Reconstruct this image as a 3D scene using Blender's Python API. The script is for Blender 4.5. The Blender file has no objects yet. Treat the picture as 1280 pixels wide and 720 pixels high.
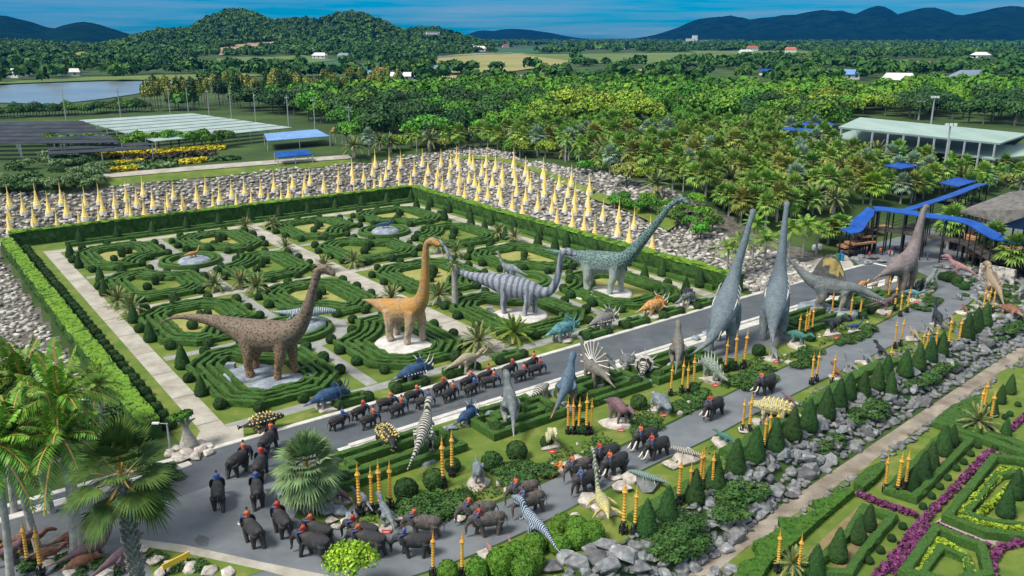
import bpy, bmesh, math, random
import numpy as np
from mathutils import Vector, Matrix, noise
R = math.radians
rnd = random.Random(7)
scene = bpy.context.scene
COL = scene.collection
# ------------------------------------------------------------------ camera
CAMZ, FPX, HOR = 30.0, 1050.0, 45.0
PITCH = math.atan((360 - HOR) / FPX)
cd = bpy.data.cameras.new('camera'); cam = bpy.data.objects.new('camera', cd); COL.objects.link(cam)
cam.location = (0, 0, CAMZ); cam.rotation_euler = (R(90) - PITCH, 0, 0)
cd.sensor_width = 36; cd.lens = 36 * FPX / 1280; cd.clip_start = 0.5; cd.clip_end = 30000
scene.camera = cam
# ------------------------------------------------------------------ world, sun, exposure
SUN_EL, SUN_AZ = R(54), R(-122)      # azimuth measured from +Y towards +X
W = bpy.data.worlds.new('World'); scene.world = W; W.use_nodes = True
nt = W.node_tree; N = nt.nodes; L = nt.links
for n in list(N): N.remove(n)
out = N.new('ShaderNodeOutputWorld'); bg = N.new('ShaderNodeBackground'); L.new(bg.outputs[0], out.inputs[0])
sky = N.new('ShaderNodeTexSky'); sky.sky_type = 'NISHITA'; sky.sun_disc = False
sky.sun_elevation = SUN_EL; sky.sun_rotation = SUN_AZ; sky.air_density = 1.0; sky.dust_density = 0.6; sky.ozone_density = 3.0
tc = N.new('ShaderNodeTexCoord'); sp = N.new('ShaderNodeSeparateXYZ'); L.new(tc.outputs['Generated'], sp.inputs[0])
tint = N.new('ShaderNodeMix'); tint.data_type = 'RGBA'; tint.blend_type = 'MULTIPLY'; tint.inputs[0].default_value = 1
L.new(sky.outputs[0], tint.inputs[6]); tint.inputs[7].default_value = (0.0, 0.86, 1.42, 1)   # clear blue gap under the cloud deck
cloudc = N.new('ShaderNodeRGB'); cloudc.outputs[0].default_value = (5.4, 5.9, 6.3, 1)
mapc = N.new('ShaderNodeMapping'); mapc.inputs['Scale'].default_value = (2.2, 2.2, 42); mapc.inputs['Location'].default_value = (3.1, 1.7, 0.4)
L.new(tc.outputs['Generated'], mapc.inputs[0])
cn = N.new('ShaderNodeTexNoise'); cn.inputs['Scale'].default_value = 1.6; cn.inputs['Detail'].default_value = 7; cn.inputs['Roughness'].default_value = 0.6
L.new(mapc.outputs[0], cn.inputs[0])
cr = N.new('ShaderNodeValToRGB'); cr.color_ramp.elements[0].position = 0.43; cr.color_ramp.elements[1].position = 0.74
cr.color_ramp.elements[1].color = (0.62, 0.62, 0.62, 1); L.new(cn.outputs[0], cr.inputs[0])
deck = N.new('ShaderNodeMapRange'); deck.inputs[1].default_value = 0.10; deck.inputs[2].default_value = 0.30; L.new(sp.outputs[2], deck.inputs[0])
mxf = N.new('ShaderNodeMath'); mxf.operation = 'MAXIMUM'; L.new(cr.outputs[0], mxf.inputs[0]); L.new(deck.outputs[0], mxf.inputs[1])
mixs = N.new('ShaderNodeMix'); mixs.data_type = 'RGBA'; L.new(mxf.outputs[0], mixs.inputs[0])
L.new(tint.outputs[2], mixs.inputs[6]); L.new(cloudc.outputs[0], mixs.inputs[7])
L.new(mixs.outputs[2], bg.inputs[0]); bg.inputs[1].default_value = 0.08
sl = bpy.data.lights.new('sun', 'SUN'); sl.energy = 3.5; sl.angle = R(18); sl.color = (1.0, 0.95, 0.86)
sun = bpy.data.objects.new('sun', sl); COL.objects.link(sun); sun.location = (-60, 40, 120)
sd = Vector((math.cos(SUN_EL) * math.sin(SUN_AZ), math.cos(SUN_EL) * math.cos(SUN_AZ), math.sin(SUN_EL)))
sun.rotation_euler = sd.to_track_quat('Z', 'Y').to_euler()
scene.view_settings.view_transform = 'Standard'; scene.view_settings.look = 'None'
scene.view_settings.exposure = 0.60; scene.view_settings.gamma = 1; scene.view_settings.use_curve_mapping = False
scene.cycles.use_denoising = True; scene.cycles.max_bounces = 4; scene.cycles.diffuse_bounces = 2; scene.cycles.glossy_bounces = 2
scene.cycles.transmission_bounces = 2; scene.cycles.transparent_max_bounces = 4; scene.cycles.volume_bounces = 0
# ------------------------------------------------------------------ ground plan: garden frame (p along the road, q away from it)
def ss(a, b, x):
    t = min(1, max(0, (x - a) / (b - a))); return t * t * (3 - 2 * t)
def pq(x, y):
    dx, dy = x + 21.9, y - 108.95; return .8 * dx + .6 * dy, -.6 * dx + .8 * dy
def xy(p, q):
    return -21.9 + .8 * p - .6 * q, 108.95 + .6 * p + .8 * q
def lerp_tab(tab, x):
    if x <= tab[0][0]: return tab[0][1]
    for (a, b), (c, d) in zip(tab, tab[1:]):
        if x <= c: return b + (d - b) * (x - a) / (c - a)
    return tab[-1][1]
BTOP = [(-40, -70.5), (-19.5, -69), (-9.4, -68.4), (6.6, -65.9), (23.5, -64.4), (52, -62.4), (90, -60)]
# hills: azimuth px, distance, ridge px height, half-width px, depth
HILLS = [(325, 1500, 19, 55, 300), (458, 1450, 22, 60, 280), (395, 1480, 30, 70, 300), (545, 1400, 39, 55, 240), (250, 1300, 41, 55, 220), (120, 1250, 60, 130, 260), (-40, 1150, 56, 130, 260), (10, 1500, 52, 120, 250),
         (155, 3000, 31, 42, 420), (25, 3300, 25, 70, 500), (90, 3300, 37, 50, 420), (215, 3100, 44, 45, 420),
         (645, 5200, 37, 52, 700), (610, 5300, 39, 25, 700),
         (880, 4600, 24, 60, 600), (1000, 4500, 19, 70, 600), (1052, 4500, 17, 36, 560), (1110, 4500, 21, 60, 560), (1195, 4400, 17, 60, 560), (1260, 4400, 33, 70, 560), (950, 4400, 26, 70, 600), (1290, 4400, 40, 90, 560)]
HL = []
for (px, D, py, wpx, dep) in HILLS:
    ang = math.atan((px - 640) / (FPX * math.cos(PITCH)))
    HL.append((ang, D, max(2, CAMZ - 6 + D * (HOR - py) / FPX), wpx / FPX, dep))
def hills(x, y):
    r = math.hypot(x, y)
    if r < 620 or y < 100: return 0.0
    a = math.atan2(x, y); m = 0.0
    for (ha, D, hh, w, dep) in HL:
        da = (a - ha) / w; dr = (r - D) / dep
        e = da * da + dr * dr
        if e < 9:
            v = hh * math.exp(-e * .8)
            m = max(m, v) + .07 * min(m, v)
    if m < .3: return m
    k = .10 if r < 2200 else .26; f = .005 if r < 2200 else .0022
    return m * (.94 + k * noise.fractal(Vector((x * f, y * f, 3)), 1, 2, 5) + (0 if r < 2200 else .10 * (1 - 2.2 * abs(noise.noise(Vector((x * .0045, y * .0045, 8)))))))
def height(x, y):
    p, q = pq(x, y)
    a = ss(2, 25, q - 41); b = ss(2, 26, p - 34) * ss(-36, 2, q); c = .75 * ss(2, 26, -36 - p) * ss(-40, -18, q)
    h = 6 * (1 - (1 - a) * (1 - b) * (1 - c))
    if q < -58:
        t = lerp_tab(BTOP, p)
        h -= 1.6 * ss(0, 2.7, t - q)
    return h + hills(x, y)
def ray(px, py):
    d = Vector(((px - 640) / FPX, 1, -(py - 360) / FPX))
    return Vector((d.x, math.cos(PITCH) * d.y + math.sin(PITCH) * d.z, -math.sin(PITCH) * d.y + math.cos(PITCH) * d.z))
def at(px, py, dz=0.0):
    """where the ground plan point seen at photo pixel (px, py) lies"""
    d = ray(px, py); o = Vector((0, 0, CAMZ)); t = 15.0; prev = t
    while t < 9000:
        P = o + d * t
        if P.z <= height(P.x, P.y) + dz: break
        prev = t; t *= 1.015
    lo, hi = prev, t
    for _ in range(24):
        m = (lo + hi) / 2; P = o + d * m
        if P.z <= height(P.x, P.y) + dz: hi = m
        else: lo = m
    P = o + d * hi
    return Vector((P.x, P.y, height(P.x, P.y) + dz))
def tall(base, ytop):
    """real height of an upright thing standing at base whose top is seen at photo row ytop"""
    r = math.hypot(base.x, base.y) if False else base.y
    v = -(ytop - 360) / FPX
    slope = (-math.sin(PITCH) + math.cos(PITCH) * v) / (math.cos(PITCH) + math.sin(PITCH) * v)
    return CAMZ + slope * r - base.z
def heading(a, b):
    A, B = at(*a), at(*b); return math.atan2(B.y - A.y, B.x - A.x)
# ------------------------------------------------------------------ tags and links
def tag(o, label=None, cat=None, group=None, kind=None):
    if label: o['label'] = label
    if cat: o['category'] = cat
    if group: o['group'] = group
    if kind: o['kind'] = kind
    return o
def link(name, me, parent=None, mat=None, loc=None):
    o = bpy.data.objects.new(name, me); COL.objects.link(o)
    if parent is not None: o.parent = parent
    if mat is not None:
        if len(me.materials) == 0: me.materials.append(mat)
    if loc is not None: o.location = loc
    return o
def root(name, loc, rz=0, label=None, cat=None, group=None, s=1):
    o = bpy.data.objects.new(name, None); COL.objects.link(o); o.location = loc; o.rotation_euler = (0, 0, rz)
    o.empty_display_size = .2; o.scale = (s, s, s)
    return tag(o, label, cat, group)
def setmat(o, *ms):
    for i, m in enumerate(ms):
        if m is not None: o.material_slots[i].link = 'OBJECT'; o.material_slots[i].material = m
def copy_tree(o, parent=None):
    c = o.copy(); COL.objects.link(c); c.parent = parent
    for ch in o.children: copy_tree(ch, c)
    return c
# ------------------------------------------------------------------ materials
def material(name, c1, c2=None, scale=3.0, detail=4, rough=.8, bump=0.0, bscale=None, rand=0.0, island=0.0, c3=None, lo=.35, hi=.65, spec=.3, metal=0, transl=0, bdist=.1):
    m = bpy.data.materials.new(name); m.use_nodes = True
    nt = m.node_tree; N = nt.nodes; L = nt.links; b = N['Principled BSDF']
    b.inputs['Roughness'].default_value = rough; b.inputs['Specular IOR Level'].default_value = spec; b.inputs['Metallic'].default_value = metal
    def rgba(c): return (c[0], c[1], c[2], 1)
    tc = N.new('ShaderNodeTexCoord')
    if c2 is None: c2 = c1
    ns = N.new('ShaderNodeTexNoise'); ns.inputs['Scale'].default_value = scale; ns.inputs['Detail'].default_value = detail; ns.inputs['Roughness'].default_value = .65
    L.new(tc.outputs['Object'], ns.inputs['Vector'])
    rp = N.new('ShaderNodeValToRGB'); L.new(ns.outputs[0], rp.inputs[0])
    e = rp.color_ramp.elements; e[0].position = lo; e[1].position = hi; e[0].color = rgba(c1); e[1].color = rgba(c2)
    if c3 is not None:
        k = e.new((lo + hi) / 2 + .02); k.color = rgba(c3)
    col = rp.outputs[0]
    def vary(sock, amt, col):
        mr = N.new('ShaderNodeMapRange'); mr.inputs[3].default_value = 1 - amt; mr.inputs[4].default_value = 1 + amt; L.new(sock, mr.inputs[0])
        hs = N.new('ShaderNodeHueSaturation'); L.new(mr.outputs[0], hs.inputs['Value']); L.new(col, hs.inputs['Color'])
        h2 = N.new('ShaderNodeMapRange'); h2.inputs[3].default_value = .5 - amt * .05; h2.inputs[4].default_value = .5 + amt * .05
        wn = N.new('ShaderNodeMath'); wn.operation = 'FRACT'; mu = N.new('ShaderNodeMath'); mu.operation = 'MULTIPLY'; mu.inputs[1].default_value = 7.31
        L.new(sock, mu.inputs[0]); L.new(mu.outputs[0], wn.inputs[0]); L.new(wn.outputs[0], h2.inputs[0]); L.new(h2.outputs[0], hs.inputs['Hue'])
        return hs.outputs[0]
    if rand: col = vary(N.new('ShaderNodeObjectInfo').outputs['Random'], rand, col)
    if island: col = vary(N.new('ShaderNodeNewGeometry').outputs['Random Per Island'], island, col)
    L.new(col, b.inputs['Base Color'])
    if bump:
        n2 = N.new('ShaderNodeTexNoise'); n2.inputs['Scale'].default_value = bscale or scale * 4; n2.inputs['Detail'].default_value = 5
        L.new(tc.outputs['Object'], n2.inputs['Vector'])
        bp = N.new('ShaderNodeBump'); bp.inputs['Strength'].default_value = bump; bp.inputs['Distance'].default_value = bdist
        L.new(n2.outputs[0], bp.inputs['Height']); L.new(bp.outputs[0], b.inputs['Normal'])
    return m
# ------------------------------------------------------------------ mesh helpers
class MB:
    def __init__(s): s.v = []; s.f = []; s.m = []
    def add(s, v, f, m=0):
        o = len(s.v); s.v += [tuple(a) for a in v]; s.f += [tuple(o + i for i in g) for g in f]; s.m += [m] * len(f)
    def box(s, c, d, rz=0, m=0, top=1.0, rx=0):
        x, y, z = d[0] / 2, d[1] / 2, d[2]
        cs, sn = math.cos(rz), math.sin(rz)
        P = []
        for k, zz in ((1, 0), (top, z)):
            for a, b in ((-x, -y), (x, -y), (x, y), (-x, y)):
                a *= k; b *= k
                P.append((c[0] + a * cs - b * sn, c[1] + a * sn + b * cs, c[2] + zz))
        s.add(P, [(3, 2, 1, 0), (4, 5, 6, 7), (0, 1, 5, 4), (1, 2, 6, 5), (2, 3, 7, 6), (3, 0, 4, 7)], m)
    def lathe(s, prof, seg=10, c=(0, 0, 0), m=0, rz=0):
        v = []; f = []
        for r, z in prof:
            for k in range(seg):
                a = 2 * math.pi * k / seg + rz; v.append((c[0] + r * math.cos(a), c[1] + r * math.sin(a), c[2] + z))
        n = len(prof)
        for i in range(n - 1):
            for k in range(seg):
                a = i * seg + k; b = i * seg + (k + 1) % seg; f.append((a, b, b + seg, a + seg))
        f.append(tuple(range(seg))[::-1]); f.append(tuple((n - 1) * seg + k for k in range(seg)))
        s.add(v, f, m)
    def bar(s, a, b, r, seg=6, r2=None, m=0):
        tube(s, [tuple(a), tuple(b)], [r, r2 if r2 is not None else r], seg, m, smooth=0)
    def mesh(s, name, *mats, smooth=False):
        me = bpy.data.meshes.new(name); me.from_pydata(s.v, [], s.f)
        for m in mats: me.materials.append(m)
        if any(s.m): me.polygons.foreach_set('material_index', s.m)
        if smooth: me.polygons.foreach_set('use_smooth', [True] * len(me.polygons))
        me.update(); return me
    def obj(s, name, *mats, parent=None, smooth=False, loc=None):
        return link(name, s.mesh(name, *mats, smooth=smooth), parent, loc=loc)
def catmull(P, n):
    P = [np.array(p, float) for p in P]; out = []
    Q = [2 * P[0] - P[1]] + P + [2 * P[-1] - P[-2]]
    for i in range(1, len(Q) - 2):
        a, b, c, d = Q[i - 1:i + 3]
        for k in range(n):
            t = k / n
            out.append(.5 * ((2 * b) + (-a + c) * t + (2 * a - 5 * b + 4 * c - d) * t * t + (-a + 3 * b - 3 * c + d) * t ** 3))
    out.append(P[-1]); return out
def tube(mb, pts, rad, seg=8, m=0, smooth=4, flat=1.0):
    """closed tube along pts; rad per point; flat squashes the width"""
    P = [tuple(p) + (r,) for p, r in zip(pts, rad)]
    if smooth: P = catmull(P, smooth)
    P = [np.array(p, float) for p in P]
    n = len(P); v = []; f = []
    prev = None
    for i in range(n):
        t = P[min(i + 1, n - 1)][:3] - P[max(i - 1, 0)][:3]; l = np.linalg.norm(t); t = t / l if l > 1e-9 else np.array([0, 0, 1.])
        if prev is None:
            ref = np.array([0, 1., 0]) if abs(t[1]) < .8 else np.array([1., 0, 0])
            side = ref - t * (ref @ t)
        else: side = prev - t * (prev @ t)
        side = side / max(1e-9, np.linalg.norm(side)); prev = side; up = np.cross(t, side)
        r = max(.004, P[i][3])
        for k in range(seg):
            a = 2 * math.pi * k / seg
            v.append(P[i][:3] + side * (r * flat * math.cos(a)) + up * (r * math.sin(a)))
    for i in range(n - 1):
        for k in range(seg):
            a = i * seg + k; b = i * seg + (k + 1) % seg; f.append((a, b, b + seg, a + seg))
    f.append(tuple(range(seg))[::-1]); f.append(tuple((n - 1) * seg + k for k in range(seg)))
    mb.add(v, f, m)
def remesh(mb, name, voxel, smooth=3, decim=None):
    o = bpy.data.objects.new('tmp', mb.mesh('tmp')); COL.objects.link(o)
    md = o.modifiers.new('r', 'REMESH'); md.mode = 'VOXEL'; md.voxel_size = voxel; md.use_smooth_shade = True
    if smooth: s = o.modifiers.new('s', 'SMOOTH'); s.iterations = smooth; s.factor = .5
    if decim: d = o.modifiers.new('d', 'DECIMATE'); d.ratio = decim
    dg = bpy.context.evaluated_depsgraph_get(); dg.update()
    me = bpy.data.meshes.new_from_object(o.evaluated_get(dg)); me.name = name
    old = o.data; bpy.data.objects.remove(o); bpy.data.meshes.remove(old)
    me.materials.clear(); me.polygons.foreach_set('use_smooth', [True] * len(me.polygons))
    return me
def np_mesh(name, V, F, mats, mi=None, smooth=False):
    """V (n,3), F (m,k) arrays of equal-sided faces"""
    me = bpy.data.meshes.new(name); k = F.shape[1]
    me.vertices.add(len(V)); me.vertices.foreach_set('co', np.ascontiguousarray(V, np.float32).ravel())
    me.loops.add(F.size); me.loops.foreach_set('vertex_index', np.ascontiguousarray(F, np.int32).ravel())
    me.polygons.add(len(F)); me.polygons.foreach_set('loop_start', np.arange(0, F.size, k, dtype=np.int32)); me.polygons.foreach_set('loop_total', np.full(len(F), k, np.int32))
    for m in mats: me.materials.append(m)
    if mi is not None: me.polygons.foreach_set('material_index', np.ascontiguousarray(mi, np.int32))
    if smooth: me.polygons.foreach_set('use_smooth', np.ones(len(F), bool))
    me.update(calc_edges=True); me.validate(); return me
def sheet(name, poly, z, mat, kind='structure', zf=None, thick=0):
    """flat polygon (world xy) as a sheet; with thick a slab with sides"""
    n = len(poly); mb = MB()
    if thick:
        mb.add([(x, y, z) for x, y in poly] + [(x, y, z - thick) for x, y in poly], [tuple(range(n))] + [(i, i + n, (i + 1) % n + n, (i + 1) % n) for i in range(n)])
    else: mb.add([(x, y, z) for x, y in poly], [tuple(range(n))])
    o = mb.obj(name, mat); me = o.data
    bm = bmesh.new(); bm.from_mesh(me); bmesh.ops.recalc_face_normals(bm, faces=bm.faces)
    if len(bm.faces) and sum(f.normal.z * f.calc_area() for f in bm.faces) < 0: bmesh.ops.reverse_faces(bm, faces=bm.faces)
    bmesh.ops.triangulate(bm, faces=[f for f in bm.faces if len(f.verts) > 4]); bm.to_mesh(me); bm.free()
    o['kind'] = kind; return o
def PQ(poly): return [xy(p, q) for p, q in poly]
def rect(p0, p1, q0, q1): return PQ([(p0, q0), (p1, q0), (p1, q1), (p0, q1)])
def smooth_line(pts, n=6): return [tuple(a) for a in catmull(pts, n)]
def ribbon(name, left, right, zoff, mat, kind='structure', flat=None):
    """strip between two polylines, draped on the ground"""
    mb = MB(); n = len(left)
    v = []
    for a, b in zip(left, right):
        for k in range(5):
            t = k / 4; x = a[0] + (b[0] - a[0]) * t; y = a[1] + (b[1] - a[1]) * t
            v.append((x, y, (height(x, y) if flat is None else flat) + zoff))
    f = [(i * 5 + k, i * 5 + k + 1, i * 5 + k + 6, i * 5 + k + 5) for i in range(n - 1) for k in range(4)]
    mb.add(v, f); o = mb.obj(name, mat); o['kind'] = kind
    bm = bmesh.new(); bm.from_mesh(o.data); bmesh.ops.recalc_face_normals(bm, faces=bm.faces)
    if sum(f.normal.z for f in bm.faces) < 0: bmesh.ops.reverse_faces(bm, faces=bm.faces)
    bm.to_mesh(o.data); bm.free()
    return o
def wall_strip(mb, path, w, h, z=0, closed=False, step=.5, jit=.03, seed=0, m=0, mtop=None, zf=None):
    """clipped hedge or kerb along a path"""
    pts = list(path)
    if closed: pts = pts + [pts[0]]
    P = []
    for a, b in zip(pts, pts[1:]):
        n = max(1, int(math.hypot(b[0] - a[0], b[1] - a[1]) / step))
        for k in range(n): P.append((a[0] + (b[0] - a[0]) * k / n, a[1] + (b[1] - a[1]) * k / n))
    if not closed: P.append(pts[-1])
    n = len(P); V = []
    prof = [(.5, 0), (.52, .45), (.47, .92), (.36, 1.0), (-.36, 1.0), (-.47, .92), (-.52, .45), (-.5, 0)]
    for i, (x, y) in enumerate(P):
        if closed: a, b = P[(i - 1) % n], P[(i + 1) % n]
        else: a, b = P[max(0, i - 1)], P[min(n - 1, i + 1)]
        # mitre
        d1 = Vector((x - a[0], y - a[1])); d2 = Vector((b[0] - x, b[1] - y))
        if d1.length < 1e-6: d1 = d2
        if d2.length < 1e-6: d2 = d1
        d1.normalize(); d2.normalize(); t = (d1 + d2)
        if t.length < 1e-6: t = d1
        t.normalize(); nx, ny = -t.y, t.x; k = 1 / max(.5, t.dot(d1))
        zb = zf(x, y) if zf else z
        for (u, vv) in prof:
            j = jit * noise.noise(Vector((x * 1.3 + u * 3, y * 1.3, vv * 3 + seed))) * 2
            V.append((x + nx * (u * w + (j if u > 0 else -j)) * k, y + ny * (u * w + (j if u > 0 else -j)) * k, zb + vv * h + (j if vv > .5 else 0)))
    o = len(prof); F = []; M = []
    for i in range(n if closed else n - 1):
        i2 = (i + 1) % n
        for k in range(o - 1):
            F.append((i * o + k, i2 * o + k, i2 * o + k + 1, i * o + k + 1)); M.append(mtop if (mtop is not None and k in (2, 3, 4)) else m)
    if not closed: F += [tuple(range(o)), tuple((n - 1) * o + k for k in range(o))[::-1]]; M += [m, m]
    b = len(mb.v); mb.v += V; mb.f += [tuple(b + q for q in g) for g in F]; mb.m += M
def leafy(mb, dens=22, size=.085, seed=1, zmin=.08):
    """small leaf faces all over a clipped hedge, so its skin is uneven"""
    r = np.random.RandomState(seed); V = np.array(mb.v, float); Q = np.array([f for f in mb.f if len(f) == 4])
    if len(Q) == 0: return mb
    A, B, C, D = (V[Q[:, k]] for k in range(4)); nr = np.cross(C - A, D - B); ar = np.linalg.norm(nr, axis=1) * .5; nr /= (2 * ar[:, None] + 1e-9)
    n = r.poisson(ar * dens); idx = np.repeat(np.arange(len(Q)), n)
    u, w = r.uniform(size=(2, len(idx), 1)); P = (A[idx] * (1 - u) + B[idx] * u) * (1 - w) + (D[idx] * (1 - u) + C[idx] * u) * w
    N_ = nr[idx] + r.normal(size=P.shape) * .55; N_ /= np.linalg.norm(N_, axis=1, keepdims=True)
    P = P + nr[idx] * r.uniform(-.01, .045, (len(P), 1))
    if len(P) == 0: return mb
    L_, _ = leaf_quads(P, N_, size, r, .75); o = len(mb.v); mb.v += [tuple(v) for v in L_]; mb.f += [(o + 4 * k, o + 4 * k + 1, o + 4 * k + 2, o + 4 * k + 3) for k in range(len(P))]; mb.m += [0] * len(P)
    return mb
def leaf_quads(C, Nrm, size, r, aspect=.6):
    n = len(C); t = r.normal(size=(n, 3)); a = np.cross(Nrm, t); a /= np.linalg.norm(a, axis=1, keepdims=True) + 1e-9; b = np.cross(Nrm, a)
    s = (size * r.uniform(.6, 1.3, n))[:, None]; a = a * s; b = b * s * aspect
    V = np.stack([C - a - b * .3, C - b, C + a + b * .2, C + b], 1).reshape(-1, 3)
    return V, np.arange(n * 4).reshape(n, 4)
# ------------------------------------------------------------------ materials of the setting
G_EARTH = material('scrub_ground', (.022, .05, .010), (.06, .10, .022), .06, 8, .95, .5, 2.0, c3=(.035, .07, .014))
G_GRAVEL = material('bank_gravel', (.05, .048, .038), (.16, .15, .13), 1.2, 8, .95, .5, 5)
G_FOREST = material('forested_slope', (.002, .013, .010), (.008, .030, .018), .018, 9, 1.0, .6, .05, bdist=8, spec=0)
G_LAWN = material('lawn', (.060, .125, .014), (.23, .22, .065), .42, 9, .95, .5, 14, c3=(.115, .165, .026), lo=.28, hi=.74)
G_DRY = material('dry_lawn', (.20, .24, .05), (.32, .28, .10), .5, 6, .95, .3, 9)
G_CONC = material('concrete_path', (.27, .245, .205), (.42, .395, .345), .5, 9, .85, .2, 8, c3=(.36, .335, .285))
G_TRACK = material('worn_track', (.15, .125, .095), (.32, .28, .235), .55, 9, .9, .3, 7, c3=(.24, .205, .165))
G_GREYPATH = material('grey_path', (.19, .20, .19), (.31, .31, .29), .8, 8, .85, .15, 8)
G_ASPHALT = material('asphalt', (.060, .070, .082), (.12, .132, .145), .33, 11, .8, .2, 30, c3=(.085, .097, .11), lo=.28, hi=.74)
G_ASPHALT2 = material('asphalt_pale', (.095, .110, .125), (.175, .19, .205), .30, 11, .8, .2, 30, lo=.3, hi=.7)
G_KERB = material('kerb_paint', (.42, .41, .38), (.60, .58, .55), 1.2, 6, .7)
G_SOIL = material('soil', (.17, .12, .06), (.27, .21, .10), .8, 7, .95, .3, 6)
G_FIELD = [material('field_crop', (.022, .085, .035), (.035, .115, .05), .02, 6, .95), material('field_straw', (.20, .20, .065), (.30, .27, .10), .012, 6, .95),
           material('field_soil', (.25, .17, .10), (.36, .27, .17), .012, 6, .95), material('field_grass', (.075, .13, .025), (.13, .18, .045), .012, 6, .95)]
HEDGE = material('hedge_leaves', (.020, .070, .008), (.115, .215, .026), 9, 8, .75, 1.0, 22, c3=(.042, .108, .016), lo=.3, hi=.72, bdist=.10)
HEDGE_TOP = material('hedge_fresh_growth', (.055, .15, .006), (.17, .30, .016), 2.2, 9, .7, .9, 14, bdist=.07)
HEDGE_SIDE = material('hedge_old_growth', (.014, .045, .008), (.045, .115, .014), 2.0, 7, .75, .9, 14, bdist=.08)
TOPI = material('topiary_leaves', (.014, .046, .010), (.044, .108, .022), 9, 7, .75, 1.0, 20, rand=.3, lo=.3, hi=.72, bdist=.09)
TOPI_LIGHT = material('bright_topiary_leaves', (.035, .10, .008), (.12, .25, .02), 5, 6, .7, .9, 15, rand=.15, bdist=.06)
STONE = material('bank_stone', (.15, .135, .115), (.50, .48, .44), 1.6, 9, .85, .5, 6, island=.45, c3=(.33, .315, .285), lo=.25, hi=.7)
BOULDER = material('boulder', (.07, .078, .085), (.36, .35, .33), 1.3, 9, .8, .6, 5, rand=.4, c3=(.18, .185, .19), lo=.3, hi=.75)
PLINTHROCK = material('plinth_rock', (.26, .23, .20), (.55, .51, .47), 1.5, 9, .85, .5, 6, rand=.12, c3=(.42, .38, .34))
BLUEROCK = material('painted_base_rock', (.13, .155, .185), (.33, .37, .42), 1.2, 8, .8, .4, 6, c3=(.22, .255, .30))
WHITEBASE = material('white_base', (.38, .36, .34), (.62, .60, .57), 1.0, 8, .8, .4, 6)
GOLD = material('gold_paint', (.48, .22, .022), (.70, .38, .055), 3, 5, .42, .1, 9, rand=.1, spec=.5)
PALEGOLD = material('pale_gold_paint', (.84, .58, .15), (.94, .74, .27), 3, 5, .5, rand=.08, spec=.5)
BLACK = material('black_paint', (.012, .012, .013), (.03, .03, .03), 4, 4, .5)
WHITE = material('white_paint', (.66, .66, .64), (.78, .78, .76), 3, 4, .5)
GREY = material('grey_steel', (.28, .30, .31), (.38, .40, .41), 2, 4, .5)
RED = material('red_plate', (.42, .03, .03), (.5, .05, .04), 3, 3, .5)
WATER = material('lake_water', (.10, .15, .19), (.15, .20, .24), .02, 3, .28, .05, .6, spec=.6)
# ------------------------------------------------------------------ ground: one sheet out to the horizon
def build_ground():
    na = 300; a0, a1 = R(-58), R(58)
    rs = [12.0]
    while rs[-1] < 9000: rs.append(rs[-1] * (1.0115 if rs[-1] < 260 else 1.022) + .05)
    V = []
    for r in rs:
        for k in range(na + 1):
            a = a0 + (a1 - a0) * k / na; x, y = r * math.sin(a), r * math.cos(a)
            V.append((x, y, height(x, y)))
    nr = len(rs); i = np.arange(nr - 1)[:, None] * (na + 1) + np.arange(na)[None, :]
    i = i.ravel(); F = np.stack([i, i + 1, i + na + 2, i + na + 1], 1)[:, ::-1]
    hz = np.array([hills(v[0], v[1]) > 5 for v in V]); mi = hz[F].all(1).astype(np.int32)
    def bank(v):
        p, q = pq(v[0], v[1]); return (-75 < p < 62 and 41.5 < q < 60) or (34 < p < 58 and -40 < q < 60) or (-62 < p < -36 and -36 < q < 60)
    bk = np.array([bank(v) for v in V]); mi[bk[F].all(1)] = 2
    o = link('ground', np_mesh('ground', np.array(V), F, [G_EARTH, G_FOREST, G_GRAVEL], mi, smooth=True)); o['kind'] = 'structure'
build_ground()
# garden floor
sheet('lawn', rect(-33.2, 33.2, -40.4, 41), .006, G_LAWN)
Z1 = .012
def path_rect(n, p0, p1, q0, q1, m=G_CONC, z=Z1): return sheet(n, rect(p0, p1, q0, q1), z, m)
path_rect('path', -31.3, -29.4, -40.3, 33.25); path_rect('path', -2.9, -.2, -37, 33.25, z=Z1 + .004); path_rect('path', 28.6, 30.4, -36.9, 33.25)
path_rect('path', -31.3, 30.4, 33.3, 35.2); path_rect('path', -29.35, 28.55, -1.9, -.4); path_rect('path', -29.35, 30.4, -38.4, -37.05, G_GREYPATH)
QC = [(-16.0, 16.3, -29.2, -3.1, -.2, 33), (14.2, 16.3, 0, 28.5, -.2, 33), (14.2, -19.3, 0, 28.5, -36.9, -2.1), (-16.0, -19.3, -29.2, -3.1, -36.9, -2.1)]
for (pc, qc, p0, p1, q0, q1) in QC:
    n = 40
    ring = [(pc + 5.7 * math.cos(2 * math.pi * k / n), qc + 5.7 * math.sin(2 * math.pi * k / n)) for k in range(n)]
    sheet('path', PQ(ring), Z1 + .008, G_GREYPATH)
    sheet('lawn', PQ([(pc + 4.3 * (a - pc) / 5.7, qc + 4.3 * (b - qc) / 5.7) for a, b in ring]), Z1 + .012, G_LAWN)
    for (a, b, c, d) in ((p0, pc - 5.6, qc - .6, qc + .6), (pc + 5.6, p1, qc - .6, qc + .6), (pc - .6, pc + .6, q0, qc - 5.6), (pc - .6, pc + .6, qc + 5.6, q1)):
        path_rect('path', a, b, c, d, G_GREYPATH)
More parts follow.
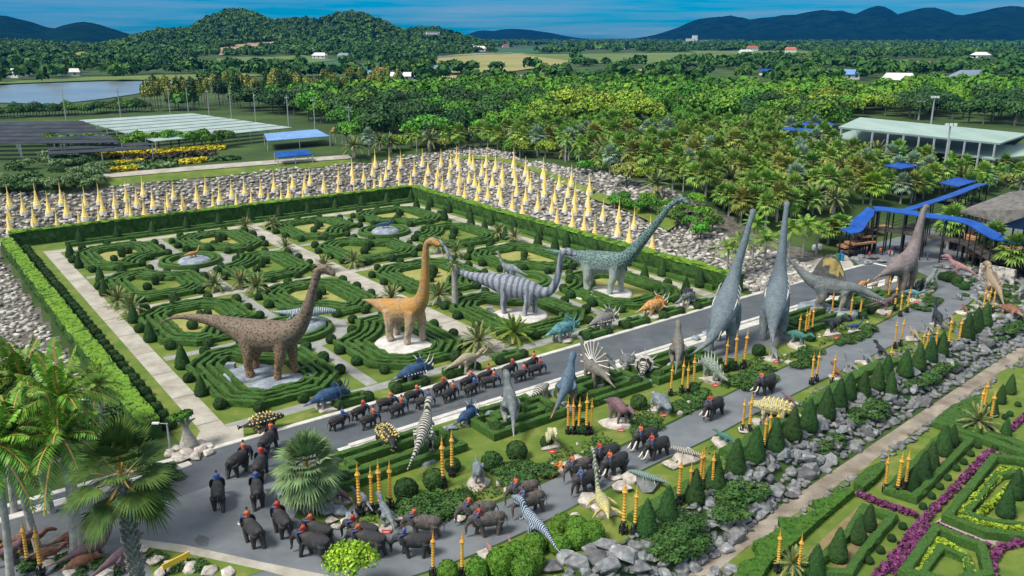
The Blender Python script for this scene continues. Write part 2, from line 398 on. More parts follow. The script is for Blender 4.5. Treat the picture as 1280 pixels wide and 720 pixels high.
# ------------------------------------------------------------------ roads
def pxline(pts, n=5, dz=0): return smooth_line([tuple(at(x, y)[:2]) for x, y in pts], n)
far_edge = [(-95, -41), (-60, -40.9), (-33, -40.9), (0, -40.8), (30, -40.4), (55, -40.6), (75, -41.2)]
near_edge = [(-95, -51.5), (-60, -49.5), (-33, -48.2), (-24, -46.3), (0, -46.0), (30, -45.8), (55, -46.2), (75, -46.6)]
def line_pq(tab, p):
    return lerp_tab(tab, p)
ps = list(np.linspace(-95, 75, 86))
ribbon('road', [xy(p, line_pq(far_edge, p)) for p in ps], [xy(p, line_pq(near_edge, p)) for p in ps], .022, G_ASPHALT, flat=0)
def kerb(name, path, w=.42, h=.13, mat=G_KERB, z=0):
    mb = MB(); wall_strip(mb, path, w, h, z, jit=0, step=1.0); o = mb.obj(name, mat); o['kind'] = 'structure'; return o
kerb('kerb', [xy(p, line_pq(far_edge, p) + .2) for p in ps if p < 58], .5)
kerb('kerb', [xy(p, line_pq(near_edge, p) - .2) for p in ps if -24 <= p < 56], .5)
path_rect('pavement', -24, 55, -47.4, -46.35, G_KERB, .03)
# near service road and the wide bend
in_in = [(-37, -50.5), (-31.5, -51.8), (-29.8, -54.6), (-27, -57.6), (-20.3, -59.9), (-8, -59.2), (0, -58.5), (14, -57.0), (36, -55.2), (47, -53.8), (53, -52.6), (57, -50.6), (59, -48), (60, -46)]
in_out = [(-52, -54), (-42, -58.5), (-34, -61.7), (-27.7, -63.3), (-20.4, -63.7), (-7.7, -62.5), (0, -62.1), (10.2, -61.1), (34.4, -59.3), (46, -58.3), (54, -56.8), (62, -54.6), (66.5, -50.5), (69, -46)]
def resample(tab, n):
    P = catmull(tab, 8); d = [0]
    for a, b in zip(P, P[1:]): d.append(d[-1] + float(np.linalg.norm(b - a)))
    return [(float(np.interp(d[-1] * k / n, d, [p[0] for p in P])), float(np.interp(d[-1] * k / n, d, [p[1] for p in P]))) for k in range(n + 1)]
LI = [xy(*a) for a in resample(in_in, 90)]; LO = [xy(*a) for a in resample(in_out, 90)]
ribbon('road', LI, LO, .030, G_ASPHALT2, flat=0)
sheet('road', PQ([(-60, -49), (-33, -46), (-24.5, -46.2), (-27.5, -50), (-30.5, -53.5), (-28.5, -58), (-34, -60), (-42, -58), (-52, -53.5)]), .026, G_ASPHALT2)
island = [(-24, -47.4), (55.5, -47.4), (57, -49.5)] + [(a, b + .25) for a, b in in_in[::-1][2:-2]] + [(-29.5, -51)]
ISL = PQ(island)
sheet('lawn', ISL, .034, G_LAWN)
verge = [(a, b - .2) for a, b in resample(in_out, 60)]
ribbon('lawn', PQ(verge), PQ([(a, min(b - .6, lerp_tab(BTOP, a) + .6)) for a, b in verge]), .02, G_LAWN)
# entrance plaza behind the right end of the road
PLZ = [at(905, 378), at(1060, 337), at(1100, 320), at(1150, 300), at(1290, 280), at(1290, 330), at(1180, 345), at(1140, 352), at(1080, 357)]
sheet('plaza', PQ([(56, -40.5), (63, -34), (85, -34), (110, -36), (150, -38), (150, -52), (90, -51), (70, -47)]), .036, G_ASPHALT2)
sheet('pavement', PQ([(33, -40.3), (55, -40.5), (63, -33.5), (60, -28), (45, -33)]), .02, G_CONC)
path_rect('road_marking', 58.8, 59.25, -46.3, -40.8, WHITE, .046)
for p in (-50, -44, -38): path_rect('road_marking', p, p + 2.2, -41.9, -41.7, WHITE, .034)
sheet('path', PQ([(-33.2, -40.4), (-29, -40.4), (-28.2, -38), (-31.3, -37)]), Z1 + .006, G_CONC)
# lower garden floor below the rock bank
LZ = -1.6
LP = lambda pts, dz=0: [tuple(at(x, y)[:2]) for x, y in pts]
bt = [(p, -71.0 + .09 * (p + 13.4)) for p in np.linspace(-34, 70, 60)]
ribbon('path', PQ([(p, q) for p, q in bt]), PQ([(p, q - 1.35 - .1 * math.sin(p)) for p, q in bt]), .02, G_TRACK, flat=LZ)
ribbon('lawn', PQ([(p, q - 1.3) for p, q in bt]), PQ([(p, q - 22) for p, q in bt]), .012, G_LAWN, flat=LZ)
# ------------------------------------------------------------------ hedge round the garden
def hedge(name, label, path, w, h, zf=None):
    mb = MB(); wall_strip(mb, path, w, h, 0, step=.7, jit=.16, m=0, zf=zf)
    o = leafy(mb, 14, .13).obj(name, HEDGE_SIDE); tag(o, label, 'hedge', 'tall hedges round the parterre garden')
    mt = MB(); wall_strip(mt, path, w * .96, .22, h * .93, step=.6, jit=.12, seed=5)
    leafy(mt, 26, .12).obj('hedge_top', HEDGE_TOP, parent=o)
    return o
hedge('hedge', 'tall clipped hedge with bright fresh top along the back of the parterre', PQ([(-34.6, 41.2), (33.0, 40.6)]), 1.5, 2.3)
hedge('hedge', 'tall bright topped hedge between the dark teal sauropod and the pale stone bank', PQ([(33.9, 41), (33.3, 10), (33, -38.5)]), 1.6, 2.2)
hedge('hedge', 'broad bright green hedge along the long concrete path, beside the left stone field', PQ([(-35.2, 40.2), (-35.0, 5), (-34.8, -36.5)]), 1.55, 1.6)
def low_hedge(label, path, w=.6, h=.6, group='low hedge strips along the garden paths', closed=False, z=0, name='low_hedge'):
    mb = MB(); wall_strip(mb, path, w, h, z, closed=closed, jit=.04); o = leafy(mb).obj(name, HEDGE); return tag(o, label, 'hedge', group)
low_hedge('low dark hedge strip at the foot of the back hedge', PQ([(-28, 37.4), (31, 37.2)]))
low_hedge('second low dark hedge strip along the back path, nearer the path', PQ([(-28, 36.2), (31, 36.0)]), .5, .45)
low_hedge('low dark hedge strip at the foot of the hedge by the teal sauropod', PQ([(31.9, 37), (31.4, -36)]))
# ------------------------------------------------------------------ hedge mazes
def ring_poly(hp, hq, d, cc, corner, rr):
    """rectangle (half sizes) with clipped corners, the corner nearest the fountain cut by a circle"""
    a, b = hp - d, hq - d; c = max(.5, cc - .586 * d)
    sp, sq = corner; out = []
    ex, ey = sp * (hp + .75), sq * (hq + .75)    # the fountain centre
    Rr = rr + d
    def circ():
        pts = []
        n = 8
        y0 = math.sqrt(max(.01, Rr * Rr - (abs(ex) - a) ** 2)); x0 = math.sqrt(max(.01, Rr * Rr - (abs(ey) - b) ** 2))
        A0 = math.atan2(-y0, a - abs(ex)); A1 = math.atan2(b - abs(ey), -x0)
        if A0 > 0: A0 -= 2 * math.pi
        if A1 > 0: A1 -= 2 * math.pi
        for k in range(n + 1):
            t = A0 + (A1 - A0) * k / n; pts.append((abs(ex) + Rr * math.cos(t), abs(ey) + Rr * math.sin(t)))
        return pts
    for (x, y) in ((1, 1), (-1, 1), (-1, -1), (1, -1)):
        if (x, y) == (sp, sq): pts = [(x * u, y * v) for u, v in circ()]
        else: pts = [(x * a, y * (b - c)), (x * (a - c), y * b)]
        if x * y < 0: pts = pts[::-1]
        out += pts
    return out
COLN = ['leftmost column', 'second column', 'third column', 'rightmost column']
ROWN = ['front row by the road', 'second row', 'third row', 'back row']
STATUE = {(0, 0): 'round the brown long-necked sauropod', (1, 0): 'round the golden orange sauropod', (2, 0): 'round the grey striped sauropod', (3, 0): 'round the dark teal sauropod'}
balls, cones = [], []
PANELS = []
for (pc, qc, p0, p1, q0, q1) in QC:
    for sp in (-1, 1):
        for sq in (-1, 1):
            e0, e1 = (p0, pc - .75) if sp < 0 else (pc + .75, p1); f0, f1 = (q0, qc - .75) if sq < 0 else (qc + .75, q1)
            cp, cq, hp, hq = (e0 + e1) / 2, (f0 + f1) / 2, (e1 - e0) / 2 - .55, (f1 - f0) / 2 - .55
            ci = (0 if sp < 0 else 1) + (0 if pc < 0 else 2); ri = (0 if sq < 0 else 1) + (0 if qc < 0 else 2)
            PANELS.append((cp, cq, hp, hq, sp, sq, ci, ri))
            lab = 'hedge maze ' + STATUE.get((ci, ri), 'round a small lawn') + ', ' + COLN[ci] + ', ' + ROWN[ri]
            r = root('hedge_maze', (*xy(cp, cq), 0), math.atan2(.6, .8), lab, 'hedge maze', 'hedge mazes of the parterre garden')
            for i, d in enumerate((.45, 1.3, 2.1, 2.85)):
                mb = MB(); poly = ring_poly(hp, hq, d, 2.9, (-sp, -sq), 5.6)
                wall_strip(mb, poly, .44 - .02 * i, .60 - .04 * (i % 2), 0, closed=True, step=.36, jit=.06, seed=ci * 9 + ri * 3 + i)
                if i < 3:
                    for k in range(6):      # short cross hedges between the rows
                        j = rnd.randrange(len(poly)); a, b = poly[j], poly[(j + 1) % len(poly)]; t = rnd.uniform(.25, .75)
                        ln = math.hypot(b[0] - a[0], b[1] - a[1])
                        if ln < 2: continue
                        x, y = a[0] + (b[0] - a[0]) * t, a[1] + (b[1] - a[1]) * t; nx, ny = -(b[1] - a[1]) / ln, (b[0] - a[0]) / ln
                        wall_strip(mb, [(x, y), (x + nx * .65, y + ny * .65)], .42, .57, 0, jit=.02)
                leafy(mb, 24, .085, i).obj('hedge_row', HEDGE, parent=r)
            lawn = ring_poly(hp, hq, 3.15, 2.9, (-sp, -sq), 5.6)
            sheet('lawn', PQ([(cp + a, cq + b) for a, b in lawn]), Z1 + .002, G_DRY if (ri in (1, 3) or (ci, ri) in ((0, 0), (2, 0), (3, 0))) else G_LAWN)
            big = (ci, ri) in STATUE
            outer = ring_poly(hp, hq, -.05, 2.9, (-sp, -sq), 5.6)
            pts = resample(outer + [outer[0]], 13)[:-1]
            for k, (a, b) in enumerate(pts):
                left_edge = (ci == 0 and a < -hp + 1.2) or (ci == 3 and a > hp - 1.2)
                (cones if left_edge and k % 2 == 0 else balls).append((cp + a, cq + b, rnd.uniform(.47, .58)))
            if not big:
                for a, b in ((-1.3, -1.6), (1.3, 1.6)): balls.append((cp + a, cq + b, rnd.uniform(.48, .58)))
                cones.append((cp + .1, cq + .1, -1))
# ring hedges round the fountains
for i, (pc, qc, *_q) in enumerate(QC):
    r = root('ring_hedge', (*xy(pc, qc), 0), 0, 'double ring of low hedge ' + ['round the left rear rock basin', 'round the rear rock basin with blue top', 'round the white rock carrying a small grey sauropod', 'round the blue rock behind the brown sauropod'][i], 'hedge', 'ring hedges round the basins')
    for rad in (3.85, 2.95):
        mb = MB(); wall_strip(mb, [(rad * math.cos(t * math.pi / 18), rad * math.sin(t * math.pi / 18)) for t in range(36)], .5, .6, 0, closed=True, jit=.03); mb.obj('hedge_row', HEDGE, parent=r)
# ------------------------------------------------------------------ topiary prototypes
def blob(name, prof, seg, amp, mat, freq=2.2, leaf=.1, dens=150):
    mb = MB(); mb.lathe(prof, seg); leafy(mb, dens, leaf, seg); me = mb.mesh(name, mat, smooth=True)
    for v in me.vertices:
        d = noise.fractal(v.co * freq, 1, 2, 3) * amp; h = math.hypot(v.co.x, v.co.y)
        if h > 1e-4: v.co.x += v.co.x / h * d; v.co.y += v.co.y / h * d
        v.co.z += d * .5
    me.update(); return me
ball_me = blob('topiary_ball', [(.35, -.55)] + [(math.sin(math.pi * k / 12), -math.cos(math.pi * k / 12)) for k in range(2, 12)] + [(.05, 1)], 28, .09, TOPI, 3.2)
cone_me = blob('topiary_cone', [(.62, 0), (.80, .25), (.78, .6), (.66, 1.1), (.50, 1.7), (.30, 2.3), (.13, 2.7), (.02, 2.86)], 22, .05, TOPI, 3.0, .05, 260)
egg_me = blob('topiary_egg', [(.25, 0), (.44, .3), (.47, .7), (.40, 1.1), (.22, 1.4), (.03, 1.5)], 14, .03, TOPI)
def put(name, me, loc, s, label, cat, group, rz=None, sz=None):
    o = link(name, me); o.location = loc; o.scale = (s, s, sz or s); o.rotation_euler = (0, 0, rnd.uniform(0, 6.28) if rz is None else rz)
    return tag(o, label, cat, group)
for (p, q, r) in balls:
    put('topiary_ball', ball_me, (*xy(p, q), r * .75), r, 'dark green clipped topiary ball at a hedge maze of the parterre', 'topiary', 'topiary balls of the parterre')
for (p, q, r) in cones:
    if r < 0: put('topiary_pillar', egg_me, (*xy(p, q), 0), rnd.uniform(.9, 1.15), 'small clipped topiary pillar in the middle of a hedge maze lawn', 'topiary', 'topiary pillars of the maze lawns')
    else: put('topiary_cone', cone_me, (*xy(p, q), 0), rnd.uniform(.68, .86), 'dark green topiary cone on the outer rim of the hedge mazes', 'topiary', 'topiary cones of the parterre')
for p in np.arange(-26, 32, 5.2):
    put('topiary_cone', cone_me, (*xy(p, 36.9), 0), rnd.uniform(.75, .9), 'dark green topiary cone against the tall back hedge', 'topiary', 'topiary cones of the back hedge')
for q in np.arange(-34, 36, 6.4):
    put('topiary_cone', cone_me, (*xy(31.2, q), 0), rnd.uniform(.75, .9), 'dark green topiary cone along the hedge by the stone bank', 'topiary', 'topiary cones along the right hedge')
for q in np.arange(-35, 38, 1.9):
    put('topiary_mound', ball_me, (*xy(-33.1, q), .3), rnd.uniform(.5, .62), 'dark round shrub in the row below the broad bright hedge', 'shrub', 'round shrubs under the left hedge')
# strip of small hedge squares between the front path and the road
for i, p in enumerate(np.arange(-23, 27, 5.6)):
    if -6 < p < -.5: continue
    x0, x1 = p + 2.4, p + 5.0
    low_hedge('small square of low hedge beside the road, ' + ['first', 'second', 'third', 'fourth', 'fifth', 'sixth', 'seventh', 'eighth', 'ninth'][i] + ' from the left bend', PQ([(x0, -39.8), (x1, -39.8), (x1, -38.8), (x0, -38.8)]), .5, .62, 'small hedge squares beside the road', True, name='square_hedge')
    for a, b, r in ((x0 - .1, -39.8, .5), (x1 + .1, -39.8, .5), ((x0 + x1) / 2, -38.7, .42)):
        put('topiary_ball', ball_me, (*xy(a, b), r * .7), r, 'dark green topiary ball at a small hedge square beside the road', 'topiary', 'topiary balls of the roadside squares')
# island hedges, zigzag boxes round the statues
for i, (p0, p1) in enumerate(((-26.5, -16.5), (-13.5, -6.5), (-4.5, 3.2), (4.6, 12.8), (26.0, 38.5), (38.8, 46))):
    r = root('boxed_hedge', (*xy(0, 0), 0), math.atan2(.6, .8), ['low hedge box at the left end of the central island', 'low hedge box round the black and white striped tyrannosaur', 'low hedge box round the grey tyrannosaur on a blue rock', 'low hedge box round the striped horned dinosaur on blue rocks', 'low hedge box under the big sail-backed spinosaur', 'low hedge box beside the purple brown sauropod'][i], 'hedge', 'hedge boxes on the central island')
    for d in (0, 1.15):
        mb = MB(); a, b, c, e = p0 + d, p1 - d, -52.3 + d, -48.2 - d
        k = .9
        wall_strip(mb, [(a, c), (b, c), (b, e - k), (b - k, e - k), (b - k, e), (a + k, e), (a + k, e - k), (a, e - k)], .55, .7, 0, closed=True, jit=.03); leafy(mb).obj('hedge_row', HEDGE, parent=r)
    for a, b in ((p0 + .6, -52.3 + .6), (p1 - .7, -52.3 + .7)):
        put('topiary_ball', ball_me, (*xy(a, b), .45), .62, 'dark topiary ball inside a corner of an island hedge box', 'topiary', 'topiary balls of the island boxes')
# ------------------------------------------------------------------ rocks
def rock_mesh(name, seed, n=16, flat=.7, mat=None):
    r = random.Random(seed); bm = bmesh.new()
    for _ in range(n):
        v = Vector((r.gauss(0, 1), r.gauss(0, 1), r.gauss(0, 1))).normalized() * r.uniform(.8, 1.05)
        bm.verts.new((v.x, v.y * r.uniform(.75, 1), v.z * flat))
    g = bmesh.ops.convex_hull(bm, input=bm.verts)
    bmesh.ops.delete(bm, geom=[e for e in g['geom_interior'] if isinstance(e, bmesh.types.BMVert)], context='VERTS')
    if mat:
        bmesh.ops.bevel(bm, geom=list(bm.edges), offset=.07, segments=1, affect='EDGES', clamp_overlap=True)
    me = bpy.data.meshes.new(name); bm.to_mesh(me); bm.free()
    if mat: me.materials.append(mat)
    return me
def tri_arrays(me):
    me.calc_loop_triangles()
    V = np.array([v.co for v in me.vertices]); F = np.array([t.vertices for t in me.loop_triangles]); return V, F
RP = [tri_arrays(rock_mesh('rockproto', 40 + i, 14)) for i in range(7)]
def rock_field(name, pts, mat, label, seed=1):
    """pts: (x, y, z, size)"""
    r = np.random.RandomState(seed); VV, FF = [], []; o = 0
    for (x, y, z, s) in pts:
        V, F = RP[r.randint(len(RP))]; a = r.uniform(0, 6.28); c, sn = math.cos(a), math.sin(a)
        sc = s * np.array([r.uniform(.8, 1.25), r.uniform(.7, 1.0), r.uniform(.65, .95)])
        P = V * sc; P = np.stack([P[:, 0] * c - P[:, 1] * sn, P[:, 0] * sn + P[:, 1] * c, P[:, 2]], 1) + (x, y, z)
        VV.append(P); FF.append(F + o); o += len(V)
    ob = link(name, np_mesh(name, np.concatenate(VV), np.concatenate(FF), [mat])); tag(ob, label, 'rocks', None, 'stuff'); return ob
pts = []
def scatter(p0, p1, q0, q1, step, smin, smax, cond=None, sink=.1):
    p = p0
    while p < p1:
        q = q0
        while q < q1:
            a, b = p + rnd.uniform(-.5, .5) * step, q + rnd.uniform(-.5, .5) * step
            if cond is None or cond(a, b):
                x, y = xy(a, b); s = rnd.uniform(smin, smax) * (1.35 if rnd.random() < .12 else 1)
                pts.append((x, y, height(x, y) + s * sink, s))
            q += step
        p += step
edge_n = lambda t: 3 * noise.noise(Vector((t * .11, 2.3, 0)))
scatter(-70, 62, 42.5, 66, .80, .36, .66, lambda p, q: q < 58.5 + edge_n(p) - max(0, -p - 30) * .12 + 5 * ss(-30, -60, p) and p < 34 + 26)
scatter(34.8, 61, -40, 43, .80, .36, .66, lambda p, q: p < 57 + edge_n(q) - ss(-2, -34, q) * 7)
scatter(-62, -37.2, -34, 43, .8, .3, .55, lambda p, q: True)
rock_field('bank_stones', pts, STONE, 'pale stones covering the banks round the parterre garden')
# ------------------------------------------------------------------ golden cones on the bank
def cone_proto():
    mb = MB(); mb.lathe([(.42, 0), (.42, .35), (.36, .4)], 8); pl = mb.mesh('plinth', WHITE)
    mb = MB(); prof = []
    z, r = .38, .40
    for k in range(9):
        prof += [(r, z), (r * .97, z + .12), (r * .80, z + .17)]; z += .17; r *= .83
    prof += [(r * .7, z), (.03, z + .65), (.006, z + .9)]
    mb.lathe(prof, 10); return pl, mb.mesh('spire', PALEGOLD)
PL, SPI = cone_proto()
S1 = "38,183 38,235 40,275 90,205 130,245 132,290 140,180 185,208 218,268 232,172 252,215 300,262 318,225 320,178 372,165 385,203 374,250 430,178 438,243 473,155 478,205 492,235 513,177 535,138 540,215 572,182 622,225 627,185 648,148 683,185 683,220 735,157 744,207 768,130 797,195 820,165 865,145 883,187 912,133 938,177 973,140 1003,185 1022,120 1050,170 1077,148 1091,110 1131,165 1136,120 1155,95 1207,120 1212,160 1260,130 1262,90"
S2 = "32,60 35,92 40,145 75,85 83,135 108,60 115,120 117,30 140,100 158,72 170,32 205,75 207,120 212,30 250,108 263,60 293,25 305,100 314,58 347,103 350,70 362,25 368,120 392,70 398,35 420,12 428,40 430,95 428,130 450,148 466,85 468,20 481,35 487,103 495,160 503,125 514,60 530,85 530,28 536,150 553,103 564,45 578,140 585,170 589,70 592,100 627,190 633,65 637,95 643,135 632,30 664,213 676,165 676,60 684,90 694,120 721,192 742,70 747,105 745,138 774,200 784,160 792,250 800,110 822,195 834,140 846,100 850,257 858,205 860,165 893,273 908,175 913,130 910,207 932,297 963,225 1018,285 1022,232 1060,318 1078,258 1137,300 1145,345"
def stupa(px, py, where):
    b = at(px, py); s = rnd.uniform(1.3, 1.55)
    r = root('golden_cone', (b.x, b.y, b.z + .05), rnd.uniform(0, 6), 'slender golden cone on white plinth among pale stones ' + where, 'golden cone', 'golden cones on the stone banks', s)
    r.scale = (s * .98, s * .98, s); link('plinth', PL, r); link('spire', SPI, r)
for t in S1.split():
    a, b = t.split(','); stupa(float(a) * .336, 200.6 + float(b) * .336, 'behind the left back hedge')
for t in S2.split():
    a, b = t.split(','); stupa(430 + float(a) * .336, 200.6 + float(b) * .336, 'behind the garden corner')
# ------------------------------------------------------------------ vegetation
LEAF_MID = material('leaf_mid_green', (.035, .115, .010), (.14, .28, .02), .9, 5, .7, island=.45, rand=.42, c3=(.065, .19, .014))
LEAF_DARK = material('leaf_dark_green', (.014, .055, .014), (.045, .12, .024), .9, 5, .7, island=.4, rand=.3)
LEAF_YEL = material('leaf_yellow_green', (.10, .21, .012), (.26, .35, .03), .9, 5, .7, island=.4, rand=.3)
LEAF_OLIVE = material('leaf_olive', (.12, .16, .03), (.30, .32, .06), .6, 5, .7, island=.4, rand=.25)
LEAF_PALM = material('palm_leaf', (.085, .19, .03), (.24, .36, .065), .8, 4, .65, island=.35, rand=.35, spec=.15)
LEAF_SILVER = material('silver_palm_leaf', (.14, .23, .14), (.28, .38, .26), .8, 4, .6, island=.3, rand=.2)
LEAF_BRIGHT = material('bright_frond', (.045, .15, .010), (.15, .33, .02), .6, 4, .55, island=.35, rand=.25, spec=.4)
LEAF_HERO = material('fan_blade', (.022, .058, .012), (.085, .14, .025), .7, 4, .65, island=.35, spec=.15)
LEAF_CYC = material('cycad_blade', (.075, .135, .055), (.20, .29, .12), .7, 4, .65, island=.35, spec=.15)
LEAF_LIME = material('lime_leaf', (.12, .27, .012), (.32, .48, .03), .8, 4, .6, island=.35)
PETIOLE = material('palm_petiole', (.26, .17, .03), (.40, .26, .05), 2, 3, .6)
BARK = material('bark', (.10, .085, .065), (.24, .21, .17), 3, 6, .9, .5, 10, rand=.15)
PALMBARK = material('palm_trunk', (.22, .21, .18), (.42, .40, .36), 3, 6, .85, .5, 8, rand=.12)
SHRUB = material('shrub_leaf', (.018, .06, .012), (.06, .135, .024), 1.2, 5, .65, island=.4, rand=.2)
FAR_LEAF = material('far_foliage', (.018, .075, .015), (.14, .25, .028), .035, 7, .8, island=.35, c3=(.042, .12, .018), lo=.3, hi=.72)
MID_LEAF = material('woodland_foliage', (.028, .10, .012), (.18, .29, .02), .045, 7, .75, island=.45, c3=(.08, .21, .014), lo=.3, hi=.72)
HILL_LEAF = material('hill_foliage', (.018, .072, .014), (.085, .185, .024), .012, 7, .8, island=.4, lo=.3, hi=.7)
def crown_pts(r, rx, rz, lobes, n, zc, lob=.5):
    """points and outward normals over the lobes of an uneven crown"""
    L_ = []
    for k in range(lobes):
        d = r.normal(size=3); d /= np.linalg.norm(d); d[2] = abs(d[2]) * .9 - .25
        f = r.uniform(.35, .72); L_.append((d * np.array([rx, rx, rz]) * f, r.uniform(.7, 1.15) * lob))
    C = []; Nn = []
    per = n // lobes
    for c, lr in L_:
        d = r.normal(size=(per, 3)); d /= np.linalg.norm(d, axis=1, keepdims=True)
        d[:, 2] = np.where(d[:, 2] < -.35, -d[:, 2], d[:, 2])
        rr = r.uniform(.72, 1.08, (per, 1))
        C.append(c + d * rr * lr * np.array([rx, rx, rz * 1.05])); Nn.append(d + r.normal(size=(per, 3)) * .45)
    C = np.concatenate(C) + (0, 0, zc); Nn = np.concatenate(Nn); Nn /= np.linalg.norm(Nn, axis=1, keepdims=True)
    return C, Nn
def tree_proto(seed, h, rx, rz, lobes, n, leaf, mat, name='crown', lob=.5, trunk_r=.2):
    r = np.random.RandomState(seed); C, Nn = crown_pts(r, rx, rz, lobes, n, h - rz * 1.05, lob)
    V, F = leaf_quads(C, Nn, leaf, r); cm = np_mesh(name, V, F, [mat])
    mb = MB(); top = h - rz * 1.3
    tube(mb, [(0, 0, -.3), (.1, .05, top * .5), (0, .1, top), (.1, 0, h - rz * .7)], [trunk_r * 1.4, trunk_r, trunk_r * .8, trunk_r * .3], 7)
    for k in range(5):
        a = k * 1.26 + r.uniform(0, .6); tube(mb, [(0, .1, top * .85), (rx * .3 * math.cos(a), rx * .3 * math.sin(a), top + rz * .3), (rx * .6 * math.cos(a), rx * .6 * math.sin(a), top + rz * .9)], [trunk_r * .6, trunk_r * .4, trunk_r * .15], 5)
    return mb.mesh('trunk', BARK, smooth=True), cm
def feather_frond(mb, r, az, el, Lf, droop, pairs, wid, leafw, base, m=0, mp=1):
    ca, sa = math.cos(az), math.sin(az); P = []
    for k in range(pairs + 1):
        t = k / pairs; d = Lf * t; x = d * math.cos(el) * (1 - .12 * t * t); z = d * math.sin(el) - droop * Lf * t * t
        P.append(Vector((base[0] + x * ca, base[1] + x * sa, base[2] + z)))
    side = Vector((-sa, ca, 0))
    for k in range(1, pairs):
        a, b = P[k], P[k + 1]; t = k / pairs; w = wid * (math.sin(math.pi * (t * .86 + .12)) ** .7); fw = (b - a).normalized()
        for sgn in (-1, 1):
            tip = a + side * sgn * w * .8 + fw * w * .45 - Vector((0, 0, w * r.uniform(.2, .55)))
            lw = fw * leafw * .5; mid = (a + tip) / 2 + Vector((0, 0, w * .1))
            mb.add([a - lw * .6, mid - lw, tip, mid + lw], [(0, 1, 2, 3)], m)
    sd = side * .03 * (1 + Lf * .1)
    for k in range(0, pairs, 2):
        a, b = P[k], P[min(pairs, k + 2)]; mb.add([a - sd, b - sd, b + sd, a + sd], [(0, 1, 2, 3)], mp)
def fan_leaf(mb, r, az, el, pet, blade, segs, base, m=0, mp=1, spread=2.5, droop=.25):
    ca, sa = math.cos(az), math.sin(az); out = Vector((ca * math.cos(el), sa * math.cos(el), math.sin(el))); side = Vector((-sa, ca, 0))
    b0 = Vector(base); hub = b0 + out * pet - Vector((0, 0, droop * pet * .25)); sd = side * .035
    mb.add([b0 - sd, hub - sd, hub + sd, b0 + sd], [(0, 1, 2, 3)], mp)
    up = side.cross(out); fold = r.uniform(.1, .3)
    fw = (out - Vector((0, 0, droop))).normalized()
    for k in range(segs):
        a = (k / (segs - 1) - .5) * spread; ln = blade * (1 - .22 * abs(a) / spread * 2) * r.uniform(.9, 1.08)
        d = fw * math.cos(a) + side * math.sin(a); w = side * math.cos(a) - fw * math.sin(a); w = w * (ln * spread / segs * .36)
        mid = hub + d * ln * .6 - up * fold * abs(a) * ln * .3; tip = hub + d * ln - up * fold * abs(a) * ln * .6 - Vector((0, 0, ln * droop * .5 * r.uniform(.6, 1.4)))
        mb.add([hub, mid - w, tip, mid + w], [(0, 1, 2, 3)], m)
def palm_trunk(h, r0, r1, bend=.0, rings=True, boots=0, seed=1, mat=None):
    mb = MB(); n = 10; r = random.Random(seed)
    pts = [(bend * math.sin(k / n * 2), 0, -.4 + (h + .4) * k / n) for k in range(n + 1)]
    tube(mb, pts, [r0 * (1.25 if k == 0 else 1) + (r1 - r0) * k / n for k in range(n + 1)], 9, smooth=2)
    if boots:
        z = h * .25; k = 0
        while z < h:
            for j in range(6):
                a = j * 1.047 + k * .5 + r.uniform(-.1, .1); rr = r0 + (r1 - r0) * z / h
                c = Vector((math.cos(a) * rr * .9, math.sin(a) * rr * .9, z)); o = Vector((math.cos(a), math.sin(a), 0)); s = Vector((-math.sin(a), math.cos(a), 0))
                mb.add([c - s * .13, c + s * .13, c + s * .07 + o * .2 + Vector((0, 0, .34)), c - s * .07 + o * .2 + Vector((0, 0, .34)), c + o * .06 + Vector((0, 0, .3))], [(0, 1, 2, 3), (0, 3, 4), (1, 4, 2), (2, 4, 3)])
            z += boots; k += 1
    return mb.mesh('trunk', mat or PALMBARK, smooth=not boots)
def fan_palm(seed, h, n, pet, blade, segs, mat, tr=(.2, .15), boots=0, low=-.9, skirt=0):
    r = random.Random(seed); mb = MB()
    for k in range(n):
        t = (k + .5) / n; el = math.pi / 2 * (1 - 1.05 * t) + low * t * .65; az = k * 2.39996 + r.uniform(-.2, .2)
        fan_leaf(mb, r, az, el, pet * r.uniform(.8, 1.1), blade * r.uniform(.85, 1.1), segs, (0, 0, h + .15 - .35 * t), droop=.12 + .4 * t)
    return palm_trunk(h, tr[0], tr[1], boots=boots, seed=seed), mb.mesh('crown', mat, PETIOLE)
def feather_palm(seed, h, n, Lf, mat, tr=(.22, .15), droop=.55, low=-.5, pairs=14, wid=.55, bend=0, shaft=True, top_el=1.35):
    r = random.Random(seed); mb = MB()
    bx = bend * math.sin(2)
    for k in range(n):
        t = (k + .5) / n; el = top_el * (1 - t) + low * t; az = k * 2.39996 + r.uniform(-.25, .25)
        feather_frond(mb, r, az, el, Lf * r.uniform(.85, 1.1), droop * (.55 + .6 * t), pairs, wid * r.uniform(.85, 1.1), Lf / pairs * 1.0, (bx, 0, h))
    return palm_trunk(h, tr[0], tr[1], bend, seed=seed), mb.mesh('crown', mat, PETIOLE)
def grow(name, proto, loc, s=1, label='', cat='tree', group=None, rz=None, mat=None, sz=None):
    r = root(name, loc, rnd.uniform(0, 6.28) if rz is None else rz, label, cat, group)
    r.scale = (s, s, sz or s)
    t = link('trunk', proto[0], r); c = link('crown', proto[1], r)
    if mat: setmat(c, mat)
    return r
def to_px(x, y, z):
    dy, dz = y, z - CAMZ; f = dy * math.cos(PITCH) - dz * math.sin(PITCH); u = dy * math.sin(PITCH) + dz * math.cos(PITCH)
    return (640 + FPX * x / f, 360 - FPX * u / f) if f > 1 else (-9999, -9999)
def inside(pt, poly):
    x, y = pt; c = False
    for (a, b), (e, f) in zip(poly, poly[1:] + poly[:1]):
        if (b > y) != (f > y) and x < (e - a) * (y - b) / (f - b) + a: c = not c
    return c
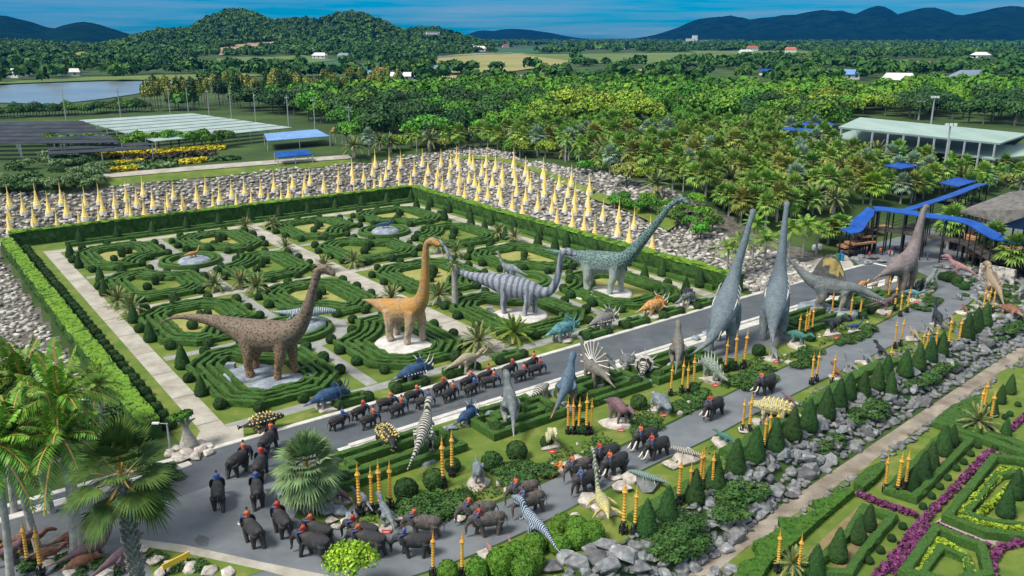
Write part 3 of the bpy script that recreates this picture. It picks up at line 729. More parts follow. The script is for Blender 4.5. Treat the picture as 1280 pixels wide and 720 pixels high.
# far plan: lake, fields (photo polygons laid on the plain)
LAKE = [(-40, 112), (5, 107), (60, 104.5), (130, 102.5), (268, 102), (262, 107), (190, 115), (130, 124), (70, 131), (-40, 128)]
FIELDS = [([(0, 103), (120, 97), (300, 92), (330, 95), (262, 101), (130, 101), (0, 106)], 3), ([(540, 72), (640, 66), (735, 70), (700, 82), (640, 90), (560, 92), (545, 80)], 1), ([(440, 80), (530, 78), (520, 90), (445, 92)], 0), ([(600, 60), (690, 57), (690, 66), (620, 67)], 0),
          ([(650, 68), (880, 66), (960, 73), (900, 80), (740, 80)], 3), ([(860, 64), (1010, 64), (1040, 76), (920, 77)], 3), ([(1040, 75), (1205, 79), (1205, 87), (1130, 88), (1060, 82)], 2), ([(770, 88), (840, 87), (845, 96), (780, 96)], 2), ([(540, 97), (620, 93), (680, 97), (640, 105), (560, 104)], 2),
          ([(930, 106), (1080, 108), (1160, 122), (1100, 124), (1000, 114), (930, 112)], 0), ([(270, 62), (350, 50), (352, 56), (300, 67), (275, 70)], 2), ([(270, 74), (380, 70), (420, 76), (330, 84), (275, 82)], 3), ([(375, 80), (430, 76), (430, 88), (390, 92)], 0), ([(1020, 86), (1100, 90), (1060, 100), (1010, 94)], 0), ([(95, 66), (130, 64), (132, 72), (92, 76)], 1), ([(700, 96), (760, 92), (770, 100), (720, 104)], 0), ([(960, 88), (1010, 84), (1012, 90), (970, 96)], 3)]
def flatpoly(name, poly, mat, z):
    P = [tuple(at(x, y)[:2]) for x, y in poly]
    P = [tuple(a) for a in P]
    mb = MB(); c = (sum(p[0] for p in P) / len(P), sum(p[1] for p in P) / len(P)); V = []; F = []; K = 6; n = len(P)
    dens = []
    for a, b in zip(P, P[1:] + P[:1]):
        for k in range(4): dens.append((a[0] + (b[0] - a[0]) * k / 4, a[1] + (b[1] - a[1]) * k / 4))
    n = len(dens); bmf = bmesh.new(); vs = [bmf.verts.new((x, y, 0)) for x, y in dens]; f = bmf.faces.new(vs)
    bmesh.ops.triangulate(bmf, faces=[f])
    for _ in range(2): bmesh.ops.subdivide_edges(bmf, edges=bmf.edges[:], cuts=1, use_grid_fill=True)
    for v in bmf.verts: v.co.z = height(v.co.x, v.co.y) + z
    bmesh.ops.recalc_face_normals(bmf, faces=bmf.faces)
    if sum(f.normal.z for f in bmf.faces) < 0: bmesh.ops.reverse_faces(bmf, faces=bmf.faces)
    me = bpy.data.meshes.new(name); bmf.to_mesh(me); bmf.free(); o = link(name, me, None, mat); o['kind'] = 'structure'; return o
flatpoly('water', LAKE, WATER, .25)
for i, (po, k) in enumerate(FIELDS): flatpoly('field', po, G_FIELD[k], .5 + .03 * i)
BUILT = [[(95, 150), (240, 138), (415, 160), (420, 180), (300, 190), (110, 165)], [(-20, 150), (110, 145), (200, 185), (110, 190), (-20, 200)], [(1040, 160), (1090, 145), (1285, 160), (1285, 200), (1040, 195)], [(105, 185), (300, 178), (430, 190), (440, 205), (120, 225)]]
def blocked(px, pad=0):
    if inside(px, LAKE): return True
    return any(inside(px, po) for po, k in FIELDS) or any(inside(px, b) for b in BUILT)
# prototypes
TREES = [tree_proto(1, 8.0, 5.0, 3.4, 14, 1500, .42, LEAF_MID), tree_proto(2, 7.2, 5.4, 3.1, 16, 1500, .42, LEAF_MID), tree_proto(3, 9.0, 4.4, 4.2, 14, 1600, .42, LEAF_MID), tree_proto(4, 6.2, 3.8, 2.7, 10, 1100, .40, LEAF_MID)]
SLIM = [tree_proto(11 + k, 13, 1.9, 5.8, 14, 1100, .40, LEAF_OLIVE, lob=.42, trunk_r=.14) for k in range(2)]
FANP = [fan_palm(21 + k, 3.0 + k * .7, 40, 1.0, 1.3, 9, LEAF_PALM, (.2, .14)) for k in range(3)]
FEAP = [feather_palm(31 + k, 6 + k * 1.2, 18, 2.9, LEAF_BRIGHT, (.17, .11), pairs=12, wid=.6) for k in range(2)]
CYCP = [feather_palm(41 + k, 1.0 + .7 * k, 34, 2.1, LEAF_CYC, (.26, .22), droop=.35, low=-.35, pairs=12, wid=.26) for k in range(2)]
SHRB = []
for k in range(3):
    r_ = np.random.RandomState(60 + k); C_, N_ = crown_pts(r_, 1.0, .62, 9, 520, .38, .5); V_, F_ = leaf_quads(C_, N_, .13, r_); SHRB.append(np_mesh('leafy_shrub', V_, F_, [SHRUB]))
LAB = {0: ('broadleaf_tree', 'rounded mid green broadleaf tree in the wood beyond the palm grove'), 1: ('broadleaf_tree', 'dark green dense broadleaf tree in the wood beyond the palm grove'), 2: ('broadleaf_tree', 'yellow green bright broadleaf tree in the wood beyond the palm grove')}
# palm grove between the stone bank and the wood
GROVE = [(430, 199), (480, 186), (600, 181), (700, 170), (860, 163), (1000, 172), (1045, 196), (1150, 205), (1230, 203), (1290, 200), (1290, 238), (1205, 250), (1120, 256), (1075, 262), (1040, 272), (1000, 285), (940, 290), (905, 268), (880, 252), (850, 246), (800, 250), (745, 222), (690, 205), (600, 190)]
def grid_in(step, x0, x1, y0, y1, jit=.45):
    y = y0
    while y < y1:
        x = x0
        while x < x1:
            yield x + rnd.uniform(-jit, jit) * step, y + rnd.uniform(-jit, jit) * step
            x += step
        y += step
ngrove = 0
gl = []
for x, y in grid_in(3.5, -60, 190, 120, 300):
    z = height(x, y); px = to_px(x, y, z)
    if inside(px, GROVE) and not inside(px, [(1030, 160), (1290, 160), (1290, 221), (1200, 222), (1036, 197)]): gl.append((y, x, z, px))
gl.sort(); nfan = 0; thick = []
def mesh_arrays(me):
    V = np.empty(len(me.vertices) * 3, np.float32); me.vertices.foreach_get('co', V); Q = [p.vertices[:] for p in me.polygons if len(p.vertices) == 4]; return V.reshape(-1, 3), np.array(Q, np.int32)
for i, (y, x, z, px) in enumerate(gl):
    k = rnd.random(); far = rnd.uniform(.78, 1.12)
    right = px[0] > 560
    if k < (.50 if right else .20) or .70 <= k < .80:
        silver = k >= .70
        if nfan < 240: grow('fan_palm', FANP[rnd.randrange(3)], (x, y, z), far, 'silvery blue green fan palm in the grove behind the stone bank' if silver else 'bushy green fan palm on a grey trunk in the grove behind the stone bank', 'palm tree', 'silver palms of the grove' if silver else 'fan palms of the grove', mat=LEAF_SILVER if silver else (LEAF_PALM if rnd.random() < .8 else LEAF_OLIVE)); nfan += 1
        else: thick.append((x, y, z, far))
    elif k < .62: grow('date_palm', CYCP[1], (x, y, z), far * 1.5, 'grey green date palm with arching fronds in the grove', 'palm tree', 'date palms of the grove')
    elif k < .67: grow('feather_palm', FEAP[0], (x, y, z), far * .8, 'bright green feather palm standing in the grove', 'palm tree', 'feather palms of the grove')
    else: grow('leafy_tree', TREES[3], (x, y, z), rnd.uniform(.45, .75), 'small leafy broadleaf tree between the palms of the grove', 'tree', 'small trees of the palm grove', mat=(LEAF_MID, LEAF_YEL, LEAF_OLIVE, LEAF_DARK)[rnd.randrange(4)])
if thick:
    PA = [mesh_arrays(p[1]) for p in FANP]; VV, FF, o = [], [], 0
    for (x, y, z, s) in thick:
        V, F = PA[rnd.randrange(3)]; a = rnd.uniform(0, 6.28); c, sn = math.cos(a), math.sin(a)
        VV.append(np.stack([V[:, 0] * c - V[:, 1] * sn, V[:, 0] * sn + V[:, 1] * c, V[:, 2]], 1) * s + (x, y, z)); FF.append(F + o); o += len(V)
    tag(link('palm_thicket', np_mesh('palm_thicket', np.concatenate(VV), np.concatenate(FF), [LEAF_PALM])), 'farther fan palms of the grove seen as one mass of crowns', 'palms', None, 'stuff')
# the wood: nearest trees one by one, the rest as one mass
WOOD = [(120, 148), (170, 145), (300, 136), (430, 120), (560, 117), (800, 112), (900, 114), (1000, 124), (1100, 133), (1200, 136), (1290, 142), (1290, 165), (1180, 160), (1060, 147), (1040, 176), (1000, 171), (860, 162), (700, 169), (600, 180), (480, 185), (430, 192), (420, 160), (330, 140), (240, 136)]
RWOOD = [(985, 119), (1290, 112), (1290, 166), (1180, 161), (1060, 148), (1040, 165), (1000, 150)]
cand = []
for x, y in grid_in(8.0, -260, 330, 160, 560):
    z = height(x, y); px = to_px(x, y, z)
    if (inside(px, WOOD) or inside(px, RWOOD)) and not any(inside(px, b) for b in BUILT) and not inside(px, FIELDS[9][0]): cand.append((y, x, z, px))
cand.sort()
lowt = []
def low_tree(seed, h, rx, rz, lobes, n, leaf):
    r = np.random.RandomState(seed); C, Nn = crown_pts(r, rx, rz, lobes, n, h - rz * 1.05, .52); return C, Nn
def tree_mass(name, items, mat, nleaf, leaf, label, seed=5):
    """items: x, y, z, radius, height"""
    r = np.random.RandomState(seed); Vs = []
    protos = [crown_pts(np.random.RandomState(seed * 10 + k), 1, 1, 7 if nleaf > 100 else 4, nleaf, 0, .55) for k in range(8)]
    for (x, y, z, rad, h) in items:
        C, Nn = protos[r.randint(8)]; rz = min(rad * 1.1, h * .5); a = r.uniform(0, 6.28); c, s = math.cos(a), math.sin(a)
        P = np.stack([(C[:, 0] * c - C[:, 1] * s) * rad, (C[:, 0] * s + C[:, 1] * c) * rad, C[:, 2] * rz], 1) + (x, y, z + h - rz)
        n2 = np.stack([Nn[:, 0] * c - Nn[:, 1] * s, Nn[:, 0] * s + Nn[:, 1] * c, Nn[:, 2]], 1)
        Vs.append(leaf_quads(P, n2, leaf * rad / 4, r, .75)[0])
    V = np.concatenate(Vs); F = np.arange(len(V)).reshape(-1, 4)
    o = link(name, np_mesh(name, V, F, [mat])); tag(o, label, 'woodland', None, 'stuff'); return o
rest = []
for i, (y, x, z, px) in enumerate(cand):
    nz = noise.noise(Vector((x * .02, y * .02, 4))) + rnd.uniform(-.35, .35)
    if i < 235:
        k = 1 if nz < -.18 or px[0] > 1120 else (2 if nz > .36 else 0)
        grow('broadleaf_tree', TREES[rnd.randrange(4)], (x, y, z), rnd.uniform(.8, 1.2), LAB[k][1], 'tree', ('mid green trees of the wood', 'dark trees of the wood', 'yellow green trees of the wood')[k], mat=(LEAF_MID, LEAF_DARK, LEAF_YEL)[k])
    else: rest.append((x, y, z, rnd.uniform(4.2, 6.4), rnd.uniform(5.5, 9)))
tree_mass('woodland', rest, MID_LEAF, 280, .85, 'green canopy of the far side of the wood')
# casuarina belt by the lake
nb = 0
for t in np.linspace(0, 1, 95):
    px, py = 182 + 320 * t + rnd.uniform(-5, 5), 136 - 17 * t + rnd.uniform(-6, 6)
    b = at(px, py); s = rnd.uniform(.75, 1.15)
    grow('casuarina_tree', SLIM[rnd.randrange(2)], b, s * .92, 'tall slim olive green casuarina in the belt beside the lake', 'tree', 'casuarinas beside the lake', mat=LEAF_OLIVE if rnd.random() < .7 else LEAF_DARK)
# far plain and hills
HOUSEPX = [(470, 100), (478, 96), (494, 101), (513, 101), (550, 95), (400, 74), (430, 73), (590, 61), (599, 64), (632, 59), (740, 62), (755, 60), (786, 61), (940, 64), (932, 67), (988, 66), (1058, 99), (1122, 109), (1150, 111), (958, 94), (1000, 92), (20, 97), (90, 95), (1225, 74), (1212, 103)]
far = []
for x, y in grid_in(15, -700, 900, 430, 1500):
    z = height(x, y); px = to_px(x, y, z)
    if px[0] < -15 or px[0] > 1295 or px[1] > 118 or blocked(px) or inside(px, WOOD): continue
    nz = noise.fractal(Vector((x * .006, y * .006, 1)), 1, 2, 3)
    if hills(x, y) > 4 or any(abs(px[0] - a) < 13 and -2 < px[1] - b < 8 for a, b in HOUSEPX): continue
    if nz > (.02 if px[0] < 560 else -.06) or rnd.random() < .09: far.append((x, y, z, rnd.uniform(4.2, 7.5), rnd.uniform(6, 11)))
tree_mass('distant_treeline', far, FAR_LEAF, 120, 1.25, 'trees and hedgerows scattered across the far plain', 8)
hl = []
for x, y in grid_in(13.5, -1000, 120, 900, 1900):
    h = hills(x, y)
    if h <= 4: continue
    z = height(x, y); px = to_px(x, y, z)
    if px[0] < -15 or blocked(px): continue
    if rnd.random() < .92: hl.append((x, y, z - 1, rnd.uniform(4.8, 8), rnd.uniform(5.5, 10)))
tree_mass('hill_forest', hl, HILL_LEAF, 64, 1.45, 'dark green forest covering the hills', 9)
far2 = []
for x, y in grid_in(38, -1500, 1900, 1500, 3600):
    z = height(x, y); px = to_px(x, y, z)
    if -15 < px[0] < 1295 and hills(x, y) < 3 and not blocked(px) and noise.fractal(Vector((x * .004, y * .004, 1)), 1, 2, 3) > -.15: far2.append((x, y, z, rnd.uniform(9, 17), rnd.uniform(7, 11)))
tree_mass('distant_treeline', far2, FAR_LEAF, 40, 1.5, 'thin lines of trees on the farthest plain', 12)
# ------------------------------------------------------------------ haze
def haze():
    mb = MB(); mb.box((0, 3900, -8), (9600, 8300, 420)); o = mb.obj('haze'); o['kind'] = 'stuff'; o['label'] = 'thin blue air over the plain'
    m = bpy.data.materials.new('air'); m.use_nodes = True; nt = m.node_tree; nt.nodes.remove(nt.nodes['Principled BSDF'])
    v = nt.nodes.new('ShaderNodeVolumePrincipled'); v.inputs['Density'].default_value = .00010; v.inputs['Color'].default_value = (.0, .15, .55, 1); v.inputs['Anisotropy'].default_value = .1
    nt.links.new(v.outputs[0], nt.nodes['Material Output'].inputs['Volume']); o.data.materials.append(m)
haze()
# ------------------------------------------------------------------ buildings and big structures
ROOF_PALE = material('pale_sheet_roof', (.24, .32, .30), (.34, .41, .39), .3, 5, .55, .1, 2)
ROOF_GREEN = material('grey_green_roof', (.25, .35, .31), (.33, .43, .385), .15, 6, .6, .1, 2)
ROOF_BLUE = material('blue_sheet_roof', (.008, .055, .27), (.018, .095, .36), .5, 5, .6, .1, 3, spec=.15)
ROOF_STEELBLUE = material('light_blue_roof', (.12, .24, .48), (.18, .33, .58), .4, 5, .5)
ROOF_BROWN = material('weathered_tile_roof', (.09, .085, .08), (.20, .185, .17), 1.4, 8, .85, .5, 8)
NET = material('shade_net', (.016, .022, .03), (.04, .05, .062), .25, 5, .9)
DARKIN = material('dark_timber', (.035, .03, .028), (.08, .07, .06), 1.5, 5, .85)  # dark brown timber for posts, seats, decks and the hall wall
DECK = material('orange_deck', (.30, .15, .07), (.42, .22, .11), 1, 5, .75)
WALLW = material('house_wall', (.55, .54, .51), (.70, .69, .66), .6, 5, .8, rand=.1)
ROOF_RED = material('red_tile_roof', (.30, .07, .035), (.42, .12, .06), 2, 5, .8, rand=.2)
ROOF_GREY = material('slate_roof', (.12, .16, .22), (.20, .25, .32), 2, 5, .7, rand=.2)
GLASS = material('dark_window', (.02, .03, .04), (.03, .045, .055), 1, 2, .15, spec=.6)
MURAL = material('mosaic_wall', (.14, .12, .10), (.58, .54, .48), 1.6, 9, .8, lo=.42, hi=.56)
PEOPLEBLUE = material('blue_drum', (.02, .16, .42), (.03, .2, .5), 2, 3, .5)
def slab(mb, corners, th=.25, m=0):
    c = [Vector(a) for a in corners]; d = Vector((0, 0, th))
    mb.add([*c, *[a - d for a in c]], [(0, 1, 2, 3), (7, 6, 5, 4), (0, 4, 5, 1), (1, 5, 6, 2), (2, 6, 7, 3), (3, 7, 4, 0)], m)
def lerp(a, b, t): return Vector(a) + (Vector(b) - Vector(a)) * t
def post(parent, a, r=.1, mat=None, name='post'):
    g = height(a.x, a.y); mb = MB(); mb.lathe([(r, g - .2), (r, a.z)], 6, (a.x, a.y, 0)); return mb.obj(name, mat or GREY, parent=parent)
# sawtooth nursery roof
t = root('nursery_shed', (0, 0, 0), 0, 'long pale sheet roofed nursery shed with stepped parallel roof strips', 'shed')
BL, BR, FL, FR = (99, 150), (240, 141.5), (196, 177), (368, 159.5)
for k in range(8):
    t0, t1 = k / 8, (k + .84) / 8
    mix = lambda A, B, u: (A[0] + (B[0] - A[0]) * u, A[1] + (B[1] - A[1]) * u)
    l0, r0, l1, r1 = at(*mix(BL, FL, t0), 3.0), at(*mix(BR, FR, t0), 3.0), at(*mix(BL, FL, t1), 2.75), at(*mix(BR, FR, t1), 2.75)
    mb = MB(); slab(mb, [l1, r1, r0, l0], .18); mb.obj('roof_strip', ROOF_PALE, parent=t)
    for u in (0, .33, .66, 1): post(t, lerp(l1, r1, u) - Vector((0, 0, .2)), .12)
# shade nets
t = root('shade_net_house', (0, 0, 0), 0, 'dark flat shade net house left of the pale nursery shed', 'shade house')
for k in range(6):
    y0 = 152 + k * 4.6; a, b, c, d = at(-30, y0 + 5.2, 3.4), at(112 + k * 8, y0 + 3.0, 3.4), at(104 + k * 8, y0 - 1.0, 3.7), at(-30, y0 + 1.2, 3.7)
    mb = MB(); slab(mb, [a, b, c, d], .1); mb.obj('net_strip', NET, parent=t)
    for u in (.3, .6, 1): post(t, lerp(a, b, u) - Vector((0, 0, .12)), .09)
t = root('shade_net_house', (0, 0, 0), 0, 'dark net covered frame behind the row of small trees', 'shade house')
for k in range(2):
    a, b, c, d = at(60, 194 + k * 5 - 6, 2.6), at(190, 187 + k * 5 - 6, 2.6), at(185, 182.5 + k * 5 - 5, 2.8), at(60, 189.5 + k * 5 - 5, 2.8)
    mb = MB(); slab(mb, [a, b, c, d], .1); mb.obj('net_strip', NET, parent=t)
    for u in (0, .5, 1): post(t, lerp(a, b, u) - Vector((0, 0, .12)), .08)
def lean_roof(label, px, hi, lo, mat, name='open_shed'):
    t = root(name, (0, 0, 0), 0, label, 'shed'); a, b, c, d = [at(*p, h) for p, h in zip(px, (lo, lo, hi, hi))]
    mb = MB(); slab(mb, [a, b, c, d], .18); mb.obj('roof', mat, parent=t)
    mb = MB()
    n = int((b - a).length / .9)
    for k in range(1, n): mb.bar(lerp(a, b, k / n) + Vector((0, 0, .03)), lerp(d, c, k / n) + Vector((0, 0, .03)), .05, 4)
    mb.obj('roof_seam', mat, parent=t)
    for p in (a, b, c, d, lerp(a, b, .5)): post(t, p - Vector((0, 0, .2)), .1)
    return t
lean_roof('long blue sheet roof on posts at the right end of the nursery shed', [(334, 176), (412, 170), (396, 161.5), (330, 167)], 2.6, 2.2, ROOF_STEELBLUE)
lean_roof('small bright blue roof beside the pale road', [(347, 197), (390, 193), (384, 187), (343, 190)], 2.0, 1.7, ROOF_BLUE)
lean_roof('small orange roofed kiosk at the end of the nursery sheds', [(412, 166), (426, 164), (427, 158), (416, 159)], 4.0, 3.0, DECK)
# utility poles
def utility_pole(px, py, h, lab):
    b = at(px, py); t = root('utility_pole', b, rnd.uniform(0, 3), lab, 'pole', 'utility poles behind the nursery')
    mb = MB(); mb.lathe([(.17, -.2), (.12, h)], 6); mb.obj('mast', GREY, parent=t)
    mb = MB(); mb.box((0, 0, h - .9), (1.9, .14, .14)); mb.obj('crossarm', GREY, parent=t)
    mb = MB()
    for k in (-.8, -.3, .3, .8): mb.lathe([(.06, 0), (.08, .1), (.03, .2)], 6, (k, 0, h - .76))
    mb.obj('insulator', WHITE, parent=t)
for i, (px, py) in enumerate([(83, 152), (151, 146), (213, 143), (236, 144), (262, 147), (290, 151), (320, 154), (361, 158), (394, 163), (438, 176)]):
    utility_pole(px, py, 8.5, 'grey concrete utility pole, %s in the line from the lake side of the nursery' % ['first', 'second', 'third', 'fourth', 'fifth', 'sixth', 'seventh', 'eighth', 'ninth', 'tenth'][i])
# pale road, verge and flower beds above the bank
def pxribbon(name, up, dn, z, mat, n=8):
    return ribbon(name, [tuple(at(*p)[:2]) for p in smooth_line(up, n)], [tuple(at(*p)[:2]) for p in smooth_line(dn, n)], z, mat)
pxribbon('road', [(128, 218), (250, 207.5), (350, 200), (436, 194)], [(132, 223), (250, 213), (350, 205), (440, 198.5)], .10, G_CONC)
pxribbon('lawn', [(132, 223.5), (250, 213.5), (350, 205.5), (440, 199)], [(140, 233), (250, 222.5), (350, 214), (440, 205)], .06, G_LAWN)
YEL = material('yellow_blossom', (.42, .36, .01), (.62, .52, .03), 2, 4, .7, island=.25)
PURP = material('purple_blossom', (.06, .05, .04), (.26, .05, .20), 5, 5, .7, island=.35, c3=(.15, .025, .11), lo=.38, hi=.62)
PINK = material('dark_leaf', (.02, .03, .012), (.07, .05, .025), 2, 4, .7, island=.3)
def leaf_bed(name, label, quad, n, leaf, h, mat, cat='flower bed', group=None, px=True, zf=None, kind=None):
    q = [at(*p) for p in quad] if px else [Vector((x, y, height(x, y))) for x, y in quad]
    r = np.random.RandomState(int(abs(q[0].x * 13 + q[0].y * 7)) % 9999); C = []
    for _ in range(n):
        u, v = r.uniform(), r.uniform(); a = q[0] + (q[1] - q[0]) * u; b = q[3] + (q[2] - q[3]) * u; P = a + (b - a) * v
        C.append((P.x, P.y, P.z + h * r.uniform(.3, 1) * (1 - .5 * abs(2 * v - 1))))
    Nn = r.normal(size=(n, 3)) * .6 + (0, 0, 1); Nn /= np.linalg.norm(Nn, axis=1, keepdims=True)
    V, F = leaf_quads(np.array(C), Nn, leaf, r, .8); o = link(name, np_mesh(name, V, F, [mat])); return tag(o, label, cat, group, kind)
leaf_bed('flower_bed', 'long bright yellow flower bed under the row of small trees', [(116, 200), (282, 187), (281, 184), (116, 195.5)], 2600, .45, 1.0, YEL)
for i, (qd, m, lb) in enumerate([([(120, 212), (300, 200), (300, 197), (120, 206)], SHRUB, 'green planting strip below the yellow flower bed'), ([(165, 214), (220, 210), (220, 206), (165, 209)], LEAF_CYC, 'grey green low planting beside the pale road'), ([(145, 209), (180, 205), (180, 202.5), (145, 205)], YEL, 'short yellow planting patch left of the grey green patch'), ([(225, 206), (258, 203), (258, 200), (225, 202.5)], YEL, 'yellow planting patch near the right end of the beds'), ([(150, 203), (270, 194.5), (270, 190), (150, 198)], PINK, 'dark reddish planting between yellow bed and road'), ([(140, 216), (172, 213.5), (172, 211), (140, 213)], YEL, 'small yellow patch at the road edge')]):
    leaf_bed('flower_bed', lb, qd, 900, .42, .8, m)
for i, px in enumerate(np.linspace(60, 282, 17)):
    b = at(px + rnd.uniform(-3, 3), 192 - (px - 60) * .032 + rnd.uniform(-1, 1))
    grow('street_tree', TREES[3], b, rnd.uniform(.6, .8), 'small round headed tree in the row above the yellow flower bed', 'tree', 'row of small trees by the nursery')
for i, px in enumerate(np.arange(-10, 185, 4)):
    b = at(px, 147 - px * .045 + rnd.uniform(-1.5, 1.5)); grow('broadleaf_tree', TREES[rnd.randrange(4)], b, rnd.uniform(.40, .58), 'dark bushy tree in the row between the lake and the nursery', 'tree', 'trees between lake and nursery', mat=LEAF_DARK if rnd.random() < .6 else LEAF_MID)
# stadium on the right
t = root('open_hall', (0, 0, 0), 0, 'large open sided hall with two tiered grey green roof beyond the palm grove', 'hall')
U = [at(*p, 6.8) for p in ((1048, 158.5), (1250, 179), (1286, 167), (1075, 146.5))]
mb = MB(); slab(mb, U, .35); mb.obj('upper_roof', ROOF_GREEN, parent=t)
Lw = [at(1041, 171, 3.6), at(1244, 199, 3.6), at(1262, 181, 4.2), at(1066, 162.5, 4.2)]
mb = MB(); slab(mb, Lw, .3); mb.obj('lower_roof', ROOF_GREEN, parent=t)
Lb = [at(1262, 180.6, 4.2), at(1244, 199, 3.5), at(1300, 192, 3.4), at(1300, 178, 4.4)]
mb = MB(); slab(mb, Lb, .3); mb.obj('side_roof', ROOF_GREEN, parent=t)
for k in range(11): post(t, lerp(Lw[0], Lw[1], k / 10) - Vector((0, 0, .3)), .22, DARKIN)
for k in range(11): post(t, lerp(U[0], U[1], (k + .2) / 10.5) - Vector((0, 0, .4)), .22, GREY)
for k in range(5): post(t, lerp(U[3], U[2], k / 4) - Vector((0, 0, .4)), .22, GREY)
mb = MB()
for k in range(8):
    a, b = lerp(Lw[3], U[3], k / 9), lerp(Lw[2], U[2], k / 9); g = height(a.x, a.y) + .6 + k * .33
    slab(mb, [(a.x, a.y, g), (b.x, b.y, g), (b.x + 1.5, b.y + 2, g), (a.x + 1.5, a.y + 2, g)], .5)
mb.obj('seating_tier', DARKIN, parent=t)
# light masts
def mast(px, py, ytop, lab):
    b = at(px, py); h = tall(b, ytop); t = root('light_mast', b, 0, lab, 'light mast', 'tall light masts'); mb = MB(); mb.lathe([(.28, -.2), (.15, h)], 8); mb.obj('mast', GREY, parent=t)
    mb = MB(); mb.box((0, 0, h), (2.2, .5, .25)); mb.obj('lamp_bar', GREY, parent=t)
    for k in (-.8, 0, .8):
        mb = MB(); mb.box((k, -.3, h - .1), (.5, .3, .55)); mb.obj('floodlight', WHITE, parent=t)
mast(1177, 232, 157, 'tall grey light mast among palms in front of the green roofed hall')
mast(1163, 160, 122, 'grey light mast with lamps standing behind the green roofed hall')
mast(1148, 150, 128, 'thin shorter mast left behind the green roofed hall')
# covered elevated walkway with blue roof
def walkway(label, pts, w, stairs=None):
    """pts: photo point of the roof edge and its height above ground"""
    t = root('covered_walkway', (0, 0, 0), 0, label, 'walkway'); P = [at(x, y, h) for x, y, h in pts]
    P = [Vector(a) for a in catmull([tuple(p) for p in P], 4)]
    mb = MB(); md = MB(); mr = MB()
    NN = []
    for i in range(len(P)):
        d = P[min(i + 1, len(P) - 1)] - P[max(i - 1, 0)]; NN.append(Vector((-d.y, d.x, 0)).normalized() * w)
    for i, (a, b) in enumerate(zip(P, P[1:])):
        n, n2 = NN[i], NN[i + 1]
        slab(mb, [a, b, b + n2 + Vector((0, 0, .25)), a + n + Vector((0, 0, .25))], .14)
        dz = Vector((0, 0, 2.7)); slab(md, [a - dz, b - dz, b + n2 - dz, a + n - dz], .25)
        for q in (1.0, .5): mr.bar(a - dz + Vector((0, 0, q)), b - dz + Vector((0, 0, q)), .035, 4)
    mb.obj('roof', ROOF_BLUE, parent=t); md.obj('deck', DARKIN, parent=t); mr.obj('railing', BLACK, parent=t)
    for k in range(0, len(P), 2):
        a = P[k]; b = P[min(k + 1, len(P) - 1)] if k + 1 < len(P) else P[k - 1]; d = b - a; n = Vector((-d.y, d.x, 0)).normalized() * w * .9
        if k + 1 >= len(P): n = -n
        post(t, a - Vector((0, 0, .12)), .11, BLACK); post(t, a + n - Vector((0, 0, .05)), .11, BLACK)
    return t, P
walkway('long blue roofed elevated walkway crossing above the entrance plaza', [(1094, 263, 6.4), (1110, 264, 6.4), (1157, 271, 6.2), (1203, 278, 6.0), (1222, 288, 5.4), (1241, 298, 5.0), (1262, 302, 4.8), (1300, 308, 4.8)], 1.8)
walkway('blue roofed walkway arm running back from the plaza towards the hall', [(1118, 264, 6.2), (1150, 254, 6.2), (1184, 243, 6.2), (1204, 235, 6.2), (1222, 229, 6.2)], -1.8)
st, SP = walkway('blue roofed stair canopy going down to the plaza beside bright palms', [(1064, 292, 3.4), (1078, 288, 3.7), (1086, 276, 4.9), (1097, 264, 6.2)], 2.2)
for k, (x, y, h) in enumerate([(1066, 306, 1.2), (1076, 302, 1.9), (1087, 293, 2.7), (1098, 284, 3.4)]):
    a = at(x, y, h); mb = MB(); mb.box((a.x, a.y, a.z - .2), (4.2, 1.9, .25), .35); mb.obj('stair_landing', DECK, parent=st)
for lb, pts in (('small blue roof scrap among palms below the hall', [(1127, 211, 5), (1148, 207, 5)]), ('short blue roof strip among palms right of the light mast', [(1199, 233, 4), (1221, 226, 4)]), ('small blue roof at the left edge of the hall', [(975, 161, 5), (1000, 164, 5), (1012, 166, 5)]), ('blue roof strip in the wood left of the hall', [(1000, 157, 5), (1046, 156, 5)])):
    walkway(lb, pts, 3.5)
# two storey terrace on the right and weathered roof
t = root('entrance_hall', (0, 0, 0), 0, 'entrance hall with wide weathered brown tiled roof and a light blue lean-to', 'hall')
A = [at(1200, 263, 6), at(1256, 277, 6), at(1300, 262, 8.5), at(1262, 240, 8.5)]; B2 = [at(1262, 240, 8.5), at(1300, 262, 8.5), at(1340, 248, 6), at(1300, 235, 6)]
mb = MB(); slab(mb, A, .3); mb.obj('tiled_roof', ROOF_BROWN, parent=t)
mb = MB(); slab(mb, B2, .3); mb.obj('rear_roof', ROOF_BROWN, parent=t)
mb = MB(); slab(mb, [at(1255, 282, 4.9), at(1310, 290, 4.9), at(1310, 268, 6.3), at(1258, 270, 6.0)], .2); mb.obj('blue_roof', ROOF_STEELBLUE, parent=t)
mb = MB(); f0, f1 = A[0], A[1]
g0, g1 = height(f0.x, f0.y), height(f1.x, f1.y)
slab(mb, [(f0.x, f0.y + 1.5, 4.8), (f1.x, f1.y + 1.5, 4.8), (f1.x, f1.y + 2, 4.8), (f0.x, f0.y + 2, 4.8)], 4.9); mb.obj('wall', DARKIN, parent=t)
for k in range(6): post(t, lerp(A[0], A[1], k / 5) - Vector((0, 0, .3)), .14, BLACK)
for k in range(4): post(t, lerp(A[3], A[2], k / 3) - Vector((0, 0, .3)), .14, BLACK)
t = root('terrace', (0, 0, 0), 0, 'two storey open terrace with orange deck edges at the right of the plaza', 'terrace')
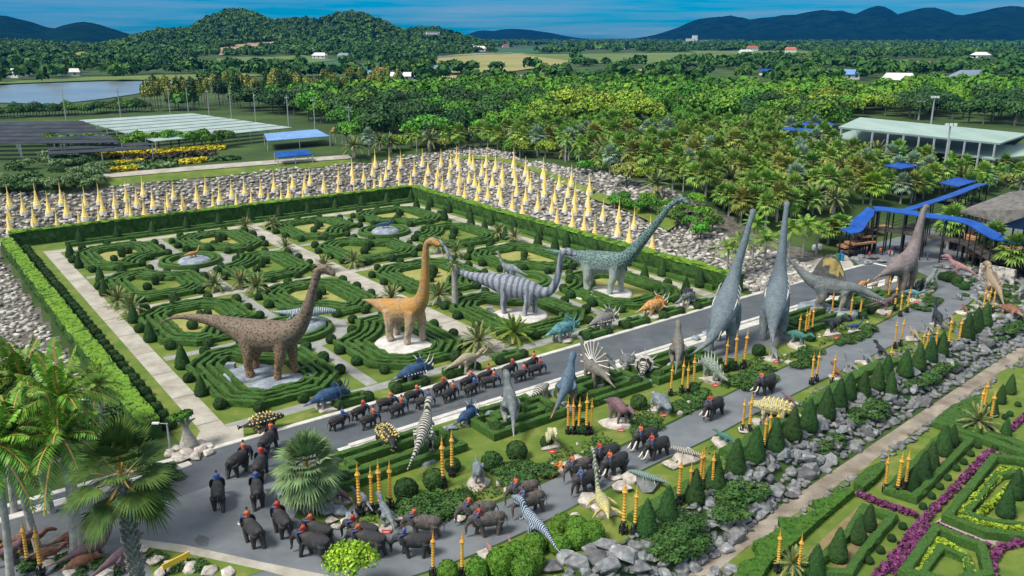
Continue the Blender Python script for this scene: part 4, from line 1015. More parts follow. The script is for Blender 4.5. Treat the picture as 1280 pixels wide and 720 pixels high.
for z, (pa, pb) in ((3.0, ((1205, 300), (1300, 322))), (1.2, ((1213, 318), (1300, 338)))):
    a, b = at(*pa, z), at(*pb, z); n = Vector((2.2, 4.2, 0)); mb = MB(); slab(mb, [a, b, b + n, a + n], .3); mb.obj('deck', DECK, parent=t)
    mr = MB()
    for q in (.5, 1.0): mr.bar(a + Vector((0, 0, q)), b + Vector((0, 0, q)), .035, 4)
    mr.obj('railing', BLACK, parent=t)
    for k in range(6): post(t, lerp(a, b, k / 5) - Vector((0, 0, .05)), .1, BLACK)
mb = MB(); a, b = at(1222, 349), at(1266, 358); d = (b - a).normalized(); n = Vector((-d.y, d.x, 0)) * .4
slab(mb, [a + Vector((0, 0, 2.1)), b + Vector((0, 0, 2.1)), b + n + Vector((0, 0, 2.1)), a + n + Vector((0, 0, 2.1))], 2.2)
tag(mb.obj('mosaic_wall', MURAL), 'pale mosaic patterned wall below the terrace', 'wall')
# distant houses
def house(px, py, w, d, h, roof, lab, wall=None, flat=False, group='far houses on the plain'):
    w *= .8; d *= .8; h *= .75
    b = at(px, py); rz = rnd.uniform(-.4, .4); t = root('house', b, rz, lab, 'house', group)
    mb = MB(); mb.box((0, 0, -.3), (w, d, h + .3)); mb.obj('wall', wall or WALLW, parent=t)
    mb = MB()
    if flat: mb.box((0, 0, h), (w + .5, d + .5, .4))
    else:
        e = .6; x, y = w / 2 + e, d / 2 + e
        mb.add([(-x, -y, h - .15), (x, -y, h - .15), (x, y, h - .15), (-x, y, h - .15), (-x * .75, 0, h + d * .32), (x * .75, 0, h + d * .32)], [(0, 1, 5, 4), (1, 2, 5), (2, 3, 4, 5), (3, 0, 4), (3, 2, 1, 0)])
    mb.obj('roof', roof, parent=t)
    for k in range(max(2, int(w / 4))):
        mb = MB(); x = -w / 2 + w * (k + .5) / max(2, int(w / 4)); mb.box((x, -d / 2 - .03, h * .4), (1.1, .1, 1.2)); mb.obj('window', GLASS, parent=t)
    return t
for (px, py, w, d, h, m, lab) in [
    (470, 100, 12, 9, 4, ROOF_STEELBLUE, 'small far house with blue roof, leftmost of the group past the wood'), (478, 96, 12, 9, 4.5, ROOF_RED, 'far house with dull red roof in the group past the wood'), (494, 101, 11, 8, 3.6, WALLW, 'low white far building left of its twin past the wood'), (513, 101, 11, 8, 3.6, WALLW, 'low white far building right of its twin past the wood'), (550, 95, 17, 11, 5, ROOF_GREY, 'far house with wide slate blue roof beside the dry field'),
    (400, 74, 16, 10, 5, WALLW, 'white far house at the foot of the wooded hill'), (430, 73, 14, 9, 4, ROOF_GREY, 'grey roofed far house at the foot of the wooded hill'), (390, 66, 13, 9, 4, WALLW, 'pale far house on the lower hill slope'), (357, 64, 12, 9, 4, ROOF_RED, 'red roofed far house on the lower hill slope'), (590, 61, 16, 9, 5, ROOF_GREY, 'grey roofed far house left of the orange roofed ones'), (599, 64, 22, 11, 5, WALLW, 'long white far house near the straight white wall'), (632, 59, 18, 11, 5, ROOF_RED, 'orange roofed far house before the blue hills'), (740, 62, 26, 12, 4, WALLW, 'white far house left of the red roofed house on the plain'), (755, 60, 18, 11, 6, ROOF_RED, 'red roofed far house in the middle of the plain'), (786, 61, 24, 12, 6, ROOF_RED, 'wide red roofed far house right of the other red one'),
    (940, 64, 22, 13, 7, ROOF_RED, 'brown red roofed far villa on the right plain'), (932, 67, 24, 10, 4, WALLW, 'white far house left of the brown red villa'), (988, 66, 20, 12, 7, ROOF_RED, 'white far villa with red hipped roof, right of the brown red villa'), (1058, 99, 15, 10, 4, ROOF_STEELBLUE, 'pale blue roofed far house beside the crop field'), (1122, 109, 18, 12, 5, WALLW, 'white far house right of the crop field'), (1150, 111, 11, 8, 4, ROOF_RED, 'red roofed far house behind the white one'), (958, 94, 9, 7, 3, ROOF_BLUE, 'bright blue roofed far hut, left one'), (1000, 92, 9, 7, 3, ROOF_BLUE, 'bright blue roofed far hut, right one'), (20, 97, 16, 9, 4, WALLW, 'white far house on the lake shore, left'), (90, 95, 13, 8, 3.5, WALLW, 'white far house on the lake shore, right'), (270, 99, 9, 7, 3, WALLW, 'tiny white hut at the right tip of the lake'), (1225, 74, 22, 12, 6, WALLW, 'white far house near the right picture edge'), (1212, 103, 26, 14, 4, ROOF_GREY, 'grey far shed near the dark tree line')]:
    house(px, py, w, d, h, m, lab)
for i, (px, w, h) in enumerate([(862, 30, 22), (868, 20, 34), (878, 44, 14), (886, 36, 12), (928, 40, 10), (945, 50, 9), (1082, 40, 12), (1094, 36, 10), (1108, 50, 8), (1140, 44, 9), (1178, 40, 10)]):
    house(px, 55.5, w, 20, h, WALLW, 'white block of the far town below the mountains, %s from the left' % ['first', 'second', 'third', 'fourth', 'fifth', 'sixth', 'seventh', 'eighth', 'ninth', 'tenth', 'eleventh'][i], flat=True, group='town blocks below the mountains')
t = house(540, 47, 20, 16, 10, WALLW, 'grey white multi storey hotel standing on the wooded hillside', flat=True, group=None)
for dx, hh in ((-14, 9), (13, 13)):
    mb = MB(); mb.box((dx * .6, 0, -2), (6, 8, hh * .6 + 2)); mb.obj('wing', WALLW, parent=t)
mb = MB(); a, b = at(540, 73.6), at(640, 68); d = (b - a).normalized(); n = Vector((-d.y, d.x, 0)) * .5; z = Vector((0, 0, 2.6))
slab(mb, [a + z, b + z, b + n + z, a + n + z], 3); tag(mb.obj('boundary_wall', WALLW), 'long straight white wall along the dry field on the plain', 'wall')
# lamp post by the bottle tree
b = at(213, 563); h = tall(b, 529); t = root('street_lamp', b, 0, 'slim grey street lamp with one arm beside the bottle tree', 'street lamp')
mb = MB(); mb.lathe([(.1, 0), (.06, h)], 8); mb.obj('post', GREY, parent=t); mb = MB(); mb.bar((0, 0, h - .05), (-.75, -.1, h + .05), .035); mb.obj('arm', GREY, parent=t); mb = MB(); mb.box((-.8, -.1, h), (.5, .22, .1)); mb.obj('lamp_head', WHITE, parent=t)
# ------------------------------------------------------------------ dinosaur statues
def skin(name, back, belly, pat=None, kind='spots', scale=2.0, amt=.8, zmid=0.0, zr=.8, rough=.7):
    """painted hide: back and belly paint plus spots / stripes / patches"""
    m = bpy.data.materials.new(name); m.use_nodes = True; nt = m.node_tree; N = nt.nodes; L = nt.links; b = N['Principled BSDF']
    b.inputs['Roughness'].default_value = rough; b.inputs['Specular IOR Level'].default_value = .3
    tc = N.new('ShaderNodeTexCoord'); sp = N.new('ShaderNodeSeparateXYZ'); L.new(tc.outputs['Object'], sp.inputs[0])
    ns = N.new('ShaderNodeTexNoise'); ns.inputs['Scale'].default_value = 1.4; ns.inputs['Detail'].default_value = 7; L.new(tc.outputs['Object'], ns.inputs['Vector'])
    ad = N.new('ShaderNodeMath'); ad.operation = 'MULTIPLY_ADD'; L.new(ns.outputs[0], ad.inputs[0]); ad.inputs[1].default_value = zr * 1.2; L.new(sp.outputs[2], ad.inputs[2])
    mr = N.new('ShaderNodeMapRange'); L.new(ad.outputs[0], mr.inputs[0]); mr.inputs[1].default_value = zmid - zr * .5 + zr * .6; mr.inputs[2].default_value = zmid + zr * .5 + zr * .6
    mx = N.new('ShaderNodeMix'); mx.data_type = 'RGBA'; L.new(mr.outputs[0], mx.inputs[0]); mx.inputs[6].default_value = (*belly, 1); mx.inputs[7].default_value = (*back, 1)
    col = mx.outputs[2]
    if pat:
        if kind == 'spots':
            vo = N.new('ShaderNodeTexVoronoi'); vo.inputs['Scale'].default_value = scale; L.new(tc.outputs['Object'], vo.inputs['Vector']); src = vo.outputs['Distance']; lo, hi = .42, .30
        elif kind == 'cells':
            vo = N.new('ShaderNodeTexVoronoi'); vo.feature = 'DISTANCE_TO_EDGE'; vo.inputs['Scale'].default_value = scale; L.new(tc.outputs['Object'], vo.inputs['Vector']); src = vo.outputs['Distance']; lo, hi = .13, .06
        elif kind == 'stripes':
            wv = N.new('ShaderNodeTexWave'); wv.bands_direction = 'X'; wv.inputs['Scale'].default_value = scale; wv.inputs['Distortion'].default_value = 5.0; wv.inputs['Detail'].default_value = 2; wv.inputs['Detail Scale'].default_value = .7
            L.new(tc.outputs['Object'], wv.inputs['Vector']); src = wv.outputs['Fac']; lo, hi = .52, .66
        else:
            n3 = N.new('ShaderNodeTexNoise'); n3.inputs['Scale'].default_value = scale; n3.inputs['Detail'].default_value = 4; L.new(tc.outputs['Object'], n3.inputs['Vector']); src = n3.outputs[0]; lo, hi = .48, .6
        m2 = N.new('ShaderNodeMapRange'); L.new(src, m2.inputs[0]); m2.inputs[1].default_value = lo; m2.inputs[2].default_value = hi; m2.inputs[4].default_value = amt
        m3 = N.new('ShaderNodeMix'); m3.data_type = 'RGBA'; L.new(m2.outputs[0], m3.inputs[0]); L.new(col, m3.inputs[6]); m3.inputs[7].default_value = (*pat, 1); col = m3.outputs[2]
    n4 = N.new('ShaderNodeTexNoise'); n4.inputs['Scale'].default_value = 5; n4.inputs['Detail'].default_value = 6; L.new(tc.outputs['Object'], n4.inputs['Vector'])
    hs = N.new('ShaderNodeHueSaturation'); m4 = N.new('ShaderNodeMapRange'); L.new(n4.outputs[0], m4.inputs[0]); m4.inputs[1].default_value = .3; m4.inputs[2].default_value = .7; m4.inputs[3].default_value = .72; m4.inputs[4].default_value = 1.25
    L.new(m4.outputs[0], hs.inputs['Value']); L.new(col, hs.inputs['Color']); L.new(hs.outputs[0], b.inputs['Base Color'])
    vo2 = N.new('ShaderNodeTexVoronoi'); vo2.inputs['Scale'].default_value = 9; L.new(tc.outputs['Object'], vo2.inputs['Vector'])
    bp = N.new('ShaderNodeBump'); bp.inputs['Strength'].default_value = .5; bp.inputs['Distance'].default_value = .05; L.new(vo2.outputs['Distance'], bp.inputs['Height']); L.new(bp.outputs[0], b.inputs['Normal'])
    return m
def leg4(mb, hx, hy, top, r, foot, dx=0, kneex=.0, sgn=1, seg=8):
    """pillar leg from hip height top to the ground"""
    for s in (-1, 1):
        o = dx * s
        tube(mb, [(hx, s * hy * .7, top), (hx + kneex + o * .3, s * hy, top * .62), (hx + o * .7 - kneex * .4, s * hy, top * .3), (hx + o, s * hy, r * .35), (hx + o + foot * .25, s * hy, .02)], [r * 1.45, r * 1.1, r * .78, r * .85, r * .95], seg)
def sauropod(name, spine, fx, rx, hy, ftop, rtop, r, voxel=.13, stride=.35):
    mb = MB(); tube(mb, [p[:3] for p in spine], [p[3] for p in spine], 14, smooth=5)
    leg4(mb, fx, hy, ftop, r, .5, stride, .12); leg4(mb, rx, hy * 1.05, rtop, r * 1.08, .5, -stride, .2)
    h, h0 = spine[-2], spine[-3]
    return remesh(mb, name, voxel, 4)
def statue_obj(name, me, mat, loc, rz, label, group=None, s=1, cat='dinosaur statue'):
    r = root('dinosaur_statue', loc, rz, label, cat, group, s); b = link('body', me, r)
    if not me.materials: me.materials.append(mat)
    setmat(b, mat); return r
def eyes(r, pts, rad=.07):
    for p in pts:
        mb = MB(); mb.lathe([(rad * math.sin(math.pi * k / 6) + .002, -rad * math.cos(math.pi * k / 6)) for k in range(7)], 8, p); mb.obj('eye', BLACK, parent=r, smooth=True)
BROWN = skin('brown_spotted_hide', (.17, .145, .12), (.25, .17, .10), (.30, .28, .25), 'spots', 4.2, .55, 2.6, 2.0)
BROWN = skin('brown_spotted_hide', (.17, .125, .09), (.24, .145, .08), (.035, .03, .027), 'spots', 4.5, .85, 2.6, 2.0)
ORANGE = skin('orange_hide', (.42, .21, .045), (.40, .32, .23), (.24, .19, .14), 'patch', 2.2, .8, 3.0, 2.2)
STRIPE = skin('grey_striped_hide', (.24, .26, .30), (.33, .34, .36), (.045, .055, .08), 'stripes', .46, .7, 1.6, 1.5)
TEAL = skin('teal_net_hide', (.035, .085, .085), (.34, .36, .33), (.30, .37, .32), 'cells', 2.8, .5, 3.2, 1.8)
SLATE = skin('slate_hide', (.13, .165, .185), (.20, .225, .235), (.10, .125, .145), 'patch', 1.5, .6, 2, 3)
PURPB = skin('dusky_brown_hide', (.19, .155, .15), (.27, .205, .16), (.12, .10, .10), 'patch', 1.1, .6, 2.8, 2)
def head_pts(x, y, z, s, down=.25):
    return [(x, y, z, .36 * s), (x + .45 * s, y, z + .12 * s, .44 * s), (x + 1.0 * s, y, z - down * .5 * s, .32 * s), (x + 1.45 * s, y, z - down * s, .20 * s)]
# the four great statues of the garden
def base_disc(name, label, loc, rx, ry, h, mat, rz=0, seed=0):
    mb = MB(); n = 28; pr = []
    for z, k in ((-.1, 1.0), (h * .6, .98), (h, .90)):
        pr.append([(rx * k * (1 + .07 * noise.noise(Vector((math.cos(2 * math.pi * i / n) * 1.5 + seed, math.sin(2 * math.pi * i / n) * 1.5, 0)))) * math.cos(2 * math.pi * i / n), ry * k * (1 + .07 * noise.noise(Vector((math.cos(2 * math.pi * i / n) * 1.5, math.sin(2 * math.pi * i / n) * 1.5 + seed, 5)))) * math.sin(2 * math.pi * i / n), z) for i in range(n)])
    v = sum(pr, []); f = [(j * n + i, j * n + (i + 1) % n, (j + 1) * n + (i + 1) % n, (j + 1) * n + i) for j in range(2) for i in range(n)]; c = len(v); v.append((0, 0, h * 1.08)); f += [(2 * n + i, 2 * n + (i + 1) % n, c) for i in range(n)]
    mb.add(v, f); o = mb.obj(name, mat, smooth=True); o.location = loc; o.rotation_euler = (0, 0, rz); return tag(o, label, 'rock base', 'rock bases of the statues')
def gz(p, dz=.0): q = at(*p); return (q.x, q.y, q.z + dz)
# brown sauropod
sp_ = [(-11.2, -.5, 3.9, .07), (-9.6, -.3, 4.75, .16), (-7.6, 0, 4.95, .32), (-5.6, .1, 4.75, .55), (-3.8, .05, 4.45, .85), (-2.2, 0, 4.0, 1.25), (-.4, 0, 3.75, 1.5), (1.5, 0, 3.95, 1.38), (2.9, 0, 4.7, .98), (3.8, 0, 5.8, .68), (4.5, 0, 7.3, .50), (5.0, 0, 8.8, .40), (5.4, .0, 9.9, .36)] + head_pts(5.7, 0, 10.35, 1.0, .35)
me = sauropod('body', sp_, 1.7, -1.7, .95, 3.6, 3.6, .48, .12)
D1 = statue_obj('a', me, BROWN, gz((338, 472), .3), heading((300, 468), (358, 474)), 'huge brown long-necked sauropod with black speckles and reddish tail tip held out left'); eyes(D1, [(6.2, .38, 10.55), (6.2, -.38, 10.55)])
base_disc('rock_disc', 'grey rock disc under the hind feet of the brown sauropod', gz((311, 469)), 2.4, 1.9, .4, BLUEROCK, .4, 1)
base_disc('rock_disc', 'longer grey rock disc under the front feet of the brown sauropod', gz((351, 480)), 3.3, 1.4, .35, BLUEROCK, heading((320, 487), (380, 475)), 2)
mb = MB(); mb.box((0, 0, 0), (.9, .7, .8), top=.9); o = mb.obj('marker_stone', BLUEROCK, loc=gz((289, 464))); tag(o, 'small square grey stone beside the brown sauropod feet', 'stone block')
# golden sauropod
sp_ = [(-7.4, 1.5, 3.1, .07), (-6.2, 1.2, 3.3, .2), (-4.8, .7, 3.45, .42), (-3.4, .3, 3.5, .75), (-2.0, 0, 3.5, 1.05), (-.4, 0, 3.5, 1.28), (1.3, 0, 4.0, 1.2), (2.4, 0, 5.0, .86), (2.9, 0, 6.4, .62), (3.1, 0, 8.2, .47), (3.2, 0, 10.0, .38), (3.4, 0, 11.3, .34)] + head_pts(3.8, 0, 11.7, 1.0, .2)
me = sauropod('body', sp_, 1.5, -1.5, .95, 3.7, 3.4, .50, .12)
D2 = statue_obj('a', me, ORANGE, gz((506, 429), .3), heading((490, 425), (525, 433)), 'tall golden orange sauropod with upright neck on a round pale base', None, .92); eyes(D2, [(4.3, .38, 11.9), (4.3, -.38, 11.9)])
base_disc('rock_disc', 'round pale base under the golden orange sauropod', gz((508, 431)), 3.4, 3.1, .35, WHITEBASE, 0, 3)
# striped sauropod
sp_ = [(-10.6, .9, 7.4, .07), (-9.7, .7, 7.2, .15), (-8.8, .5, 6.2, .2), (-8.0, .3, 4.9, .26), (-6.6, .1, 3.9, .38), (-4.8, 0, 3.6, .58), (-3.0, 0, 3.4, .9), (-1.4, 0, 3.1, 1.2), (.3, 0, 2.9, 1.25), (1.8, 0, 2.85, 1.0), (2.9, 0, 2.7, .68), (3.9, 0, 3.0, .52), (4.6, 0, 4.2, .42), (4.95, 0, 5.8, .36), (5.1, 0, 7.0, .33)] + head_pts(5.4, 0, 7.5, 1.0, .15)
me = sauropod('body', sp_, 1.6, -1.5, .8, 2.6, 2.9, .40, .11)
D3 = statue_obj('a', me, STRIPE, gz((646, 394), .3), heading((620, 389), (675, 396)), 'grey and black striped sauropod with whip tail curled high over the left hedge'); eyes(D3, [(5.9, .38, 7.75), (5.9, -.38, 7.75)])
base_disc('rock_disc', 'round pale base under the grey striped sauropod', gz((648, 397)), 3.4, 2.8, .35, WHITEBASE, .3, 4)
# teal sauropod
sp_ = [(-9.4, .6, 4.3, .08), (-7.8, .4, 4.2, .2), (-5.8, .2, 4.15, .42), (-4.0, 0, 4.1, .75), (-2.3, 0, 3.9, 1.2), (-.3, 0, 3.75, 1.5), (1.7, 0, 4.0, 1.4), (3.1, 0, 4.7, 1.0), (4.4, 0, 6.1, .75), (5.9, 0, 8.1, .58), (7.4, 0, 10.2, .46), (8.4, 0, 11.7, .38), (9.2, 0, 12.5, .34)] + head_pts(9.7, 0, 12.8, .95, .25)
me = sauropod('body', sp_, 2.0, -1.9, 1.0, 3.7, 3.6, .52, .13)
D4 = statue_obj('a', me, TEAL, gz((752, 366), .3), heading((725, 362), (785, 372)), 'dark teal sauropod with net patterned sides and long neck slanting right over the bank', None, .94); eyes(D4, [(10.2, .36, 13.0), (10.2, -.36, 13.0)])
base_disc('rock_disc', 'round pale base under the dark teal sauropod', gz((755, 369)), 3.6, 3.0, .35, WHITEBASE, .2, 5)
# two tall slate sauropods seen from behind
def tall_slate(curl, lean):
    sp_ = [(-6.6, curl, .7, .07), (-5.6, curl * .75, 1.0, .18), (-4.6, curl * .35, 1.8, .38), (-3.6, curl * .1, 2.9, .72), (-2.4, 0, 3.9, 1.2), (-.9, 0, 4.6, 1.55), (.8, 0, 5.4, 1.5), (2.1, 0, 6.6, 1.15), (2.9, -.1 * lean, 8.0, .80), (3.5, -.35 * lean, 10.0, .58), (4.0, -.7 * lean, 12.2, .45), (4.4, -.95 * lean, 14.2, .35), (4.7, -1.1 * lean, 15.2, .32)]
    e = sp_[-1]; sp_ += [(e[0] + .4, e[1], e[2] + .35, .42), (e[0] + 1.0, e[1], e[2] + .2, .34), (e[0] + 1.45, e[1], e[2] - .05, .22)]
    return sauropod('body', sp_, 1.6, -1.5, 1.05, 5.0, 4.0, .56, .13)
for px, curl, lean, lab, hp in (((903, 434), 2.4, 1.2, 'towering slate grey sauropod seen from behind, left of the pair, tail curled left', (922, 408)), ((966, 420), -.3, .0, 'towering slate grey sauropod seen from behind, right of the pair, neck straight up', (971, 396))):
    r = statue_obj('a', tall_slate(curl, lean), SLATE, gz(px, .08), heading(px, hp), lab, 'pair of tall slate sauropods', .84)
    for s in (-1, 1):      # pale painted folds over the hips and ribs
        mb = MB(); tube(mb, [(.3, s * 1.30, 6.0), (-.9, s * 1.28, 5.45), (-2.0, s * 1.02, 4.75), (-3.2, s * .62, 3.75), (-4.4, s * .36, 2.35)], [.05, .11, .12, .09, .04], 6); mb.obj('hip_fold', WHITEBASE, parent=r, smooth=True)
        for k in range(4):
            mb = MB(); x = .2 + k * .5; w_ = 1.52 - .07 * k; tube(mb, [(x, s * w_ * .78, 6.1 + k * .42), (x - .1, s * w_, 5.55 + k * .42), (x + .05, s * w_ * .97, 4.9 + k * .42)], [.03, .06, .03], 5); mb.obj('rib_fold', WHITEBASE, parent=r, smooth=True)
sheet('pavement', PQ([(12.6, -52.2), (24.8, -52.6), (24.8, -47.5), (12.8, -47.5)]), .045, G_ASPHALT2)
# dusky sauropod at the entrance
sp_ = [(-7.4, .4, 3.0, .08), (-6.0, .3, 3.4, .22), (-4.4, .1, 3.7, .5), (-2.8, 0, 3.9, .95), (-1.2, 0, 4.0, 1.4), (.5, 0, 4.3, 1.45), (1.9, 0, 5.2, 1.1), (2.7, 0, 6.6, .8), (3.2, 0, 8.4, .6), (3.6, 0, 10.2, .46), (3.9, 0, 11.2, .38)] + head_pts(4.2, 0, 11.6, .95, .2)
me = sauropod('body', sp_, 1.5, -1.4, .95, 4.4, 4.0, .5, .13)
statue_obj('a', me, PURPB, gz((1124, 366), .05), heading((1110, 366), (1140, 355)), 'dusky purple brown sauropod standing at the entrance end of the island', None, .86)
sheet('pavement', PQ([(46.4, -52.4), (54.5, -51.8), (54.5, -47.5), (46.4, -47.5)]), .045, G_ASPHALT2)
# ---------------- smaller kinds
def theropod(jaw=1.0, seed=0, tail_up=0, voxel=.075, crest=False):
    """hip at 2 m, about 8 m long, head at 4 m"""
    mb = MB()
    sp_ = [(-5.2, .5, 1.0 + tail_up, .06), (-4.0, .35, 1.35 + tail_up * .8, .16), (-2.8, .15, 1.8 + tail_up * .4, .30), (-1.5, 0, 2.25, .52), (-.3, 0, 2.5, .74), (.8, 0, 2.75, .80), (1.6, 0, 3.2, .58), (2.0, 0, 3.75, .44), (2.3, 0, 4.15, .46), (2.9, 0, 4.25, .46), (3.5, 0, 4.12, .33), (4.0, 0, 4.0, .22)]
    tube(mb, [p[:3] for p in sp_], [p[3] for p in sp_], 12, smooth=4, flat=.85)
    tube(mb, [(2.4, 0, 3.85), (3.1, 0, 3.55), (3.75, 0, 3.5)], [.30, .20, .12], 8, flat=.9)
    for s, o in ((-1, .35), (1, -.3)):
        tube(mb, [(-.3, s * .45, 2.4), (.2 + o * .5, s * .62, 1.5), (-.25 + o * .8, s * .6, .75), (0 + o, s * .6, .16), (.5 + o, s * .62, .06)], [.58, .44, .22, .19, .16], 9)
        for a in (-.25, .25): tube(mb, [(o, s * .6, .14), (.45 + o, s * .6 + a, .06)], [.14, .07], 6)
        tube(mb, [(1.3, s * .5, 2.7), (1.7, s * .62, 2.25), (2.05, s * .55, 2.35)], [.17, .12, .08], 7)
    return remesh(mb, 'body', voxel, 3)
def ceratops(frill=True, nose=True, voxel=.06):
    """about 5.5 m long, back at 2 m"""
    mb = MB()
    sp_ = [(-3.2, .4, .7, .06), (-2.4, .25, 1.0, .2), (-1.5, 0, 1.4, .52), (-.5, 0, 1.55, .82), (.6, 0, 1.55, .80), (1.3, 0, 1.6, .6), (1.8, 0, 1.6, .5), (2.5, 0, 1.35, .36), (3.0, 0, 1.05, .16)]
    tube(mb, [p[:3] for p in sp_], [p[3] for p in sp_], 12, smooth=4)
    leg4(mb, .8, .55, 1.4, .26, .25, .15, .08); leg4(mb, -1.0, .55, 1.5, .3, .25, -.15, .1)
    if frill:
        n = 12; v = []; f = []
        for k in range(n + 1):
            a = math.pi * (k / n - .5) * 1.5; rr = 1.15 * (1 + .08 * (k % 2))
            for xo in (-.07, .07): v += [(1.65 + xo, .35 * math.sin(a), 1.65 + .3 * math.cos(a)), (1.25 + xo - .1, rr * math.sin(a), 1.75 + rr * math.cos(a))]
        for k in range(n):
            a = k * 4; b = a + 4; f += [(a, b, b + 1, a + 1), (a + 2, a + 3, b + 3, b + 2), (a + 1, b + 1, b + 3, a + 3), (a, a + 2, b + 2, b)]
        f += [(0, 1, 3, 2), (n * 4, n * 4 + 2, n * 4 + 3, n * 4 + 1)]
        mb.add(v, f)
    return remesh(mb, 'body', voxel, 2)
def horned(r, long=1.0, mat=None, spikes=0):
    for s in (-1, 1):
        mb = MB(); tube(mb, [(2.0, s * .3, 1.95), (2.5, s * .42, 2.35), (2.85, s * .4, 2.3 + .8 * long)], [.11, .08, .01], 7); mb.obj('horn', mat or WHITEBASE, parent=r, smooth=True)
    mb = MB(); tube(mb, [(2.75, 0, 1.4), (2.95, 0, 1.65), (3.0, 0, 1.9)], [.12, .07, .01], 7); mb.obj('nose_horn', mat or WHITEBASE, parent=r, smooth=True)
    for k in range(spikes):
        a = math.pi * (k / max(1, spikes - 1) - .5) * 1.1; mb = MB(); tube(mb, [(1.2, 1.1 * math.sin(a), 1.75 + 1.1 * math.cos(a)), (.9, 1.9 * math.sin(a), 1.75 + 1.95 * math.cos(a))], [.10, .01], 6); mb.obj('frill_spike', mat or WHITEBASE, parent=r, smooth=True)
def armoured(voxel=.055):
    """low wide ankylosaur, 5 m long, with club tail"""
    mb = MB()
    sp_ = [(-2.9, .5, .85, .3), (-2.6, .45, .85, .15), (-1.9, .2, .95, .25), (-1.2, 0, 1.1, .55), (-.2, 0, 1.2, .78), (.9, 0, 1.15, .66), (1.5, 0, 1.15, .42), (2.0, 0, 1.1, .36), (2.4, 0, 1.0, .2)]
    tube(mb, [p[:3] for p in sp_], [p[3] for p in sp_], 12, smooth=4, flat=1.25)
    leg4(mb, .8, .65, 1.0, .22, .2, .1, .05); leg4(mb, -.9, .65, 1.1, .25, .2, -.1, .05)
    return remesh(mb, 'body', voxel, 2)
def studs(r, mat, rows=4, long=.22, name='armour_spike'):
    mbp = None
    for k in range(7):
        x = -1.5 + k * .42; w = .75 * math.cos(x * .55)
        for j in range(rows):
            a = (j / (rows - 1) - .5) * 2.5; y, z = 1.2 * (w + .05) * math.sin(a), 1.18 + (w + .02) * math.cos(a)
            mb = MB(); tube(mb, [(x, y * .93, z - .03), (x - .05, y * (1 + long), z + long * math.cos(a))], [.11, .01], 5, smooth=0); mb.obj(name, mat, parent=r)
def plated(voxel=.06):
    """arched stegosaur about 6 m long"""
    mb = MB()
    sp_ = [(-3.6, .4, 1.0, .06), (-2.8, .2, 1.25, .17), (-1.8, 0, 1.8, .45), (-.7, 0, 2.15, .80), (.5, 0, 1.8, .72), (1.4, 0, 1.25, .42), (2.1, 0, 1.0, .25), (2.5, 0, .95, .2), (2.9, 0, .85, .1)]
    tube(mb, [p[:3] for p in sp_], [p[3] for p in sp_], 12, smooth=4)
    leg4(mb, .9, .45, 1.3, .21, .2, .12, .05); leg4(mb, -.9, .5, 1.9, .27, .22, -.12, .15)
    return remesh(mb, 'body', voxel, 2)
def plates(r, mat, n=9, spiky=False):
    for k in range(n):
        t = k / (n - 1); x = 1.8 - 4.6 * t; z = 1.2 + 1.7 * math.sin(math.pi * min(1, t * .95 + .05)) ** 1.1; h = (.25 + .65 * math.sin(math.pi * t))
        for s in (-1, 1):
            mb = MB()
            if spiky: tube(mb, [(x, s * .2, z - .15), (x - .1, s * .32, z + h * 1.1)], [.11, .01], 5, smooth=0)
            else:
                w = h * .42; y = s * .16; mb.add([(x - w * .5, y - .03, z - .2), (x + w * .5, y - .03, z - .2), (x + w, y + s * .08 - .03, z + h * .45), (x, y + s * .12, z + h), (x - w, y + s * .08 - .03, z + h * .45), (x - w * .5, y + .04, z - .2), (x + w * .5, y + .04, z - .2), (x + w, y + s * .08 + .04, z + h * .45), (x, y + s * .12 + .02, z + h), (x - w, y + s * .08 + .04, z + h * .45)], [(0, 1, 2, 3, 4), (9, 8, 7, 6, 5), (0, 5, 6, 1), (1, 6, 7, 2), (2, 7, 8, 3), (3, 8, 9, 4), (4, 9, 5, 0)])
            mb.obj('back_spike' if spiky else 'back_plate', mat, parent=r)
def ornithopod(voxel=.055):
    """four footed duckbill, 5 m long"""
    mb = MB()
    sp_ = [(-3.4, .3, .9, .06), (-2.5, .2, 1.2, .18), (-1.5, 0, 1.55, .42), (-.4, 0, 1.75, .68), (.6, 0, 1.7, .60), (1.3, 0, 1.75, .36), (1.75, 0, 2.05, .27), (2.1, 0, 2.3, .27), (2.6, 0, 2.2, .21), (2.95, 0, 2.05, .13)]
    tube(mb, [p[:3] for p in sp_], [p[3] for p in sp_], 12, smooth=4, flat=.9)
    leg4(mb, .8, .38, 1.4, .15, .18, .1, .05); leg4(mb, -.7, .45, 1.6, .26, .25, -.15, .15)
    return remesh(mb, 'body', voxel, 2)
def small_sauro(voxel=.055):
    mb = MB()
    sp_ = [(-4.2, .5, 1.2, .05), (-3.0, .3, 1.3, .14), (-1.8, .1, 1.5, .34), (-.6, 0, 1.55, .62), (.6, 0, 1.55, .58), (1.4, 0, 1.9, .32), (1.9, 0, 2.6, .22), (2.2, 0, 3.3, .18), (2.55, 0, 3.6, .2), (2.95, 0, 3.5, .1)]
    tube(mb, [p[:3] for p in sp_], [p[3] for p in sp_], 12, smooth=4)
    leg4(mb, .7, .4, 1.4, .19, .18, .1, .05); leg4(mb, -.7, .42, 1.4, .21, .18, -.1, .05)
    return remesh(mb, 'body', voxel, 2)
